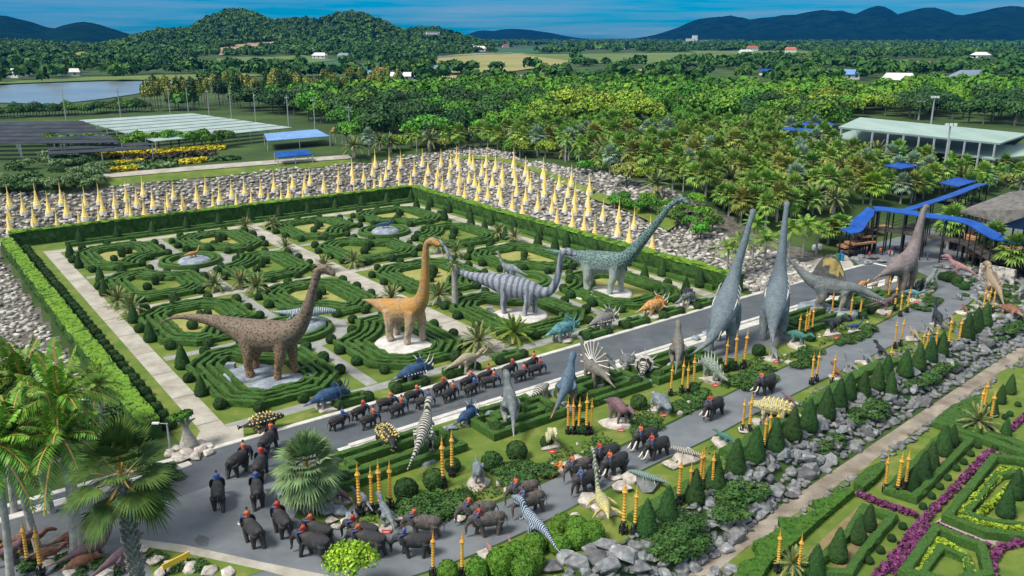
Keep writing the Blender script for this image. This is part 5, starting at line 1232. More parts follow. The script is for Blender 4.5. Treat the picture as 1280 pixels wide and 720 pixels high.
def sea_reptile(neck=False, voxel=.06):
    mb = MB()
    if neck: sp_ = [(-3.0, .3, .8, .06), (-2.0, .1, .9, .22), (-.9, 0, 1.0, .55), (.3, 0, 1.05, .6), (1.2, 0, 1.3, .3), (1.8, 0, 2.2, .2), (2.4, 0, 3.5, .16), (3.0, 0, 4.4, .15), (3.5, 0, 4.7, .2), (4.0, 0, 4.65, .1)]
    else: sp_ = [(-4.2, .5, 1.0, .07), (-3.0, .2, .95, .2), (-1.5, 0, .95, .42), (0, 0, 1.0, .6), (1.2, 0, 1.05, .55), (2.0, 0, 1.1, .45), (2.9, 0, 1.1, .34), (3.6, 0, 1.05, .16)]
    tube(mb, [p[:3] for p in sp_], [p[3] for p in sp_], 12, smooth=4)
    for x in (.8, -1.2):
        for s in (-1, 1): tube(mb, [(x, s * .35, .9), (x - .3, s * 1.0, .65), (x - .8, s * 1.55, .45)], [.2, .2, .07], 8, flat=.5)
    return remesh(mb, 'body', voxel, 2)
THER, CERA, ARMO, PLAT, ORNI, SMAL, PLES, MOSA = theropod(), ceratops(), armoured(), plated(), ornithopod(), small_sauro(), sea_reptile(True), sea_reptile()
for m_ in (THER, CERA, ARMO, PLAT, ORNI, SMAL, PLES, MOSA): m_.materials.append(PURPB)
def sk(n, *a, **k): return skin(n, *a, **k)
H_ZEBRA = sk('zebra_hide', (.42, .40, .35), (.50, .46, .38), (.02, .02, .022), 'stripes', 1.0, 1, .8, .6)
H_GREYW = sk('grey_white_hide', (.11, .125, .13), (.36, .36, .33), (.20, .21, .21), 'patch', 1.6, .6, 1.5, .9)
H_BLUEO = sk('blue_orange_hide', (.085, .13, .175), (.38, .20, .08), (.06, .09, .12), 'patch', 1.8, .6, 1.5, .8)
H_BRGREY = sk('brown_grey_hide', (.15, .14, .125), (.22, .19, .15), (.10, .09, .08), 'patch', 2.0, .6, 1.5, .8)
H_CREAM = sk('cream_hide', (.50, .45, .26), (.60, .56, .42), (.12, .20, .22), 'patch', 1.2, .4, .9, .5)
H_SLATE = sk('blue_slate_hide', (.12, .15, .17), (.22, .24, .25), (.30, .32, .33), 'patch', 2.0, .5, 1.2, .6)
H_PURPLE = sk('purple_hide', (.15, .085, .10), (.24, .20, .17), (.09, .06, .07), 'patch', 1.8, .6, 1.2, .7)
H_BLUE = sk('blue_hide', (.03, .075, .16), (.30, .30, .28), (.02, .03, .06), 'patch', 1.8, .6, 1.0, .6)
H_TEALC = sk('turquoise_hide', (.09, .24, .26), (.30, .33, .30), (.04, .09, .11), 'patch', 1.8, .7, 1.0, .6)
H_TAN = sk('tan_hide', (.34, .29, .20), (.42, .38, .28), (.22, .18, .12), 'stripes', 1.2, .5, 1.2, .6)
H_BLKYEL = sk('black_yellow_hide', (.02, .022, .025), (.10, .09, .06), (.52, .42, .13), 'spots', 3.0, .9, .4, .4)
H_ORANGE = sk('orange_brown_hide', (.45, .20, .05), (.50, .36, .16), (.60, .48, .26), 'spots', 2.6, .7, 1.0, .6)
H_GREYSP = sk('grey_spiked_hide', (.18, .18, .17), (.32, .31, .28), (.10, .10, .10), 'patch', 2.0, .6, 1.0, .6)
H_GREENS = sk('grey_green_hide', (.12, .17, .14), (.28, .30, .25), (.30, .33, .27), 'cells', 2.4, .6, 1.0, .6)
H_BLUEST = sk('blue_white_stripe_hide', (.025, .06, .14), (.16, .22, .26), (.42, .46, .46), 'stripes', 1.3, .9, 1.2, .6)
H_BLACK = sk('black_hide', (.02, .024, .028), (.06, .065, .07), (.04, .05, .055), 'patch', 2.0, .6, 1.0, .6)
H_PALEBONE = sk('pale_yellow_hide', (.42, .38, .20), (.48, .45, .32), (.20, .17, .10), 'stripes', 1.6, .6, .8, .5)
H_GREENST = sk('green_stripe_hide', (.07, .22, .17), (.30, .36, .30), (.02, .05, .05), 'stripes', 1.6, .9, 1.0, .5)
H_MOSA = sk('pale_green_hide', (.20, .28, .24), (.52, .54, .44), (.05, .08, .08), 'stripes', 1.0, .9, .75, .3)
H_PINK = sk('dusky_pink_hide', (.30, .17, .17), (.38, .28, .26), (.18, .10, .11), 'patch', 1.6, .7, 1.2, .6)
H_SANDST = sk('sand_stripe_hide', (.33, .26, .18), (.46, .40, .30), (.15, .10, .07), 'stripes', 1.0, .8, 1.2, .6)
H_RUST = sk('rust_hide', (.20, .09, .05), (.30, .19, .12), (.09, .05, .04), 'patch', 1.6, .7, 1.2, .6)
PLR = [rock_mesh('rock_plinth', 300 + k, 22, .30, PLINTHROCK) for k in range(3)]
def plinth(px, s, lab, flat=None, mat=None, sign=None, up=0):
    """rock plinth with an optional small plate; returns its top height"""
    g = at(*px); r = root('rock_plinth', (g.x, g.y, g.z + .02), rnd.uniform(0, 3), lab, 'rock plinth', 'rock plinths of the statues')
    o = link('rock', PLR[rnd.randrange(3)], r); o.scale = (s, s * .85, s * .9); o.location.z = .05 * s
    if mat: setmat(o, mat)
    if sign:
        mb = MB(); mb.box((0, 0, 0), (.52, .05, .26)); p = mb.obj('name_plate', RED, parent=r); p.rotation_euler = (-.5, 0, -r.rotation_euler.z); c = Matrix.Rotation(-r.rotation_euler.z, 3, 'Z') @ Vector((.05 * s, -.83 * s, .02)); p.location = c
        mb = MB(); mb.box((0, -.03, .11), (.36, .02, .035)); mb.obj('plate_line', WHITE, parent=p)
    return g.z + .27 * s
GO_ = 'statues on the outer verge of the near road'
def dino(me, skin_, px, face, s, lab, group=None, pl=None, plab=None, plmat=None, sign=True, up=None):
    s *= .57 if s > 1.3 and me is THER else .72
    if pl: pl *= .74
    if group == GO_ and s < .6 and skin_ is not H_BLUEST: s *= .7
    z = None
    if pl and plmat is BLUEROCK and me is THER:
        base_disc('rock_disc', plab, gz(px), pl * .82, pl * .6, .3, BLUEROCK, heading(px, face), px[0]); z = .3 + .12 * pl
    elif pl: z = plinth(px, pl, plab or ('plinth of the ' + ' '.join(lab.split()[:12])), mat=plmat, sign=sign)
    g = at(*px); r = statue_obj('a', me, skin_, (g.x, g.y, (z - .12 * pl if pl else g.z) + (up or 0)), heading(px, face), lab, group, s)
    return r
# large theropods of the island
r = dino(THER, H_ZEBRA, (531, 571), (545, 538), 1.35, 'black and white striped tyrannosaur seen from behind, tail towards the bend', pl=2.6, plmat=BLUEROCK, sign=None, plab='blue grey rock base under the striped tyrannosaur')
r = dino(THER, H_GREYW, (638, 533), (628, 505), 1.38, 'grey white tyrannosaur standing on an oval blue rock in a hedge box', pl=2.6, plmat=BLUEROCK, sign=None, plab='oval blue grey rock under the grey white tyrannosaur')
r = dino(THER, H_BLUEO, (708, 512), (722, 482), 1.5, 'blue grey tyrannosaur with orange thighs, back turned, tail pointing down left', pl=2.0, plmat=BLUEROCK, sign=None, plab='blue grey rock under the orange thighed tyrannosaur')
r = dino(THER, H_BRGREY, (846, 461), (842, 430), 1.42, 'brown grey tyrannosaur seen from behind, left of the slate sauropods', pl=2.2, plmat=BLUEROCK, sign=None, plab='blue grey rock under the brown grey tyrannosaur')
# sail backed spinosaur
mb = MB()
sp_ = [(-6.4, 0, 6.0, .07), (-5.6, 0, 5.6, .2), (-4.4, 0, 4.6, .42), (-3.0, 0, 3.7, .75), (-1.4, 0, 3.2, 1.1), (.4, 0, 3.1, 1.15), (1.8, 0, 3.3, .85), (2.8, 0, 3.5, .62), (3.6, 0, 3.45, .58), (4.5, 0, 3.15, .42), (5.6, 0, 2.85, .28), (6.6, 0, 2.65, .2)]
tube(mb, [p[:3] for p in sp_], [p[3] for p in sp_], 12, smooth=4)
tube(mb, [(3.4, 0, 3.05), (4.6, 0, 2.6), (6.4, 0, 2.25)], [.4, .26, .12], 8)
leg4(mb, 1.9, .8, 2.9, .36, .4, .3, .1); leg4(mb, -1.2, .95, 3.1, .6, .6, -.3, .35)
H_SPINO = skin('spinosaur_hide', (.13, .145, .145), (.30, .28, .24), (.07, .08, .085), 'patch', 1.4, .6, 2.2, 1.2)
r = statue_obj('a', remesh(mb, 'body', .1, 3), H_SPINO, gz((1036, 391), .35), heading((1015, 385), (1060, 394)), 'big grey spinosaur with tall yellow banded sail and long crocodile snout', None, .88)
SAILM = material('sail_skin', (.05, .05, .048), (.13, .125, .11), 1.5, 6, .7); SAILY = material('sail_band', (.20, .15, .06), (.50, .38, .12), 1.2, 6, .7)
mb = MB(); n = 14; v = []
for k in range(n + 1):
    t = k / n; x = -2.6 + 4.2 * t; h = 3.7 * math.sin(math.pi * (t * .9 + .05)) ** .7 * (1 + .04 * (k % 2)); z0 = 3.5
    for j in range(5):
        for y in (-.09, .09): v += [(x, y * (1 - .15 * j), z0 + h * (0, .35, .62, .9, 1)[j])]
for k in range(n):
    for j in range(4):
        a = k * 10 + j * 2; b = a + 10; mi_ = 1 if j in (2,) and 3 < k < n - 1 or j == 1 and 6 < k < n - 3 else 0
        mb.add([v[a], v[b], v[b + 2], v[a + 2]], [(0, 1, 2, 3)], mi_); mb.add([v[a + 1], v[a + 3], v[b + 3], v[b + 1]], [(0, 1, 2, 3)], mi_)
    mb.add([v[k * 10 + 8], v[k * 10 + 18], v[k * 10 + 19], v[k * 10 + 9]], [(0, 1, 2, 3)])
mb.obj('sail', SAILM, SAILY, parent=r)
for k in range(9):
    for s in (-1, 1): mb = MB(); mb.lathe([(.05, 0), (.005, -.22)], 5, (4.4 + k * .25, s * .2, 2.9 - k * .05)); mb.obj('tooth', WHITE, parent=r)
base_disc('rock_disc', 'grey rock under the hind legs of the spinosaur', gz((1018, 388)), 1.9, 1.5, .7, BLUEROCK, 0, 8); base_disc('rock_disc', 'grey rock under the front legs of the spinosaur', gz((1054, 396)), 1.6, 1.3, .7, BLUEROCK, 0, 9)
# fan backed dinosaur in the middle
r = dino(SMAL, H_BRGREY, (742, 481), (725, 470), 1.35, 'small brown dinosaur with huge white ribbed fan beside the orange thighed tyrannosaur', pl=1.8, sign=None, plmat=BLUEROCK)
mb = MB(); n = 12; v = []
for k in range(n + 1):
    a = math.pi * (k / n * 1.05 - .05)
    for y in (-.05, .05): v += [(.2 + .45 * math.cos(a), y, 1.9 + .35 * math.sin(a)), (-.1 + 2.3 * math.cos(a), y * .5, 1.7 + 2.3 * math.sin(a))]
f = []
for k in range(n): a = k * 4; b = a + 4; f += [(a, b, b + 1, a + 1), (a + 2, a + 3, b + 3, b + 2), (a + 1, b + 1, b + 3, a + 3)]
mb.add(v, f); mb.obj('fan', H_BRGREY, parent=r)
for k in range(n + 1):
    a = math.pi * (k / n * 1.05 - .05); mb = MB(); mb.bar((.2 + .5 * math.cos(a), 0, 1.9 + .4 * math.sin(a)), (-.1 + 2.45 * math.cos(a), 0, 1.7 + 2.45 * math.sin(a)), .09, 5, .05); mb.obj('fan_rib', WHITE, parent=r)
# horned and plated statues on the far kerb
GF = 'statues on white rocks along the far kerb'
r = dino(ARMO, H_BLKYEL, (331, 539), (352, 533), .95, 'black armoured dinosaur dotted yellow on a pale rock by the bend', GF, 1.7, sign=False); studs(r, PALEGOLD)
r = dino(CERA, H_BLUE, (411, 511), (432, 505), .95, 'blue horned dinosaur with one long forward spike, near the big cycad', GF, 1.8, sign=False); horned(r, 1.6, H_BLUE); 
r = dino(CERA, H_BLUE, (517, 480), (538, 474), 1.0, 'dark blue horned dinosaur with orange belly and pale spines beyond the elephants', GF, 1.9, sign=False); horned(r, 1.2, WHITEBASE, 5); studs(r, WHITEBASE, 2, .2, 'back_spine')
r = dino(ORNI, H_TAN, (585, 467), (606, 461), 1.05, 'tan quadruped dinosaur with crested head beyond the elephants', GF, 1.8, sign=False); horned(r, .7, H_TAN, 3)
r = dino(CERA, H_TEALC, (703, 426), (722, 421), 1.05, 'turquoise horned dinosaur on a white rock right of the garden palm', GF, 1.9, sign=False); horned(r, 1.0, H_TEALC, 4)
r = dino(CERA, H_GREYSP, (754, 413), (773, 408), 1.0, 'grey spiny frilled dinosaur on a white rock beside the road', GF, 1.9, sign=False); horned(r, .8, WHITEBASE, 7); studs(r, WHITEBASE, 3, .25, 'back_spine')
r = dino(CERA, H_ORANGE, (816, 395), (834, 391), 1.0, 'orange brown horned dinosaur with pale frill on a white rock', GF, 1.9, sign=False); horned(r, 1.0, WHITEBASE, 4)
r = dino(PLAT, H_GREYW, (861, 384), (880, 379), .85, 'grey and white plated dinosaur at the right end of the far kerb', GF, 1.8, sign=False); plates(r, H_GREYW, 7)
# island statues along the near kerb and verge
GI = 'statues of the central island'
r = dino(ARMO, H_BLKYEL, (484, 558), (468, 542), 1.05, 'blue black armoured dinosaur with yellow spots by the kerb left of the striped tyrannosaur', GI, 1.7, sign=False); studs(r, PALEGOLD, 5)
r = dino(SMAL, H_BLUE, (588, 526), (590, 517), .55, 'small blue and white upright statue on a blue rock by the kerb', GI, .9, plmat=BLUEROCK, sign=False)
r = dino(CERA, H_BLUE, (584, 531), (600, 522), .7, 'bright blue frilled dinosaur seen from behind beside the kerb', GI, 1.0, sign=False); horned(r, .8, WHITEBASE, 4)
r = dino(ARMO, H_ZEBRA, (676, 497), (690, 486), .8, 'small zebra striped dinosaur lying near the kerb', GI, 1.2, sign=False)
r = dino(PLAT, H_GREYW, (754, 466), (740, 462), .75, 'small grey plated dinosaur on the kerb right of the white fan', GI, 1.0, sign=False); plates(r, H_GREYW, 7)
r = dino(CERA, H_GREYW, (786, 462), (780, 470), .9, 'dark striped horned dinosaur standing left in the island hedge box', GI, None); horned(r, 1, WHITEBASE, 4)
r = dino(CERA, H_ZEBRA, (806, 470), (801, 484), 1.05, 'white and black striped horned dinosaur on two oval blue rocks', GI, 1.5, plmat=BLUEROCK, sign=False); horned(r, 1.1, WHITEBASE, 5)
base_disc('rock_disc', 'oval blue rock left of the striped horned dinosaur', gz((793, 479)), 1.7, 1.1, .35, BLUEROCK, heading((780, 478), (806, 478)), 12)
r = dino(THER, H_CREAM, (689, 560), (696, 575), .62, 'cream white raptor with blue shins, near the orange shrubs', GI, 1.5)
r = dino(SMAL, H_SLATE, (598, 606), (604, 622), .85, 'slate blue long tailed dinosaur with lowered head on a plinth with red plate', GI, 1.8)
r = dino(ORNI, H_PURPLE, (772, 531), (789, 545), 1.15, 'purple brown dinosaur with long raised tail on a broad pale plinth', GI, 2.2)
r = dino(ARMO, H_SLATE, (825, 514), (834, 522), .95, 'blue grey stout dinosaur with raised tail on a white plinth', GI, 1.9)
r = dino(PLAT, H_GREENS, (889, 477), (904, 484), .95, 'grey green spiny backed dinosaur on a white plinth before the slate sauropods', GI, 2.0); plates(r, WHITEBASE, 9, True)
r = dino(SMAL, H_GREYW, (966, 450), (958, 440), .7, 'pale grey dinosaur with curled neck right of the slate sauropods', GI, 1.5)
r = dino(ORNI, H_GREENST, (996, 433), (1010, 437), .85, 'green striped dinosaur on a plinth behind the right slate sauropod', GI, 1.9)
r = dino(THER, H_BLACK, (1040, 419), (1054, 424), .7, 'black theropod stalking right on a pale rock in front of the spinosaur', GI, 2.0)
r = dino(SMAL, H_BLUE, (1068, 415), (1084, 414), .5, 'small blue crouching dinosaur on a flat rock', GI, 1.4)
r = dino(THER, H_PURPLE, (1104, 391), (1118, 391), .62, 'purple theropod with blue tail on a white plinth before the dusky sauropod', GI, 2.0)
r = dino(ORNI, H_TEALC, (1140, 376), (1152, 378), .7, 'pale turquoise dinosaur on a plinth right of the dusky sauropod feet', GI, 1.7)
r = dino(ORNI, H_ORANGE, (1078, 364), (1090, 361), .7, 'orange spotted dinosaur behind the spinosaur snout', GI, 1.2, sign=False)
r = dino(ORNI, H_RUST, (1056, 375), (1070, 372), .75, 'rust brown dinosaur between spinosaur and road', GI, 1.2, sign=False)
r = dino(SMAL, H_SANDST, (1093, 362), (1102, 359), .5, 'sand coloured small dinosaur left of the dusky sauropod', GI, 1.0, sign=False)
r = dino(THER, H_BLACK, (1148, 368), (1155, 376), .7, 'dark theropod bending down right of the dusky sauropod', GI, 1.2, sign=False)
r = dino(THER, H_GREENS, (1160, 364), (1168, 360), .75, 'grey green theropod at the tip of the island by the road curve', GI, 1.2, sign=False)
r = dino(THER, H_SLATE, (484, 660), (474, 648), .55, 'dark grey long tailed dinosaur among rocks near the golden poles', GI, 1.2)
r = dino(ORNI, H_SLATE, (452, 636), (440, 628), .62, 'grey dinosaur with ridged back under the big cycad', GI, 1.3, sign=False)
r = dino(SMAL, H_PURPLE, (428, 628), (418, 622), .5, 'reddish lizard like dinosaur lying on rocks under the big cycad', GI, 1.2, sign=False)
# statues outside the near road
GO = 'statues on the outer verge of the near road'
r = dino(PLES, skin('green_yellow_hide', (.07, .12, .09), (.45, .38, .10), (.5, .46, .3), 'stripes', 1.4, .7, 1.6, 1.2), (752, 640), (738, 615), .95, 'long necked sea reptile with yellow and white neck on a tree stump rock', GO, 1.6, sign=False)
r = dino(THER, H_BLUEST, (668, 676), (650, 664), .74, 'blue and white striped theropod running left beside the near road', GO, None)
r = dino(MOSA, H_MOSA, (810, 606), (788, 600), .82, 'pale green striped mosasaur with open jaw on dark rocks', GO, 2.3, plmat=BOULDER, sign=False)
r = dino(MOSA, H_ZEBRA, (858, 574), (840, 570), .8, 'black and white striped sea reptile on a pale rock shelf', GO, 2.2, sign=False)
r = dino(ORNI, H_GREENST, (905, 558), (890, 552), .75, 'green striped dinosaur on a round flat rock beside the near road', GO, 2.0, sign=False)
r = dino(ARMO, H_PALEBONE, (966, 525), (948, 522), 1.15, 'pale yellow bony armoured dinosaur behind golden poles', GO, 1.9, plmat=BOULDER, sign=False); studs(r, PALEGOLD, 5)
r = dino(ORNI, H_PURPLE, (985, 506), (973, 500), .6, 'mauve dinosaur on a rock right of the pale yellow one', GO, 1.3, sign=False)
for i, (px, fc, tm, hd, s, lab) in enumerate([((612, 693), (604, 680), ORNI, H_PINK, .45, 'pink brown young dinosaur by the clipped bushes, left one'), ((640, 690), (630, 676), ORNI, H_PINK, .5, 'pink brown young dinosaur by the clipped bushes, right one'),
    ((1045, 474), (1030, 464), THER, H_RUST, .55, 'rust red theropod low on the outer verge'), ((1062, 464), (1046, 456), SMAL, H_GREYW, .7, 'grey small sauropod on the outer verge beyond the rust theropod'), ((1082, 455), (1068, 448), ORNI, H_SLATE, .7, 'slate dinosaur on the outer verge'), ((1100, 447), (1086, 440), THER, H_BLACK, .6, 'black theropod on the outer verge beside gold poles'),
    ((1141, 425), (1128, 416), ORNI, H_SANDST, .8, 'sand striped dinosaur on the outer verge'), ((1158, 416), (1146, 409), ORNI, H_GREYW, .75, 'grey white dinosaur on the outer verge right of the sand striped one'), ((1170, 408), (1160, 396), SMAL, H_BLACK, .95, 'black long necked dinosaur rearing beside the road curve'), ((1186, 404), (1176, 398), THER, H_SLATE, .55, 'slate theropod near the road curve'), ((1205, 392), (1196, 385), ORNI, H_RUST, .6, 'rust dinosaur right of the road curve'), ((1198, 374), (1190, 368), ARMO, H_SLATE, .6, 'low slate dinosaur at the apex of the road curve'), ((1222, 384), (1212, 380), ORNI, H_GREENS, .6, 'green grey dinosaur on rocks right of the road curve')]):
    r = dino(tm, hd, px, fc, s, lab, GO, 1.5 * (s + .3), sign=False, plmat=BOULDER if i % 2 else None)
r = dino(THER, H_SANDST, (1238, 378), (1222, 366), 1.25, 'sand coloured theropod with dark banded fin and raised head right of the road curve', None, 1.6, plmat=BOULDER, sign=False)
mb = MB(); n = 10; v = []
for k in range(n + 1):
    t = k / n; x = -1.8 + 3.4 * t; h = .9 * math.sin(math.pi * (t * .9 + .05)) * (1 + .12 * (k % 2)); z0 = 2.75 + .4 * t
    for y in (-.06, .06): v += [(x, y, z0), (x, y * .4, z0 + h)]
f = []
for k in range(n): a = k * 4; b = a + 4; f += [(a, b, b + 1, a + 1), (a + 2, a + 3, b + 3, b + 2), (a + 1, b + 1, b + 3, a + 3)]
mb.add(v, f); mb.obj('back_fin', H_SANDST, parent=r)
r = dino(THER, H_PINK, (1196, 347), (1170, 342), .8, 'dusky pink theropod stretched low beyond the road curve', None, 1.2, plmat=BOULDER, sign=False)
r = dino(MOSA, H_BLUE, (1246, 352), (1230, 346), .8, 'blue sea reptile lying below the mosaic wall', None, 1.5, plmat=BOULDER, sign=False)
r = dino(SMAL, H_GREYW, (1280, 372), (1290, 362), 1.2, 'pale grey long necked dinosaur at the right picture edge', None, 1.5, plmat=BOULDER, sign=False)
r = dino(ARMO, H_RUST, (1262, 396), (1250, 392), .9, 'rusty armoured dinosaur lying on rocks below the banded fin theropod', None, 1.4, plmat=BOULDER, sign=False)
r = dino(ORNI, H_PINK, (878, 272), (868, 268), 1.0, 'reddish dinosaur among palms above the stone bank', None, None)
r = dino(SMAL, H_PINK, (868, 292), (880, 300), .9, 'mauve dinosaur lying among pale stones beneath the grove', None, None)
# dark statues at the lower left
GL = 'dark statues on the shaded lower left rocks'
r = dino(SMAL, H_PURPLE, (118, 700), (140, 690), .85, 'purple brown dinosaur walking right below the fan palm', GL, None)
r = dino(ORNI, H_RUST, (36, 690), (58, 686), .8, 'rust brown dinosaur at the shaded left bottom edge', GL, None)
r = dino(ORNI, H_RUST, (92, 682), (112, 676), .6, 'rust brown young dinosaur behind the purple one', GL, None)
r = dino(THER, H_PURPLE, (150, 716), (168, 706), .6, 'dark theropod right beside the fan palm trunk', GL, None)
r = dino(ORNI, H_RUST, (62, 704), (84, 698), .62, 'rust brown duck billed statue nearest the bottom left gold poles', GL, None)
r = dino(THER, H_PURPLE, (14, 706), (34, 700), .55, 'dark purple theropod in the very bottom left corner', GL, None)
r = dino(CERA, H_RUST, (104, 712), (122, 706), .55, 'rust brown horned statue on the rocks below the purple sauropod', GL, None)
# basins and their small statues
def basin(px, lab, mat, rx, h):
    g = at(*px); mb = MB(); n = 24; prof = [(1, -.1), (.97, h * .5), (.86, h * .8), (.7, h), (.35, h * 1.08), (.02, h * 1.1)]
    mb.lathe([(r * rx, z) for r, z in prof], n); o = mb.obj('rock_basin', mat, smooth=True, loc=(g.x, g.y, 0))
    for v in o.data.vertices: v.co += Vector((1, 1, .6)) * .13 * noise.noise(v.co * 1.3 + Vector((px[0], 0, 0)))
    return tag(o, lab, 'rock basin', 'rock basins inside the ring hedges'), g
basin((243, 331), 'grey rock basin in the left rear ring hedge, carrying golden animals', BLUEROCK, 2.3, 1.0); basin((482, 294), 'grey rock basin in the rear right ring hedge with blue animals on top', BLUEROCK, 2.3, 1.1); basin((638, 356), 'pale rock basin in the ring hedge behind the striped sauropod', WHITEBASE, 2.1, 1.2); basin((383, 411), 'blue grey rock basin behind the neck of the brown sauropod', BLUEROCK, 2.2, .9)
for px, m_, lab, s in (((243, 331), H_ORANGE, 'small golden animal statue on the left rear basin', .42), ((482, 294), H_BLUE, 'small blue animal statue on the rear right basin', .5), ((637, 356), H_SLATE, 'small dark grey sauropod statue on the pale basin', .8), ((383, 411), H_BLUEST, 'blue reptile statue on the basin behind the brown sauropod', .9)):
    g = at(*px); statue_obj('a', SMAL if s < .85 else MOSA, m_, (g.x, g.y, 1.0), rnd.uniform(-1, 1) + (1.5 if s == .8 else 0), lab, None, s)
mb = MB(); mb.box((0, 0, 0), (.8, .6, .7), top=.9); tag(mb.obj('marker_stone', BLUEROCK, loc=gz((612, 391))), 'small square grey stone left of the striped sauropod', 'stone block')
# ------------------------------------------------------------------ elephants and riders
ELE = skin('elephant_hide', (.028, .028, .030), (.048, .045, .043), (.10, .085, .072), 'patch', 1.1, .35, 1.0, .8, .75)
ELE2 = skin('dusty_elephant_hide', (.070, .063, .058), (.11, .093, .082), (.16, .125, .105), 'patch', 1.3, .5, 1.0, .8, .75)
IVORY = material('ivory', (.70, .64, .52), (.80, .75, .64), 3, 3, .4)
def elephant(seed):
    r = random.Random(seed); mb = MB()
    sp_ = [(-1.55, 0, 1.75, .34), (-1.3, 0, 1.85, .62), (-.6, 0, 1.78, .78), (.3, 0, 1.78, .80), (1.0, 0, 1.92, .62), (1.45, 0, 2.1, .47), (1.85, 0, 2.12, .46), (2.15, 0, 1.95, .36)]
    tube(mb, [p[:3] for p in sp_], [p[3] for p in sp_], 14, smooth=4, flat=.86)
    tube(mb, [(1.75, 0, 2.45), (1.6, 0, 2.4)], [.26, .22], 10)
    sw = r.uniform(-.15, .15)
    tube(mb, [(2.1, 0, 1.9), (2.45, 0, 1.5), (2.5, sw * .4, 1.05), (2.48, sw, .6), (2.62, sw * 1.2, .32)], [.30, .20, .15, .11, .08], 10)
    for s in (-1, 1):
        a, b = (.32, -.28) if (s > 0) == (seed % 2 == 0) else (-.28, .3)
        tube(mb, [(.95, s * .36, 1.7), (1.0 + a * .4, s * .42, .95), (.98 + a, s * .42, .14), (1.0 + a, s * .42, .0)], [.36, .26, .20, .22], 10)
        tube(mb, [(-1.1, s * .38, 1.7), (-1.0 + b * .3, s * .42, .95), (-1.12 + b, s * .42, .14), (-1.1 + b, s * .42, .0)], [.44, .29, .20, .22], 10)
        n = 7; v = []; f = []           # ear
        pr = [(1.62, .40, 2.42), (1.3, .72, 2.5), (1.02, .84, 2.2), (1.0, .80, 1.8), (1.2, .66, 1.5), (1.5, .48, 1.55), (1.66, .42, 1.85)]
        for (x, y, z) in pr: v += [(x - .045, s * y, z), (x + .045, s * y, z)]
        v += [(1.3 - .05, s * .66, 2.05), (1.3 + .05, s * .66, 2.05)]
        for k in range(n):
            a_, b_ = 2 * k, 2 * ((k + 1) % n); f += [(a_, b_, b_ + 1, a_ + 1), (a_, 2 * n, b_), (a_ + 1, b_ + 1, 2 * n + 1)]
        mb.add(v, f)
    tube(mb, [(-1.75, 0, 1.9), (-1.95, sw, 1.4), (-1.95, sw * 1.5, .85), (-2.0, sw * 1.6, .65)], [.09, .055, .045, .07], 7)
    return remesh(mb, 'body', .05, 3)
EM = [elephant(k) for k in range(4)]
for m_ in EM: m_.materials.append(ELE)
TUSK = []
for L_ in (.7, 1.15):
    for s in (-1, 1):
        mb = MB(); tube(mb, [(2.05, s * .26, 1.6), (2.35, s * .34, 1.2), (2.75 + .25 * (L_ - .7), s * .36, 1.6 - .75 * L_), (2.75 + .5 * L_, s * .22, 1.55 - .62 * L_)], [.09, .085, .065, .015], 8); TUSK.append(mb.mesh('tusk', IVORY, smooth=True))
SKINM = material('human_skin', (.22, .115, .07), (.30, .16, .10), 6, 3, .6)
HAIRM = material('dark_hair', (.012, .010, .009), (.03, .025, .02), 8, 3, .6)
SHIRT = [material('red_orange_shirt', (.52, .10, .035), (.62, .16, .06), 4, 3, .8), material('blue_shirt', (.03, .08, .26), (.06, .13, .36), 4, 3, .8), material('red_shirt', (.42, .03, .03), (.52, .06, .04), 4, 3, .8)]
TROU = material('blue_trousers', (.03, .05, .14), (.06, .09, .20), 4, 3, .8)
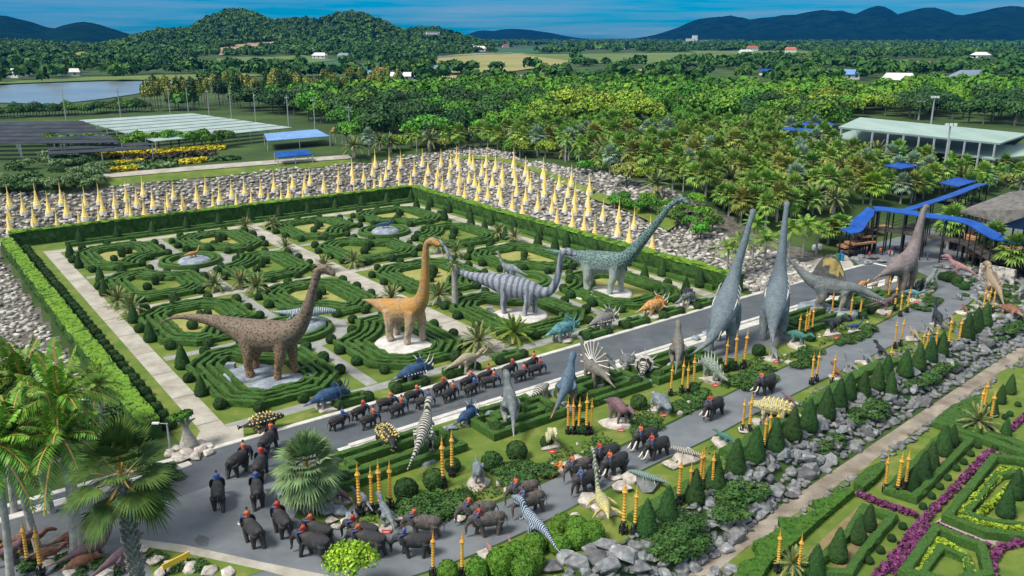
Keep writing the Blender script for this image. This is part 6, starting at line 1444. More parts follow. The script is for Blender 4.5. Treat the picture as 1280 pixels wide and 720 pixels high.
def person_meshes(ride=True):
    mb = MB()
    tube(mb, [(0, 0, .0), (-.02, 0, .22), (-.02, 0, .45), (0, 0, .56), (.01, 0, .64)], [.14, .135, .155, .09, .055], 12, smooth=3, flat=1.2)
    tube(mb, [(.01, 0, .63), (.03, 0, .72), (.035, 0, .80), (.03, 0, .87)], [.06, .098, .105, .06], 12, smooth=3, flat=.88)
    tube(mb, [(.12, 0, .745), (.145, 0, .735)], [.02, .014], 6)                      # nose
    for s in (-1, 1):
        tube(mb, [(.03, s * .092, .75), (.02, s * .108, .77)], [.022, .02], 6)          # ear
        tube(mb, [(0, s * .17, .52), (.04, s * .24, .32), (.25, s * .17, .22), (.30, s * .16, .21)], [.062, .05, .036, .03], 8, smooth=3)
        tube(mb, [(.0, s * .10, .02), (.30, s * .30, .0), (.34, s * .36, -.22), (.30, s * .37, -.44), (.40, s * .38, -.47)], [.10, .075, .062, .042, .03], 9, smooth=3)
        for k in range(4): tube(mb, [(.30, s * (.135 + .018 * k), .21), (.35, s * (.13 + .019 * k), .205 - .003 * k), (.375 - .006 * abs(k - 1.2), s * (.13 + .019 * k), .18)], [.011, .010, .007], 5, smooth=2)
        tube(mb, [(.30, s * .13, .215), (.33, s * .105, .20), (.35, s * .10, .185)], [.012, .011, .008], 5, smooth=2)
    body = remesh(mb, 'person', .012, 2, .5); body.materials.append(SKINM)
    mb = MB(); tube(mb, [(0, 0, .02), (-.02, 0, .22), (-.02, 0, .46), (0, 0, .57)], [.155, .15, .17, .085], 12, smooth=3, flat=1.22)
    for s in (-1, 1): tube(mb, [(0, s * .14, .52), (.03, s * .225, .36), (.05, s * .24, .31)], [.08, .068, .062], 8, smooth=2)
    shirt = remesh(mb, 'shirt', .02, 1, .6); shirt.materials.append(SHIRT[0])
    mb = MB(); tube(mb, [(0, -.05, .05), (0, .05, .05)], [.15, .15], 10)
    for s in (-1, 1): tube(mb, [(.0, s * .10, .03), (.30, s * .30, .0), (.34, s * .36, -.20), (.31, s * .37, -.33)], [.125, .10, .08, .07], 9, smooth=3)
    tr = remesh(mb, 'trousers', .022, 1, .6); tr.materials.append(TROU)
    mb = MB(); tube(mb, [(.0, 0, .78), (.005, 0, .85), (.0, 0, .90)], [.112, .112, .06], 12, smooth=3, flat=.92); hair = mb.mesh('hair', HAIRM, smooth=True)
    return body, shirt, tr, hair
PM = person_meshes()
ELG = 'elephants of the parade'
def ele(px, face, s, lab, dusty=0, tusks=0, shirt=0, k=None, rlab=None):
    s *= .62 * rnd.uniform(.93, 1.05)
    g = at(*px); rz = heading(px, face) if not isinstance(face, float) else face
    r = root('elephant', (g.x, g.y, g.z + .03), rz, lab, 'elephant', ELG, s); b = link('body', EM[rnd.randrange(4) if k is None else k], r); setmat(b, ELE2 if dusty else ELE)
    if tusks:
        for j in ((0, 1) if tusks == 1 else (2, 3)): link('tusk', TUSK[j], r)
    c, sn = math.cos(rz), math.sin(rz); off = 1.12 * s
    p = link('person', PM[0]); p.location = (g.x + c * off, g.y + sn * off, g.z + .03 + 2.50 * s); p.rotation_euler = (0, 0, rz); p.scale = (.78,) * 3
    tag(p, rlab, 'person', 'riders of the parade')
    for me_ in PM[1:]:
        q = link(me_.name, me_, p)
        if me_ is PM[1]: setmat(q, SHIRT[shirt])
SHN = ['orange shirted', 'blue shirted', 'red shirted']
def E_(px, face, desc, dusty=0, tusks=0, shirt=0, s=1.0):
    ele(px, face, s, ('dusty grey elephant ' if dusty else 'dark elephant ') + desc, dusty, tusks, shirt, None, SHN[shirt] + ' rider on elephant ' + desc)
E_((274, 633), (274, 600), 'walking alone up the left side of the bend', 0, 0, 1)
E_((299, 592), (318, 578), 'turning right by the kerb below the bottle tree', 0, 0, 0)
E_((323, 630), (321, 600), 'seen from behind at the inner edge of the bend', 0, 0, 1)
E_((326, 598), (336, 575), 'half hidden left of the big cycad', 0, 0, 2)
E_((336, 566), (352, 548), 'farthest up the bend beside the yellow dotted statue', 0, 0, 0)
E_((318, 680), (300, 662), 'with white tusks crossing the middle of the bend', 0, 1, 0, 1.02)
E_((354, 668), (338, 648), 'walking up behind the tusker on the bend', 0, 0, 2)
E_((394, 697), (366, 690), 'nearest the bottom edge left of the lime bush', 0, 0, 2, 1.02)
E_((400, 680), (376, 672), 'walking beside and behind the bottom edge pair', 0, 0, 0)
E_((455, 681), (430, 676), 'just above the lime bush', 0, 0, 2)
E_((463, 694), (438, 690), 'half covered by the lime bush', 0, 0, 0)
E_((520, 695), (494, 695), 'right of the lime bush at the road edge', 0, 0, 1)
E_((532, 672), (506, 670), 'on the inner side right of the lime bush', 1, 0, 0)
E_((612, 668), (588, 672), 'with a red shirted rider near the running striped statue', 1, 0, 2)
E_((600, 655), (576, 658), 'on the inner side above the running striped statue', 1, 0, 0)
E_((664, 642), (642, 650), 'on the outer side below the leafy shrub bank', 1, 0, 1)
E_((656, 628), (634, 634), 'on the inner side below the leafy shrub bank', 1, 0, 0)
E_((734, 614), (714, 624), 'partly behind the yellow necked sea reptile', 0, 0, 1)
E_((724, 598), (704, 606), 'on the inner side behind the yellow necked sea reptile', 1, 0, 0)
E_((770, 594), (750, 604), 'with curved tusks right of the yellow necked reptile', 0, 1, 0)
E_((758, 583), (738, 591), 'on the inner side right of the yellow necked reptile', 0, 0, 2)
E_((822, 571), (800, 580), 'with very long white tusks on the near road', 0, 2, 2, 1.03)
E_((808, 560), (788, 568), 'walking behind the long tusked one', 0, 2, 0)
E_((892, 521), (876, 530), 'with tusks walking alone beside the white plinth', 0, 1, 2, 1.03)
E_((957, 492), (938, 499), 'last of the line, highest up the near road', 0, 1, 0, 1.03)
HR = [((424, 536), 1, 'emerging from behind the big cycad on the far road'), ((460, 534), 0, 'second pair on the far road, nearer the island'), ((452, 524), 2, 'second pair on the far road, nearer the garden'), ((493, 522), 0, 'third pair on the far road, nearer the island'), ((485, 513), 0, 'third pair on the far road, nearer the garden'), ((527, 512), 1, 'fourth pair on the far road, nearer the island'), ((519, 502), 0, 'fourth pair on the far road, nearer the garden'), ((558, 503), 0, 'fifth pair on the far road, nearer the island'), ((549, 494), 2, 'fifth pair on the far road, nearer the garden'), ((588, 495), 1, 'sixth pair on the far road, nearer the island'), ((582, 487), 0, 'sixth pair on the far road, nearer the garden'), ((615, 486), 0, 'seventh pair on the far road, nearer the island'), ((607, 477), 2, 'seventh pair on the far road, nearer the garden'), ((648, 476), 0, 'eighth pair on the far road, nearer the island'), ((639, 471), 2, 'eighth pair on the far road, nearer the garden'), ((673, 469), 2, 'leading pair on the far road, nearer the island'), ((664, 461), 0, 'leading pair on the far road, nearer the garden')]
for px, sh, d in HR: E_((px[0] + rnd.uniform(-4, 4), px[1] + rnd.uniform(-1.5, 1.5)), (px[0] + 24, px[1] - 7 + rnd.uniform(-4, 3)), d, 0, 0, sh, .71)
# visitors standing at the plaza
mb = MB()
tube(mb, [(0, 0, .82), (0, 0, 1.1), (0, 0, 1.38), (0, 0, 1.5)], [.15, .14, .17, .06], 10, smooth=3, flat=1.2); tube(mb, [(0, 0, 1.48), (.02, 0, 1.6), (.02, 0, 1.7)], [.06, .105, .06], 10, smooth=3)
tube(mb, [(.1, 0, 1.57), (.135, 0, 1.56)], [.02, .012], 5)
for s in (-1, 1):
    tube(mb, [(0, s * .18, 1.38), (0, s * .25, 1.1), (.08, s * .24, .86), (.1, s * .23, .78)], [.06, .048, .036, .035], 8, smooth=3); tube(mb, [(0, s * .09, .86), (.03 * s, s * .1, .46), (.05 * s, s * .1, .06), (.16 + .05 * s, s * .11, .03)], [.10, .07, .05, .04], 8, smooth=3)
    for k in range(4): tube(mb, [(.09, s * .23 + .014 * (k - 1.5), .76), (.11, s * .23 + .014 * (k - 1.5), .68)], [.010, .008], 5, smooth=0)
VB = remesh(mb, 'person', .016, 2, .5); VB.materials.append(SKINM)
mb = MB(); tube(mb, [(0, 0, .8), (0, 0, 1.1), (0, 0, 1.38), (0, 0, 1.49)], [.165, .155, .185, .08], 10, smooth=3, flat=1.22)
for s in (-1, 1): tube(mb, [(0, s * .16, 1.4), (0, s * .24, 1.15)], [.075, .065], 8, smooth=0)
VS = mb.mesh('shirt', SHIRT[1], smooth=True)
mb = MB()
for s in (-1, 1): tube(mb, [(0, s * .085, .9), (.03 * s, s * .1, .46), (.05 * s, s * .1, .14)], [.12, .09, .07], 8, smooth=2)
VT = mb.mesh('trousers', TROU, smooth=True)
mb = MB(); tube(mb, [(-.01, 0, 1.62), (-.01, 0, 1.70), (-.01, 0, 1.75)], [.115, .11, .05], 10, smooth=2); VH = mb.mesh('hair', HAIRM, smooth=True)
for (px, sh, lab) in (((1159, 326), 1, 'person in dark blue standing alone on the open plaza'), ((1051, 322), 1, 'person in blue beside the foot of the blue roofed stairs'), ((1112, 321), 2, 'person in a red shirt under the stair canopy'), ((1100, 319), 0, 'person in an orange shirt by the rocks under the stairs'), ((1086, 324), 2, 'person in red seated height near the road end'), ((1182, 352), 2, 'person in red by the dusky pink statue'), ((1262, 346), 0, 'person in orange by the mosaic wall')):
    g = at(*px); p = link('person', VB, None, None, (g.x, g.y, g.z + .05)); p.rotation_euler = (0, 0, rnd.uniform(0, 6)); p.scale = (.66,) * 3; tag(p, lab, 'person')
    q = link('shirt', VS, p); setmat(q, SHIRT[sh]); link('trousers', VT, p); link('hair', VH, p)
# ------------------------------------------------------------------ golden spire poles
def pole_proto():
    mb = MB(); mb.lathe([(.15, -.1), (.15, .25), (.10, .3), (.10, 1.25)], 8)
    for k in range(6):
        a = k * 1.047; mb.box((.26 * math.cos(a), .26 * math.sin(a), 0), (.07, .07, .75))
    mb.lathe([(.30, .42), (.30, .5)], 10); mb.lathe([(.18, 1.0), (.2, 1.08), (.12, 1.15)], 8); base = mb.mesh('base', BLACK)
    mb = MB(); z = 1.15; prof = [(.10, z)]
    for k in range(9): prof += [(.13 - .003 * k, z + .05), (.15 - .004 * k, z + .12), (.095, z + .24)]; z += .27
    prof += [(.16, z + .05), (.20, z + .16), (.12, z + .34), (.06, z + .5)]; z += .5; mb.lathe(prof, 8); sh = mb.mesh('shaft', GOLD)
    mb = MB(); mb.lathe([(.05, z), (.09, z + .1), (.045, z + .25), (.03, z + .55), (.006, z + .9)], 7); return base, sh, mb.mesh('finial', GOLD), z + .9
PB, PS, PF, PH = pole_proto()
def poles(where, items):
    n = len(items); items = sorted(items)
    for i, (bx, by, ty) in enumerate(items):
        g = at(bx, by); h = max(3.2, min(6, tall(g, ty)))
        lab = ('black and gold spire pole ' + where) if n == 1 else '%s of %s gold poles %s' % ('leftmost' if i == 0 else 'rightmost' if i == n - 1 else 'middle' if n == 3 else ['', 'second', 'third', 'fourth'][i], ['', '', 'two', 'three', 'four', 'five'][n], where)
        r = root('spire_pole', g, rnd.uniform(0, 6), lab, 'spire pole', 'gold spire poles'); s = h / PH; r.scale = (s * 1.25, s * 1.25, s); r.rotation_euler = (rnd.uniform(-.03, .03), rnd.uniform(-.03, .03), rnd.uniform(0, 6))
        b = link('base', PB, r); link('shaft', PS, r); link('finial', PF, r)
poles('at the left end of the island', [(450, 645, 577), (465, 643, 580), (476, 643, 572), (488, 637, 573)])
poles('in front of the striped tyrannosaur', [(554, 610, 542), (565, 596, 536)])
poles('at the bottom edge by the lime bush', [(541, 722, 680), (577, 722, 668)])
poles('beside the yellow necked sea reptile', [(779, 667, 597), (793, 668, 605)])
poles('below the orange thighed tyrannosaur', [(710, 543, 497), (717, 543, 496), (723, 543, 495), (733, 544, 489), (738, 543, 509)])
poles('below the brown grey tyrannosaur', [(838, 495, 452), (852, 491, 447), (859, 495, 452), (867, 490, 440)])
poles('before the left slate sauropod', [(906, 466, 420), (919, 463, 412), (929, 461, 409)])
poles('beside the tusker with no neighbour', [(928, 541, 499), (936, 542, 490)])
poles('behind the clipped cones near the striped mosasaur', [(847, 632, 567), (861, 628, 582), (874, 611, 558), (878, 611, 556), (890, 615, 562)])
poles('beside the pale yellow bony statue', [(954, 567, 517), (961, 558, 510), (971, 560, 508)])
poles('left of the black theropod', [(997, 427, 391), (1006, 422, 388), (1009, 420, 388), (1015, 417, 387)])
poles('under the spinosaur', [(1039, 397, 371), (1062, 402, 376), (1074, 398, 362)])
poles('round the purple theropod', [(1110, 376, 349), (1118, 388, 353), (1125, 396, 368), (1133, 391, 362)])
poles('leaning together on the outer verge', [(1110, 473, 430), (1118, 436, 398), (1125, 433, 397)])
poles('at the outer road edge below the small dark statues', [(1014, 481, 452), (1020, 477, 446), (1040, 481, 460)])
poles('on the outer verge before the sand striped statue', [(1150, 450, 420), (1156, 447, 425), (1168, 446, 418)])
poles('by the cones near the road curve', [(1185, 437, 392), (1197, 434, 394)])
poles('before the banded fin theropod', [(1228, 392, 369), (1234, 390, 370), (1240, 392, 371)])
poles('in the lower garden above the purple flowers', [(1106, 616, 567), (1120, 621, 561), (1131, 614, 561)])
poles('in the lower garden at the bottom edge', [(972, 716, 671), (997, 721, 673)])
poles('in the lower garden beside the cycad', [(1236, 539, 484), (1222, 530, 480), (1229, 516, 472)])
poles('in the dark lower left corner', [(2, 690, 628), (36, 712, 648), (52, 720, 655)])
# ------------------------------------------------------------------ boulders of the lower bank (nearest one by one)
BD = [rock_mesh('boulder', 500 + k, 18, .72, BOULDER) for k in range(8)]
bl = []
for p in np.arange(-26, 60, .48):
    for w in range(6):
        pp = p + rnd.uniform(-.3, .3); t = lerp_tab(BTOP, pp); qq = t + .2 - w * .56 + rnd.uniform(-.3, .3)
        if noise.noise(Vector((pp * .25, qq * .3, 2))) > .34 and w < 2: continue
        bl.append((pp, qq, rnd.uniform(.30, .60) * (1.6 if rnd.random() < .12 else 1)))
for p in np.arange(-14, 60, .55):      # second row across the path
    if noise.noise(Vector((p * .18, 7, 1))) > -.3: t = lerp_tab(BTOP, p); bl.append((p, -71.0 + .09 * (p + 13.4) - 1.7 + rnd.uniform(-.3, .3), rnd.uniform(.26, .5)))
def vis_key(b):
    x, y = xy(b[0], b[1]); z = height(x, y); px = to_px(x, y, z); d = math.hypot(x, y)
    return (0 if -20 < px[0] < 1300 and px[1] < 740 else 1, d / b[2])
bl.sort(key=vis_key)
rocks_left = []
for i, (p, q, s) in enumerate(bl):
    x, y = xy(p, q); z = height(x, y)
    if vis_key((p, q, s))[0]: continue
    if i < 260:
        o = link('boulder', BD[rnd.randrange(8)]); o.location = (x, y, z + s * .25); o.scale = (s * rnd.uniform(.9, 1.35), s, s * rnd.uniform(.8, 1.1)); o.rotation_euler = (rnd.uniform(-.3, .3), rnd.uniform(-.3, .3), rnd.uniform(0, 6.28))
        tag(o, 'blue grey angular boulder of the rock bank beside the lower path', 'boulder', 'boulders of the lower rock bank')
    else: rocks_left.append((x, y, z + .1, s))
rock_field('bank_boulders', rocks_left, BOULDER, 'farther blue grey boulders along the lower path', 3)
# loose rocks on the right slope behind the road curve, and grey stones right of the curve
pts2 = []
for x in np.arange(40, 90, 1.1):
    for y in np.arange(84, 122, 1.1):
        xx, yy = x + rnd.uniform(-.5, .5), y + rnd.uniform(-.5, .5); p, q = pq(xx, yy)
        px = to_px(xx, yy, 0)
        if inside(px, [(1188, 352), (1215, 340), (1300, 345), (1300, 440), (1235, 420), (1200, 400), (1222, 380), (1200, 362)]) and rnd.random() < .8: pts2.append((xx, yy, height(xx, yy) + .1, rnd.uniform(.4, .8)))
rock_field('slope_stones', pts2, BOULDER, 'grey stones covering the slope right of the road curve', 4)
PR = [rock_mesh('garden_rock', 700 + k, 18, .62, PLINTHROCK) for k in range(4)]
def rocks_at(lab, group, items, mat=None):
    for (px, py, s) in items:
        s *= .68
        g = at(px, py); o = link('garden_rock', PR[rnd.randrange(4)]); o.location = (g.x, g.y, g.z + s * .25); o.scale = (s * 1.2, s, s * .9); o.rotation_euler = (0, 0, rnd.uniform(0, 6)); tag(o, lab, 'rock', group)
        if mat: setmat(o, mat)
rocks_at('pale angular rock at the foot of the bottle tree', 'rocks under the bottle tree', [(212, 568, .8), (220, 562, .7), (236, 560, .8), (248, 556, .8), (258, 560, .9), (262, 568, .8), (245, 573, .9), (228, 576, .9), (234, 568, 1.0), (222, 572, .9), (252, 566, 1)])
rocks_at('grey blue rock in the pile under the big cycad', 'rocks under the big cycad', [(372, 608, 1.2), (380, 622, 1.1), (392, 630, 1.3), (408, 640, 1.2), (425, 642, 1.1), (440, 648, .9), (412, 622, 1.3), (355, 618, .8), (398, 612, 1.3), (386, 640, .8), (365, 628, .8)], BLUEROCK)
rocks_at('pale rock at the edge of the shrubs beside the near road', 'rocks of the shrub banks', [(415, 652, .7), (432, 655, .7), (420, 660, .6), (470, 662, .7), (498, 650, .8), (512, 640, .7), (575, 650, .7), (626, 606, .8), (636, 614, .7), (698, 590, .8), (706, 582, .7), (722, 575, .7), (745, 568, .7), (850, 518, .6), (862, 505, .6), (945, 470, .6), (985, 455, .7), (735, 628, 1.3), (745, 636, 1.2), (720, 650, .9), (790, 600, 1.2), (778, 612, 1.2), (768, 598, .9), (838, 584, 1.0), (930, 540, .9), (945, 530, .9)])
rocks_at('large brown grey rock at the bottom edge right of the clipped bushes', 'rocks of the bottom edge', [(705, 700, 1.2), (722, 708, 1.3), (742, 700, 1.3), (760, 710, 1.4), (778, 696, 1.3), (735, 688, 1.1), (690, 712, 1.1), (755, 684, 1.2), (800, 712, 1.2)], BOULDER)
rocks_at('pale kerb stone along the lower left bank', 'stones of the lower left bank', [(175, 690, .8), (195, 702, .9), (215, 708, .9), (238, 712, .9), (262, 716, .8), (285, 719, .8), (60, 712, 1.0), (90, 716, 1.0), (130, 722, 1.0), (205, 716, 1)])
# ------------------------------------------------------------------ clipped bushes, shrubs and cones along the near road
def bush(px, s, lab, group, mat=None, me=None, sz=None, name='clipped_bush', cat='bush'):
    g = at(*px); o = put(name, me or ball_me, (g.x, g.y, g.z + (s * .72 if me is None or me is ball_me else 0)), s, lab, cat, group, None, sz)
    if mat: setmat(o, mat)
    return o
for px, s in (((690, 682), .85), ((702, 664), .95), ((720, 668), 1.0), ((740, 676), 1.05), ((720, 682), 1.0), ((668, 690), .95), ((645, 700), .95), ((700, 690), .9)): bush(px, s * .72, 'bright green clipped round bush by the running striped statue', 'bright clipped bushes of the outer verge', TOPI_LIGHT)
for px, s in (((625, 715), 1.2), ((665, 712), 1.15), ((596, 722), .95), ((655, 722), 1.1), ((560, 724), .9)): bush(px, s * .66, 'tall bright clipped bush at the bottom edge', 'bright clipped bushes of the bottom edge', TOPI_LIGHT, None, s * .85)
for px, s in (((543, 608), .95), ((508, 622), 1.0), ((646, 572), .95), ((615, 586), .95), ((683, 558), .6), ((798, 510), .85), ((780, 520), .7), ((866, 492), .75), ((948, 444), .8), ((912, 462), .8), ((1012, 426), .7), ((1086, 392), .65), ((1078, 398), .6), ((566, 588), .7), ((727, 540), .8)): bush(px, s * .8, 'dark green clipped ball bush on the island lawn', 'ball bushes of the island lawn')
def shrub_patch(lab, poly, n, s0, s1, kind='leafy shrub of the low bank '):
    k = 0; xs = [a for a, b in poly]; ys = [b for a, b in poly]; tries = 0
    while k < n and tries < 4000:
        tries += 1; px = (rnd.uniform(min(xs), max(xs)), rnd.uniform(min(ys), max(ys)))
        if not inside(px, poly): continue
        g = at(*px); s = rnd.uniform(s0, s1); o = link('leafy_shrub', SHRB[rnd.randrange(3)]); o.location = (g.x, g.y, g.z); o.scale = (s, s, s * rnd.uniform(.6, .9)); o.rotation_euler = (0, 0, rnd.uniform(0, 6)); tag(o, kind + lab, 'shrub', 'shrubs ' + lab); k += 1
shrub_patch('between gold poles and elephants at the island', [(510, 636), (530, 622), (566, 616), (582, 632), (575, 648), (540, 655), (512, 648)], 22, .75, 1.2)
shrub_patch('left of the cream raptor', [(610, 600), (628, 586), (668, 576), (690, 590), (688, 602), (650, 604), (622, 612)], 22, .75, 1.15)
shrub_patch('beside the purple brown dinosaur', [(735, 575), (752, 558), (770, 560), (762, 574)], 8, .6, .9)
shrub_patch('before the blue grey stout dinosaur', [(788, 548), (800, 528), (815, 522), (822, 540), (800, 552)], 10, .6, .9)
shrub_patch('beside the white plinths', [(838, 512), (862, 496), (880, 494), (878, 506), (850, 520)], 12, .6, .9)
shrub_patch('before the slate sauropods', [(912, 478), (950, 460), (972, 462), (965, 478), (925, 492)], 16, .6, 1.0)
shrub_patch('in front of the black theropod', [(985, 452), (1020, 436), (1042, 440), (1015, 458), (990, 462)], 14, .6, 1.0)
shrub_patch('between the black and purple theropods', [(1045, 430), (1080, 412), (1108, 405), (1092, 420), (1052, 436)], 14, .6, 1.0)
shrub_patch('at the tip of the island', [(1142, 388), (1158, 374), (1178, 370), (1172, 382), (1150, 392)], 10, .6, .9)
shrub_patch('above the rock bank below the clipped cones', [(806, 690), (825, 662), (855, 640), (880, 660), (870, 690), (830, 705)], 26, .8, 1.3)
shrub_patch('on the rock bank right of the gold poles', [(880, 645), (905, 618), (945, 600), (955, 618), (925, 640), (895, 655)], 22, .7, 1.2)
shrub_patch('on the rock bank below the cone row', [(1015, 560), (1040, 545), (1052, 555), (1035, 572)], 8, .6, 1.0)
shrub_patch('on the upper rock bank', [(1060, 520), (1095, 498), (1115, 500), (1100, 518), (1072, 530)], 14, .7, 1.1)
shrub_patch('on the rock bank toward the road curve', [(1130, 480), (1165, 460), (1190, 452), (1195, 462), (1160, 482), (1138, 490)], 18, .7, 1.1)
shrub_patch('under the fin statue', [(1225, 425), (1262, 405), (1280, 400), (1280, 412), (1240, 432)], 12, .7, 1.1)
shrub_patch('between the palms at the lower left', [(150, 610), (215, 600), (200, 560), (140, 540)], 12, .7, 1.1)
FLW = material('orange_blossom', (.45, .14, .03), (.6, .22, .05), 3, 3, .7, island=.2)
leaf_bed('flower_bed', 'low orange brown planting beside the cream raptor', [(688, 600), (702, 590), (700, 580), (690, 586)], 260, .16, .4, FLW)
for px, s in (((808, 668), .9), ((834, 652), .92), ((868, 628), .9), ((893, 611), .95), ((919, 592), .98), ((943, 577), 1.02), ((968, 565), 1.0), ((990, 549), .98), ((1010, 538), .98), ((1032, 522), .98), ((1048, 510), .95), ((1060, 500), .9), ((1078, 497), .9), ((1095, 487), .92), ((1107, 478), .95), ((1130, 470), .95), ((1147, 462), .95), ((1162, 452), .9), ((1176, 445), .9), ((1208, 424), 1.0), ((1219, 417), 1.05), ((1230, 409), 1.0), ((1112, 494), .8)):
    bush(px, s * .92, 'dark green clipped cone in the long row above the lower rock bank', 'clipped cones along the near road', None, cone_me, s * 1.0, 'topiary_cone', 'topiary')
def px_path(pts): return [tuple(at(*p)[:2]) for p in pts]
for i, pl in enumerate([[(792, 655), (830, 632), (866, 612), (898, 592)], [(905, 572), (935, 558), (968, 535), (1000, 518)], [(1010, 512), (1040, 492), (1075, 470)], [(1075, 470), (1095, 462), (1120, 455)]]):
    mb = MB(); wall_strip(mb, px_path(pl), 1.1, .6, 0, jit=.05, zf=height); tag(leafy(mb).obj('low_hedge', HEDGE), 'flat dark hedge behind the clipped cones, ' + ['lowest stretch by the striped mosasaur', 'stretch under the pale yellow bony statue', 'stretch below the rust red theropod', 'stretch with leaning poles'][i], 'hedge', 'flat hedges of the outer verge')
# ------------------------------------------------------------------ lower garden
GREENFLAT = [[(850, 720), (915, 672), (988, 628), (1068, 617), (1070, 628), (965, 712), (940, 740)], [(1066, 600), (1095, 590), (1108, 592), (1090, 612), (1070, 615)]]
HEDGE_LAWN = material('clipped_flat_growth', (.022, .08, .006), (.06, .145, .012), 2.2, 7, .75, .9, 14)
def clipped_mass(lab, poly, h, mat):
    P = [tuple(at(*p)[:2]) for p in poly]; mb = MB(); n = len(P); z = height(*P[n // 2])
    mb.add([(x, y, z - .1) for x, y in P] + [(x, y, z + h) for x, y in P], [tuple(range(n, 2 * n))] + [(i, (i + 1) % n, (i + 1) % n + n, i + n) for i in range(n)])
    o = mb.obj('clipped_hedge', mat); bm = bmesh.new(); bm.from_mesh(o.data); bmesh.ops.triangulate(bm, faces=bm.faces[:]); bmesh.ops.subdivide_edges(bm, edges=bm.edges[:], cuts=3, use_grid_fill=True); bmesh.ops.recalc_face_normals(bm, faces=bm.faces)
    for v in bm.verts: v.co += Vector((1, 1, 1)) * .06 * noise.noise(v.co * 1.4)
    bm.to_mesh(o.data); bm.free()
    m2 = MB(); m2.v = [tuple(v.co) for v in o.data.vertices]; m2.f = [tuple(p_.vertices) if len(p_.vertices) == 4 else tuple(p_.vertices) + (p_.vertices[0],) for p_ in o.data.polygons]; q0 = len(m2.f); m2.m = [0] * q0; leafy(m2, 26, .09); m3 = MB(); m3.v = m2.v; m3.f = [tuple(dict.fromkeys(f)) for f in m2.f]; m3.m = m2.m; o.data = m3.mesh('clipped_hedge', mat); return tag(o, lab, 'hedge')
clipped_mass('broad flat clipped hedge with stepped edge along the lower path', [(915, 738), (925, 712), (948, 704), (940, 686), (958, 678), (975, 668), (972, 655), (1000, 655), (1020, 645), (1014, 634), (1040, 628), (1042, 618), (1068, 620), (1030, 652), (995, 684), (962, 712), (945, 740)], .55, HEDGE_LAWN)
clipped_mass('small stepped patch of clipped hedge beside the poles of the lower garden', [(1066, 612), (1072, 603), (1082, 594), (1100, 586), (1106, 590), (1096, 604), (1078, 618)], .6, HEDGE)
clipped_mass('flat clipped hedge field left of the cycad of the lower garden', [(1168, 530), (1190, 512), (1220, 500), (1236, 512), (1208, 535), (1180, 540)], .5, HEDGE)
def frame(lab, px, w=.55, h=.6, z=None, top=None):
    mb = MB(); wall_strip(mb, px_path(px), w, h, 0, closed=True, jit=.04, zf=height); o = leafy(mb).obj('frame_hedge', HEDGE); return tag(o, lab, 'hedge', 'hedge frames of the lower garden')
frame('long hedge frame round four cones beside the purple flowers', [(1010, 720), (1060, 672), (1080, 640), (1115, 652), (1075, 700), (1060, 724)])
frame('hedge frame round cones above the purple flower cross', [(1110, 618), (1142, 628), (1212, 556), (1178, 548)])
frame('long dark hedge bar along the upper lower garden', [(1172, 534), (1180, 530), (1290, 566), (1284, 574)], .8)
frame('outer dark hedge frame of the right lower parterre', [(1183, 653), (1242, 578), (1268, 580), (1300, 588), (1300, 680), (1230, 672)], .6, .65)
frame('outer dark hedge frame at the bottom right', [(1130, 722), (1170, 668), (1225, 690), (1235, 725), (1190, 740)], .6, .65)
YG = material('yellow_green_border', (.13, .22, .012), (.30, .40, .03), 4, 4, .7, island=.3)
def border(lab, pts, w, n, mat, leaf=.22, h=.4, name='flower_border', group=None):
    P = px_path(pts); L_ = [math.hypot(b[0] - a[0], b[1] - a[1]) for a, b in zip(P, P[1:])]; r = np.random.RandomState(len(pts) * 7 + int(P[0][0] * 10) % 97); C = []
    for _ in range(n):
        t = r.uniform(0, sum(L_)); k = 0
        while t > L_[k]: t -= L_[k]; k += 1
        a, b = P[k], P[k + 1]; u = t / L_[k]; nx, ny = -(b[1] - a[1]) / L_[k], (b[0] - a[0]) / L_[k]; o = r.uniform(-.5, .5) * w * .5
        x, y = a[0] + (b[0] - a[0]) * u + nx * o, a[1] + (b[1] - a[1]) * u + ny * o
        if noise.noise(Vector((x * 1.6, y * 1.6, 0))) < -.25: continue
        C.append((x, y, height(x, y) + h * r.uniform(.35, 1)))
    n = len(C); Nn = r.normal(size=(n, 3)) * .7 + (0, 0, .8); Nn /= np.linalg.norm(Nn, axis=1, keepdims=True); V, F = leaf_quads(np.array(C), Nn, leaf, r, .85)
    return tag(link(name, np_mesh(name, V, F, [mat])), lab, 'flower border', group)
border('yellow green border inside the right lower parterre', [(1198, 650), (1254, 590), (1300, 600)], .9, 1500, YG)
border('inner yellow green border of the right lower parterre', [(1222, 648), (1275, 600)], .5, 500, YG); border('front yellow green border of the right lower parterre', [(1200, 652), (1245, 664), (1300, 668)], .6, 700, YG)
border('yellow green border in the bottom right parterre', [(1146, 722), (1174, 680), (1206, 700), (1216, 724)], .6, 900, YG)
GPATH = [[(1100, 735), (1238, 570), (1246, 574), (1124, 735)]]
sheet('path', px_path([(1108, 740), (1244, 570), (1252, 574), (1132, 740)]), LZ + .03, G_CONC)
sheet('path', px_path([(1166, 655), (1176, 648), (1250, 672), (1244, 682)]), LZ + .034, G_CONC)
for lb, a in (('purple flower border running up the lower garden', [(1094, 725), (1150, 658), (1238, 566)]), ('second purple flower row beside the narrow path of the lower garden', [(1112, 720), (1162, 662)])): border(lb, a, 1.0, 1700, PURP, .15)
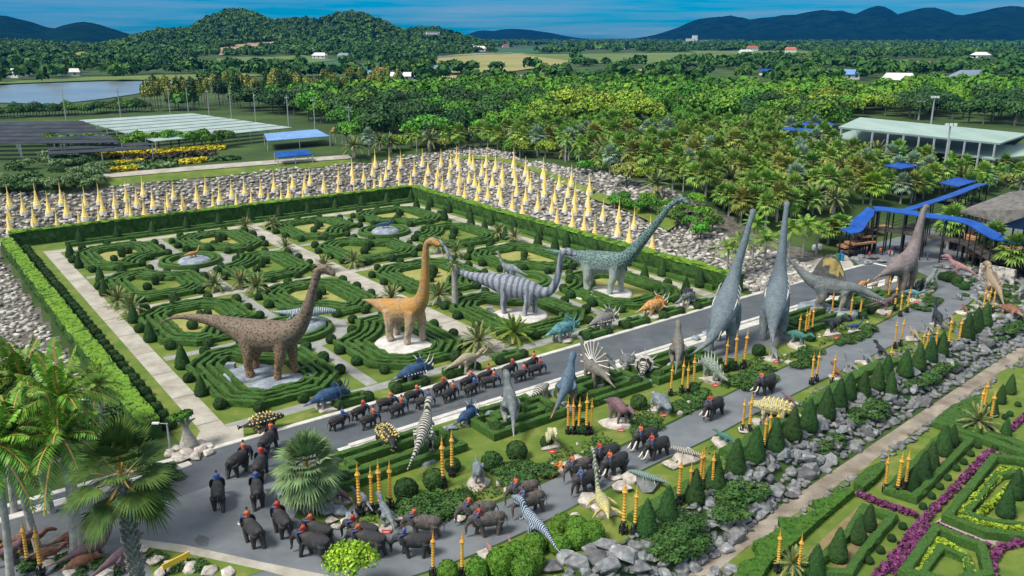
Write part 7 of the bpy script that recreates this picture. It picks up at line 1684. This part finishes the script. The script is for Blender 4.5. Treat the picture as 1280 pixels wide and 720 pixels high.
border('purple flower border crossing to the left', [(1072, 620), (1100, 632), (1146, 648)], .8, 900, PURP, .15); border('purple flower border crossing to the right', [(1170, 660), (1205, 676), (1236, 688)], .6, 600, PURP, .15); border('purple flower border at the top right', [(1248, 572), (1290, 584)], .7, 500, PURP, .15); border('purple flower ring at the bottom right', [(1244, 725), (1238, 705), (1250, 688), (1280, 680), (1310, 684)], 1.0, 1100, PURP, .15); border('purple flower border beside the far right edge', [(1262, 540), (1290, 515)], .8, 500, PURP, .15)
for px, s in (((1072, 678), .8), ((1085, 662), .75), ((1046, 700), .9), ((1018, 722), .9), ((1140, 614), .7), ((1152, 603), 1.0), ((1162, 589), .95), ((1178, 568), 1.0), ((1189, 558), .75), ((1256, 645), .9), ((1268, 622), .9), ((1256, 548), .7), ((1250, 504), .7), ((1262, 492), .75), ((1240, 520), .7)):
    bush(px, s * .85, 'dark clipped cone inside the lower garden', 'clipped cones of the lower garden', None, cone_me, s * .92, 'topiary_cone', 'topiary')
for px in ((1086, 704), (1100, 691), (1114, 676), (1128, 661), (1153, 636), (1164, 623), (1174, 611), (1184, 600), (1195, 588), (1204, 580), (1213, 570), (1222, 560), (1244, 562), (1256, 560), (1270, 565), (1262, 520), (1256, 524), (1272, 508)): bush(px, .27, 'little dark topiary ball in a row beside the purple flowers', 'little topiary balls of the lower garden')
sheet('soil_bed', px_path([(1030, 722), (1070, 672), (1086, 648), (1108, 655), (1076, 694), (1056, 722)]), LZ + .022, G_SOIL); sheet('soil_bed', px_path([(1122, 617), (1142, 623), (1206, 558), (1182, 552)]), LZ + .022, G_SOIL); sheet('soil_bed', px_path([(1010, 690), (1075, 632), (1082, 636), (1020, 700)]), LZ + .024, G_SOIL)
# ------------------------------------------------------------------ single palms and plants
for i, (px, s, m) in enumerate([((148, 384), 1.0, 0), ((166, 396), 1.05, 0), ((269, 364), 1.0, 0), ((301, 360), .95, 0), ((321, 368), 1.05, 0), ((405, 340), .95, 0), ((358, 316), .9, 0), ((307, 289), .9, 0), ((341, 287), .9, 0), ((442, 334), .95, 0), ((490, 382), 1.05, 0), ((549, 380), 1.15, 0), ((549, 316), .95, 0), ((570, 322), .95, 0), ((623, 297), .9, 0), ((643, 303), .9, 0), ((598, 440), 1.2, 1), ((642, 428), 1.2, 2)]):
    g = at(*px); lab = ['dark arching cycad palm at a path corner of the parterre', 'grey green bushy cycad at the garden entrance beside the road', 'light green mop headed palm beside the road'][m]
    grow('cycad_palm', CYCP[0], (g.x, g.y, g.z), s, lab, 'palm', 'cycad palms of the parterre' if m == 0 else None, mat=(LEAF_CYC if m < 2 else LEAF_BRIGHT))
g = at(569, 384); mb = MB(); tube(mb, [(0, 0, -.1), (0, 0, 2.5), (0, 0, 5.2)], [.42, .36, .33], 10); tp = mb.mesh('trunk', PALMBARK, smooth=True)
cr_ = feather_palm(77, 5.1, 16, 1.3, LEAF_MID, pairs=9, wid=.3)[1]; grow('palm_stump', (tp, cr_), g, 1, 'thick grey palm trunk with tiny crown before the striped sauropod tail', 'palm')
# big cycad in the bend
HEROC = fan_palm(91, 3.4, 50, 1.25, 1.9, 18, LEAF_CYC, (.42, .34), boots=.3, low=-.9)
grow('fan_palm', HEROC, at(388, 636), .9, 'big shaggy grey green fan palm on rocks inside the bend', 'palm tree', rz=.3)
# foreground palms
HERO = fan_palm(92, 13.0, 36, 1.5, 1.6, 24, LEAF_HERO, (.26, .24), boots=.2, low=-1.0)
d_ = ray(150, 582); t_ = 36.5 / d_.length; cpos = Vector((0, 0, CAMZ)) + d_ * t_
grow('fan_palm', HERO, (cpos.x, cpos.y, cpos.z - 11.4), .84, 'tall foreground fan palm with scaly trunk and orange leaf stalks', 'palm tree', rz=.4)
ROY = [feather_palm(95 + k, 8.0, 26, 3.6, LEAF_BRIGHT, (.24, .16), droop=.5, low=-.45, pairs=22, wid=.75, bend=.5) for k in range(2)]
for i, (bx, by, tx, ty) in enumerate([(92, 705, 70, 545), (50, 690, 30, 530), (12, 728, -4, 560), (104, 690, 106, 500), (66, 640, 60, 470), (18, 640, 14, 500), (8, 600, 5, 455), (128, 560, 120, 480), (40, 560, 38, 462)]):
    g = at(bx, by); h = tall(g, ty); s = max(.6, h / 8.0)
    grow('royal_palm', ROY[i % 2], g, min(1.0, s * 1.0), 'bright green feather palm, %s of the cluster at the left edge' % ['lowest', 'second lowest', 'corner one', 'one beside the fan palm', 'tallest', 'left edge one', 'upper left one', 'one nearest the broad hedge', 'one against the stone field'][i], 'palm tree', 'feather palms at the left edge', sz=s)
g = at(444, 752); LB = tree_proto(99, 5.2, 2.9, 1.9, 16, 2600, .16, LEAF_LIME, lob=.45, trunk_r=.1)
h = tall(g, 678); grow('lime_bush', LB, g, h / 5.2, 'lime green leafy young tree at the bottom edge covering elephants', 'tree', rz=1)
# bottle tree
g = at(236, 560); mb = MB(); tube(mb, [(0, 0, 0), (.05, 0, .6), (0, 0, 1.3), (-.05, 0, 2.1), (0, 0, 2.7)], [.95, .85, .55, .30, .22], 12)
for k in range(5): a = k * 1.25; tube(mb, [(0, 0, 2.4), (.5 * math.cos(a), .5 * math.sin(a), 2.9), (.9 * math.cos(a), .9 * math.sin(a), 3.1 + .2 * (k % 2))], [.2, .13, .07], 7)
tp = mb.mesh('trunk', PALMBARK, smooth=True); r_ = np.random.RandomState(5); C_, N_ = crown_pts(r_, 1.5, .6, 9, 520, 3.4, .42); V_, F_ = leaf_quads(C_, N_, .18, r_)
grow('bottle_tree', (tp, np_mesh('crown', V_, F_, [LEAF_MID])), g, .78, 'swollen grey bottle tree with small leaf tufts on pale rocks by the bend', 'tree')
g = at(1221, 540); grow('cycad_palm', CYCP[0], (g.x, g.y, g.z), 1.0, 'rosette cycad in the lower garden beside gold poles', 'palm', mat=LEAF_CYC)
g = at(990, 716); grow('cycad_palm', CYCP[0], (g.x, g.y, g.z), .7, 'small cycad at the bottom edge of the lower garden', 'palm', mat=LEAF_CYC)
# palms behind the slate sauropods and round the plaza
for i, (bx, by, ty, k, lab) in enumerate([(940, 330, 268, 0, 'bright feather palm between the two slate sauropods'), (925, 345, 292, 0, 'bright feather palm behind the left slate sauropod'), (955, 338, 290, 0, 'drooping bright palm just right of the left slate neck'), (985, 330, 275, 0, 'bright feather palm right of the right slate neck'), (1003, 322, 270, 0, 'bright feather palm left of the stair canopy'), (1020, 318, 278, 0, 'feather palm with yellow fronds by the stairs'), (908, 350, 300, 0, 'low bright palm at the end of the tall hedge'), (1035, 305, 268, 1, 'dark fan palm left of the stairs'), (1048, 300, 262, 1, 'dark fan palm right beside the stairs'), (1088, 256, 208, 1, 'wide yellowish fan palm above the stair canopy'), (1184, 312, 245, 1, 'tall fan palm standing before the blue walkway'), (1212, 276, 240, 1, 'fan palm beside the weathered roof'), (1236, 330, 268, 1, 'fan palm before the terrace'), (1262, 348, 282, 1, 'fan palm at the mosaic wall'), (940, 275, 225, 1, 'silver green fan palm on the stone bank edge'), (905, 262, 224, 1, 'fan palm on the stone bank edge, left one')]):
    g = at(bx, by); h = tall(g, ty)
    if k == 0: grow('feather_palm', FEAP[1], g, 1.0, lab, 'palm tree', sz=max(.5, h / 8.6), mat=LEAF_BRIGHT)
    else: grow('fan_palm', FANP[1], g, 1.25, lab, 'palm tree', sz=max(.6, h / 6.6), mat=LEAF_PALM if i != 9 else LEAF_YEL)
# small trees on grass at the right stone bank
for (bx, by) in ((768, 262), (785, 266), (800, 268), (815, 270), (832, 276), (845, 282), (862, 288), (778, 258), (808, 262), (838, 266), (855, 272), (868, 262), (880, 280), (890, 290), (875, 300)):
    grow('young_tree', TREES[3], at(bx, by), rnd.uniform(.38, .52), 'young green tree with pale stem on grass at the top of the right stone bank', 'tree', 'young trees above the right bank')
pxribbon('lawn', [(745, 244), (790, 256), (850, 282)], [(735, 250), (785, 268), (835, 292)], .5, G_LAWN); pxribbon('lawn', [(560, 196), (640, 202), (745, 240)], [(560, 199), (640, 207), (735, 247)], .35, G_LAWN)
# topiary shrubs at the left bank
for i in range(46):
    px = (rnd.uniform(-5, 128), rnd.uniform(200, 250)); 
    if px[1] > 252 - (px[0] * .1): continue
    g = at(*px); o = put('round_shrub', SHRB[rnd.randrange(3)], (g.x, g.y, g.z + rnd.uniform(.2, .9)), rnd.uniform(1.3, 2.1), 'round grey green shrub on the left end of the stone bank', 'shrub', 'round shrubs of the left bank'); setmat(o, LEAF_CYC if rnd.random() < .6 else SHRUB)
# lower left shaded planting
shrub_patch('under the feather palms at the left edge', [(0, 500), (60, 480), (135, 470), (150, 520), (120, 560), (0, 580)], 40, .9, 1.6)
shrub_patch('on the dark lower left bank', [(0, 715), (20, 680), (200, 700), (300, 715), (200, 722)], 14, .5, .9)
sheet('lawn', px_path([(180, 684), (240, 692), (300, 706), (330, 714), (300, 724), (190, 724)]), .05, G_LAWN)
ribbon('path', px_path([(150, 672), (230, 682), (330, 704), (420, 722)]), px_path([(150, 680), (230, 692), (330, 714), (400, 734)]), .06, G_CONC, flat=0)
kerb('kerb', px_path([(0, 652), (100, 622), (180, 600), (238, 580)]), .7, .14)
shrub_patch('beside the curved road right of the bend statues', [(1185, 346), (1215, 352), (1210, 362), (1190, 356)], 8, .5, .8)
for px, s in (((1186, 352), .8), ((1196, 356), .7), ((1205, 362), .6), ((1178, 350), .6)): bush(px, s, 'dark clipped ball beside the outside of the road curve', 'balls outside the road curve')
# second rows of hedge inside the lower parterres
frame('inner dark hedge frame of the right lower parterre', [(1206, 648), (1246, 600), (1266, 596), (1300, 604), (1300, 664), (1240, 658)], .45, .5)
frame('inner dark hedge frame at the bottom right', [(1152, 722), (1176, 690), (1208, 704), (1212, 724), (1186, 734)], .45, .5)
# stones between the verge and the cone row, and round the curve
vs = []
for p, q in resample(in_out, 150):
    for w in range(5):
        if not 4 < p < 68: continue
        a, b = p + rnd.uniform(-.4, .4), q - 1.3 - w * .75 + rnd.uniform(-.3, .3)
        if b < lerp_tab(BTOP, a) + .4 and p < 50: continue
        if noise.noise(Vector((a * .35, b * .35, 6))) < -.12: continue
        x, y = xy(a, b); vs.append((x, y, height(x, y) + .05, rnd.uniform(.22, .55)))
for p in np.arange(60, 92, .9):
    for q in np.arange(-66, -44, .9):
        a, b = p + rnd.uniform(-.4, .4), q + rnd.uniform(-.4, .4)
        if math.hypot(a - 60, b + 48) < 9.5 or (b > -52 and a > 72) or noise.noise(Vector((a * .3, b * .3, 6))) < -.15: continue
        x, y = xy(a, b); vs.append((x, y, height(x, y) + .08, rnd.uniform(.3, .7)))
rock_field('verge_stones', vs, BOULDER, 'loose grey stones behind the grass verge of the near road', 6)
shrub_patch('among the stones right of the road curve', [(1190, 366), (1215, 350), (1275, 352), (1280, 395), (1235, 410), (1205, 392)], 26, .5, .9)
# repairs and joints of the roads and paths
PATCH = material('tar_patch', (.06, .067, .073), (.11, .118, .125), 1.2, 8, .85)
for i, (p0, q0, w, h) in enumerate([(-44, -46.5, 5, 1.4), (-36, -52.5, .8, 1.6), (-31, -44.2, 1.2, 2.4), (-12, -45.2, 6, .8), (4, -42.6, 1.5, 1.5), (21, -44.4, 7, .7), (38, -42.4, 2, 1.6), (49, -44.6, 3, 1), (-52, -45, 4, .6), (62, -44, 4, 2)]):
    n = 9; sheet('road_patch', PQ([(p0 + w / 2 * math.cos(6.283 * k / n) * rnd.uniform(.8, 1.1), q0 + h / 2 * math.sin(6.283 * k / n) * rnd.uniform(.8, 1.1)) for k in range(n)]), .036 + .001 * i, PATCH)
JOINT = material('joint_line', (.10, .10, .09), (.15, .14, .13), 2, 3, .9)
for q in np.arange(-36, 32, 6.5): sheet('path_joint', rect(-31.3, -29.4, q, q + .09), .022, JOINT)
for q in np.arange(-33, 30, 6.5): sheet('path_joint', rect(-2.9, -.2, q, q + .08), .026, JOINT)
# clutter round the plaza and the lower left
rocks_at('dark rock at the planting below the blue roofed stairs', 'rocks under the stair canopy', [(1068, 326, 1.2), (1076, 322, 1.0), (1084, 330, 1.1), (1092, 324, 1.3), (1102, 328, 1.1), (1112, 318, 1.2), (1122, 312, 1.1), (1132, 308, 1.2), (1142, 305, 1.0), (1060, 318, 1.1), (1118, 325, .9)], BOULDER)
rocks_at('grey rock in the planted pile right of the plaza', 'rocks right of the plaza', [(1172, 334, 1.2), (1184, 336, 1.1), (1196, 334, 1.2), (1206, 338, 1.3), (1218, 342, 1.2), (1180, 342, 1.0), (1192, 344, 1.1), (1230, 348, 1.1), (1244, 346, 1.2), (1258, 350, 1.1), (1272, 354, 1.2)], BOULDER)
rocks_at('grey kerb rock of the central island behind the blue statue', 'kerb rocks of the island', [(470, 566, .8), (456, 574, .8), (446, 580, .7), (556, 540, .8), (566, 536, .8), (612, 519, .9), (624, 512, 1.0), (660, 500, .8), (692, 494, .8), (870, 424, .9), (882, 418, .8), (892, 412, .8)], BLUEROCK)
for (px, py, m_, nm, lb, s) in ((1052, 326, PEOPLEBLUE, 'drum', 'blue water drum at the foot of the stairs', .55), (1177, 324, PEOPLEBLUE, 'drum', 'blue drum at the post of the long walkway', .55), (1047, 326, material('green_bin_paint', (.02, .16, .05), (.03, .2, .07), 3, 3, .5), 'bin', 'green litter bin beside the blue drum', .6), (1018, 314, WHITE, 'urn', 'round white urn on the pavement, left of two', .6), (1024, 313, WHITE, 'urn', 'round white urn on the pavement, right of two', .6)):
    g = at(px, py); mb = MB(); mb.lathe([(.5 * s, 0), (.62 * s, .5 * s), (.62 * s, 1.1 * s), (.5 * s, 1.5 * s), (.42 * s, 1.55 * s)] if nm == 'urn' else [(.5 * s, 0), (.5 * s, .5 * s), (.53 * s, .55 * s), (.5 * s, .6 * s), (.5 * s, 1.05 * s), (.53 * s, 1.1 * s), (.5 * s, 1.15 * s), (.5 * s, 1.7 * s), (.44 * s, 1.72 * s)], 14); tag(mb.obj(nm, m_, smooth=nm == 'urn', loc=g), lb, nm)
g = at(222, 714); t = root('yellow_barrier', g, .9, 'yellow painted barrier board at the bottom left edge', 'barrier')
mb = MB(); mb.box((0, 0, .55), (1.7, .08, .35)); mb.obj('board', material('yellow_paint', (.65, .42, .02), (.75, .5, .04), 3, 4, .5), parent=t)
for s in (-.7, .7): mb = MB(); mb.box((s, .02, 0), (.08, .08, .55)); mb.obj('leg', BLACK, parent=t)
# low planting that fills the near edge of the island between the plinths
gc = []; rg = np.random.RandomState(17); edge = resample(in_in[3:-2], 220)
for p, q in edge:
    for _ in range(26):
        a, b = p + rg.uniform(-.3, .3), q + .7 + rg.uniform(0, 2.6)
        if noise.noise(Vector((a * .32, b * .4, 11))) < .02: continue
        x, y = xy(a, b); gc.append((x, y, rg.uniform(.05, .42) * (1 - .25 * abs(b - q - 2))))
for p, q in resample(in_out, 220):
    for _ in range(14):
        a, b = p + rg.uniform(-.3, .3), q - 1.1 - rg.uniform(0, 2.4)
        if noise.noise(Vector((a * .4, b * .5, 23))) < .12 or p < -6: continue
        x, y = xy(a, b); gc.append((x, y, rg.uniform(.05, .38)))
C_ = np.array([(x, y, max(.04, z)) for x, y, z in gc]); N_ = rg.normal(size=C_.shape) * .7 + (0, 0, .8); N_ /= np.linalg.norm(N_, axis=1, keepdims=True); V_, F_ = leaf_quads(C_, N_, .13, rg, .8)
tag(link('ground_cover', np_mesh('ground_cover', V_, F_, [SHRUB])), 'low leafy planting along both edges of the near road', 'planting', None, 'stuff')
vs = []
for p, q in edge[::2]:
    if noise.noise(Vector((p * .5, 3, 31))) > .05: x, y = xy(p + rnd.uniform(-.3, .3), q + .6 + rnd.uniform(0, 2)); vs.append((x, y, .08, rnd.uniform(.15, .38)))
rock_field('verge_stones', vs, PLINTHROCK, 'small pale stones in the planting at the island edge', 7)
# ------------------------------------------------------------------ the plan above is drawn at 1 : 1.6; bring everything, camera included, to life size
K = 1.6
for o in list(scene.objects):
    if o.parent is None:
        o.location = o.location * K
        if o.type not in ('CAMERA', 'LIGHT'): o.scale = o.scale * K
for n_ in bpy.data.materials['air'].node_tree.nodes:
    if n_.type == 'PRINCIPLED_VOLUME': n_.inputs['Density'].default_value /= K
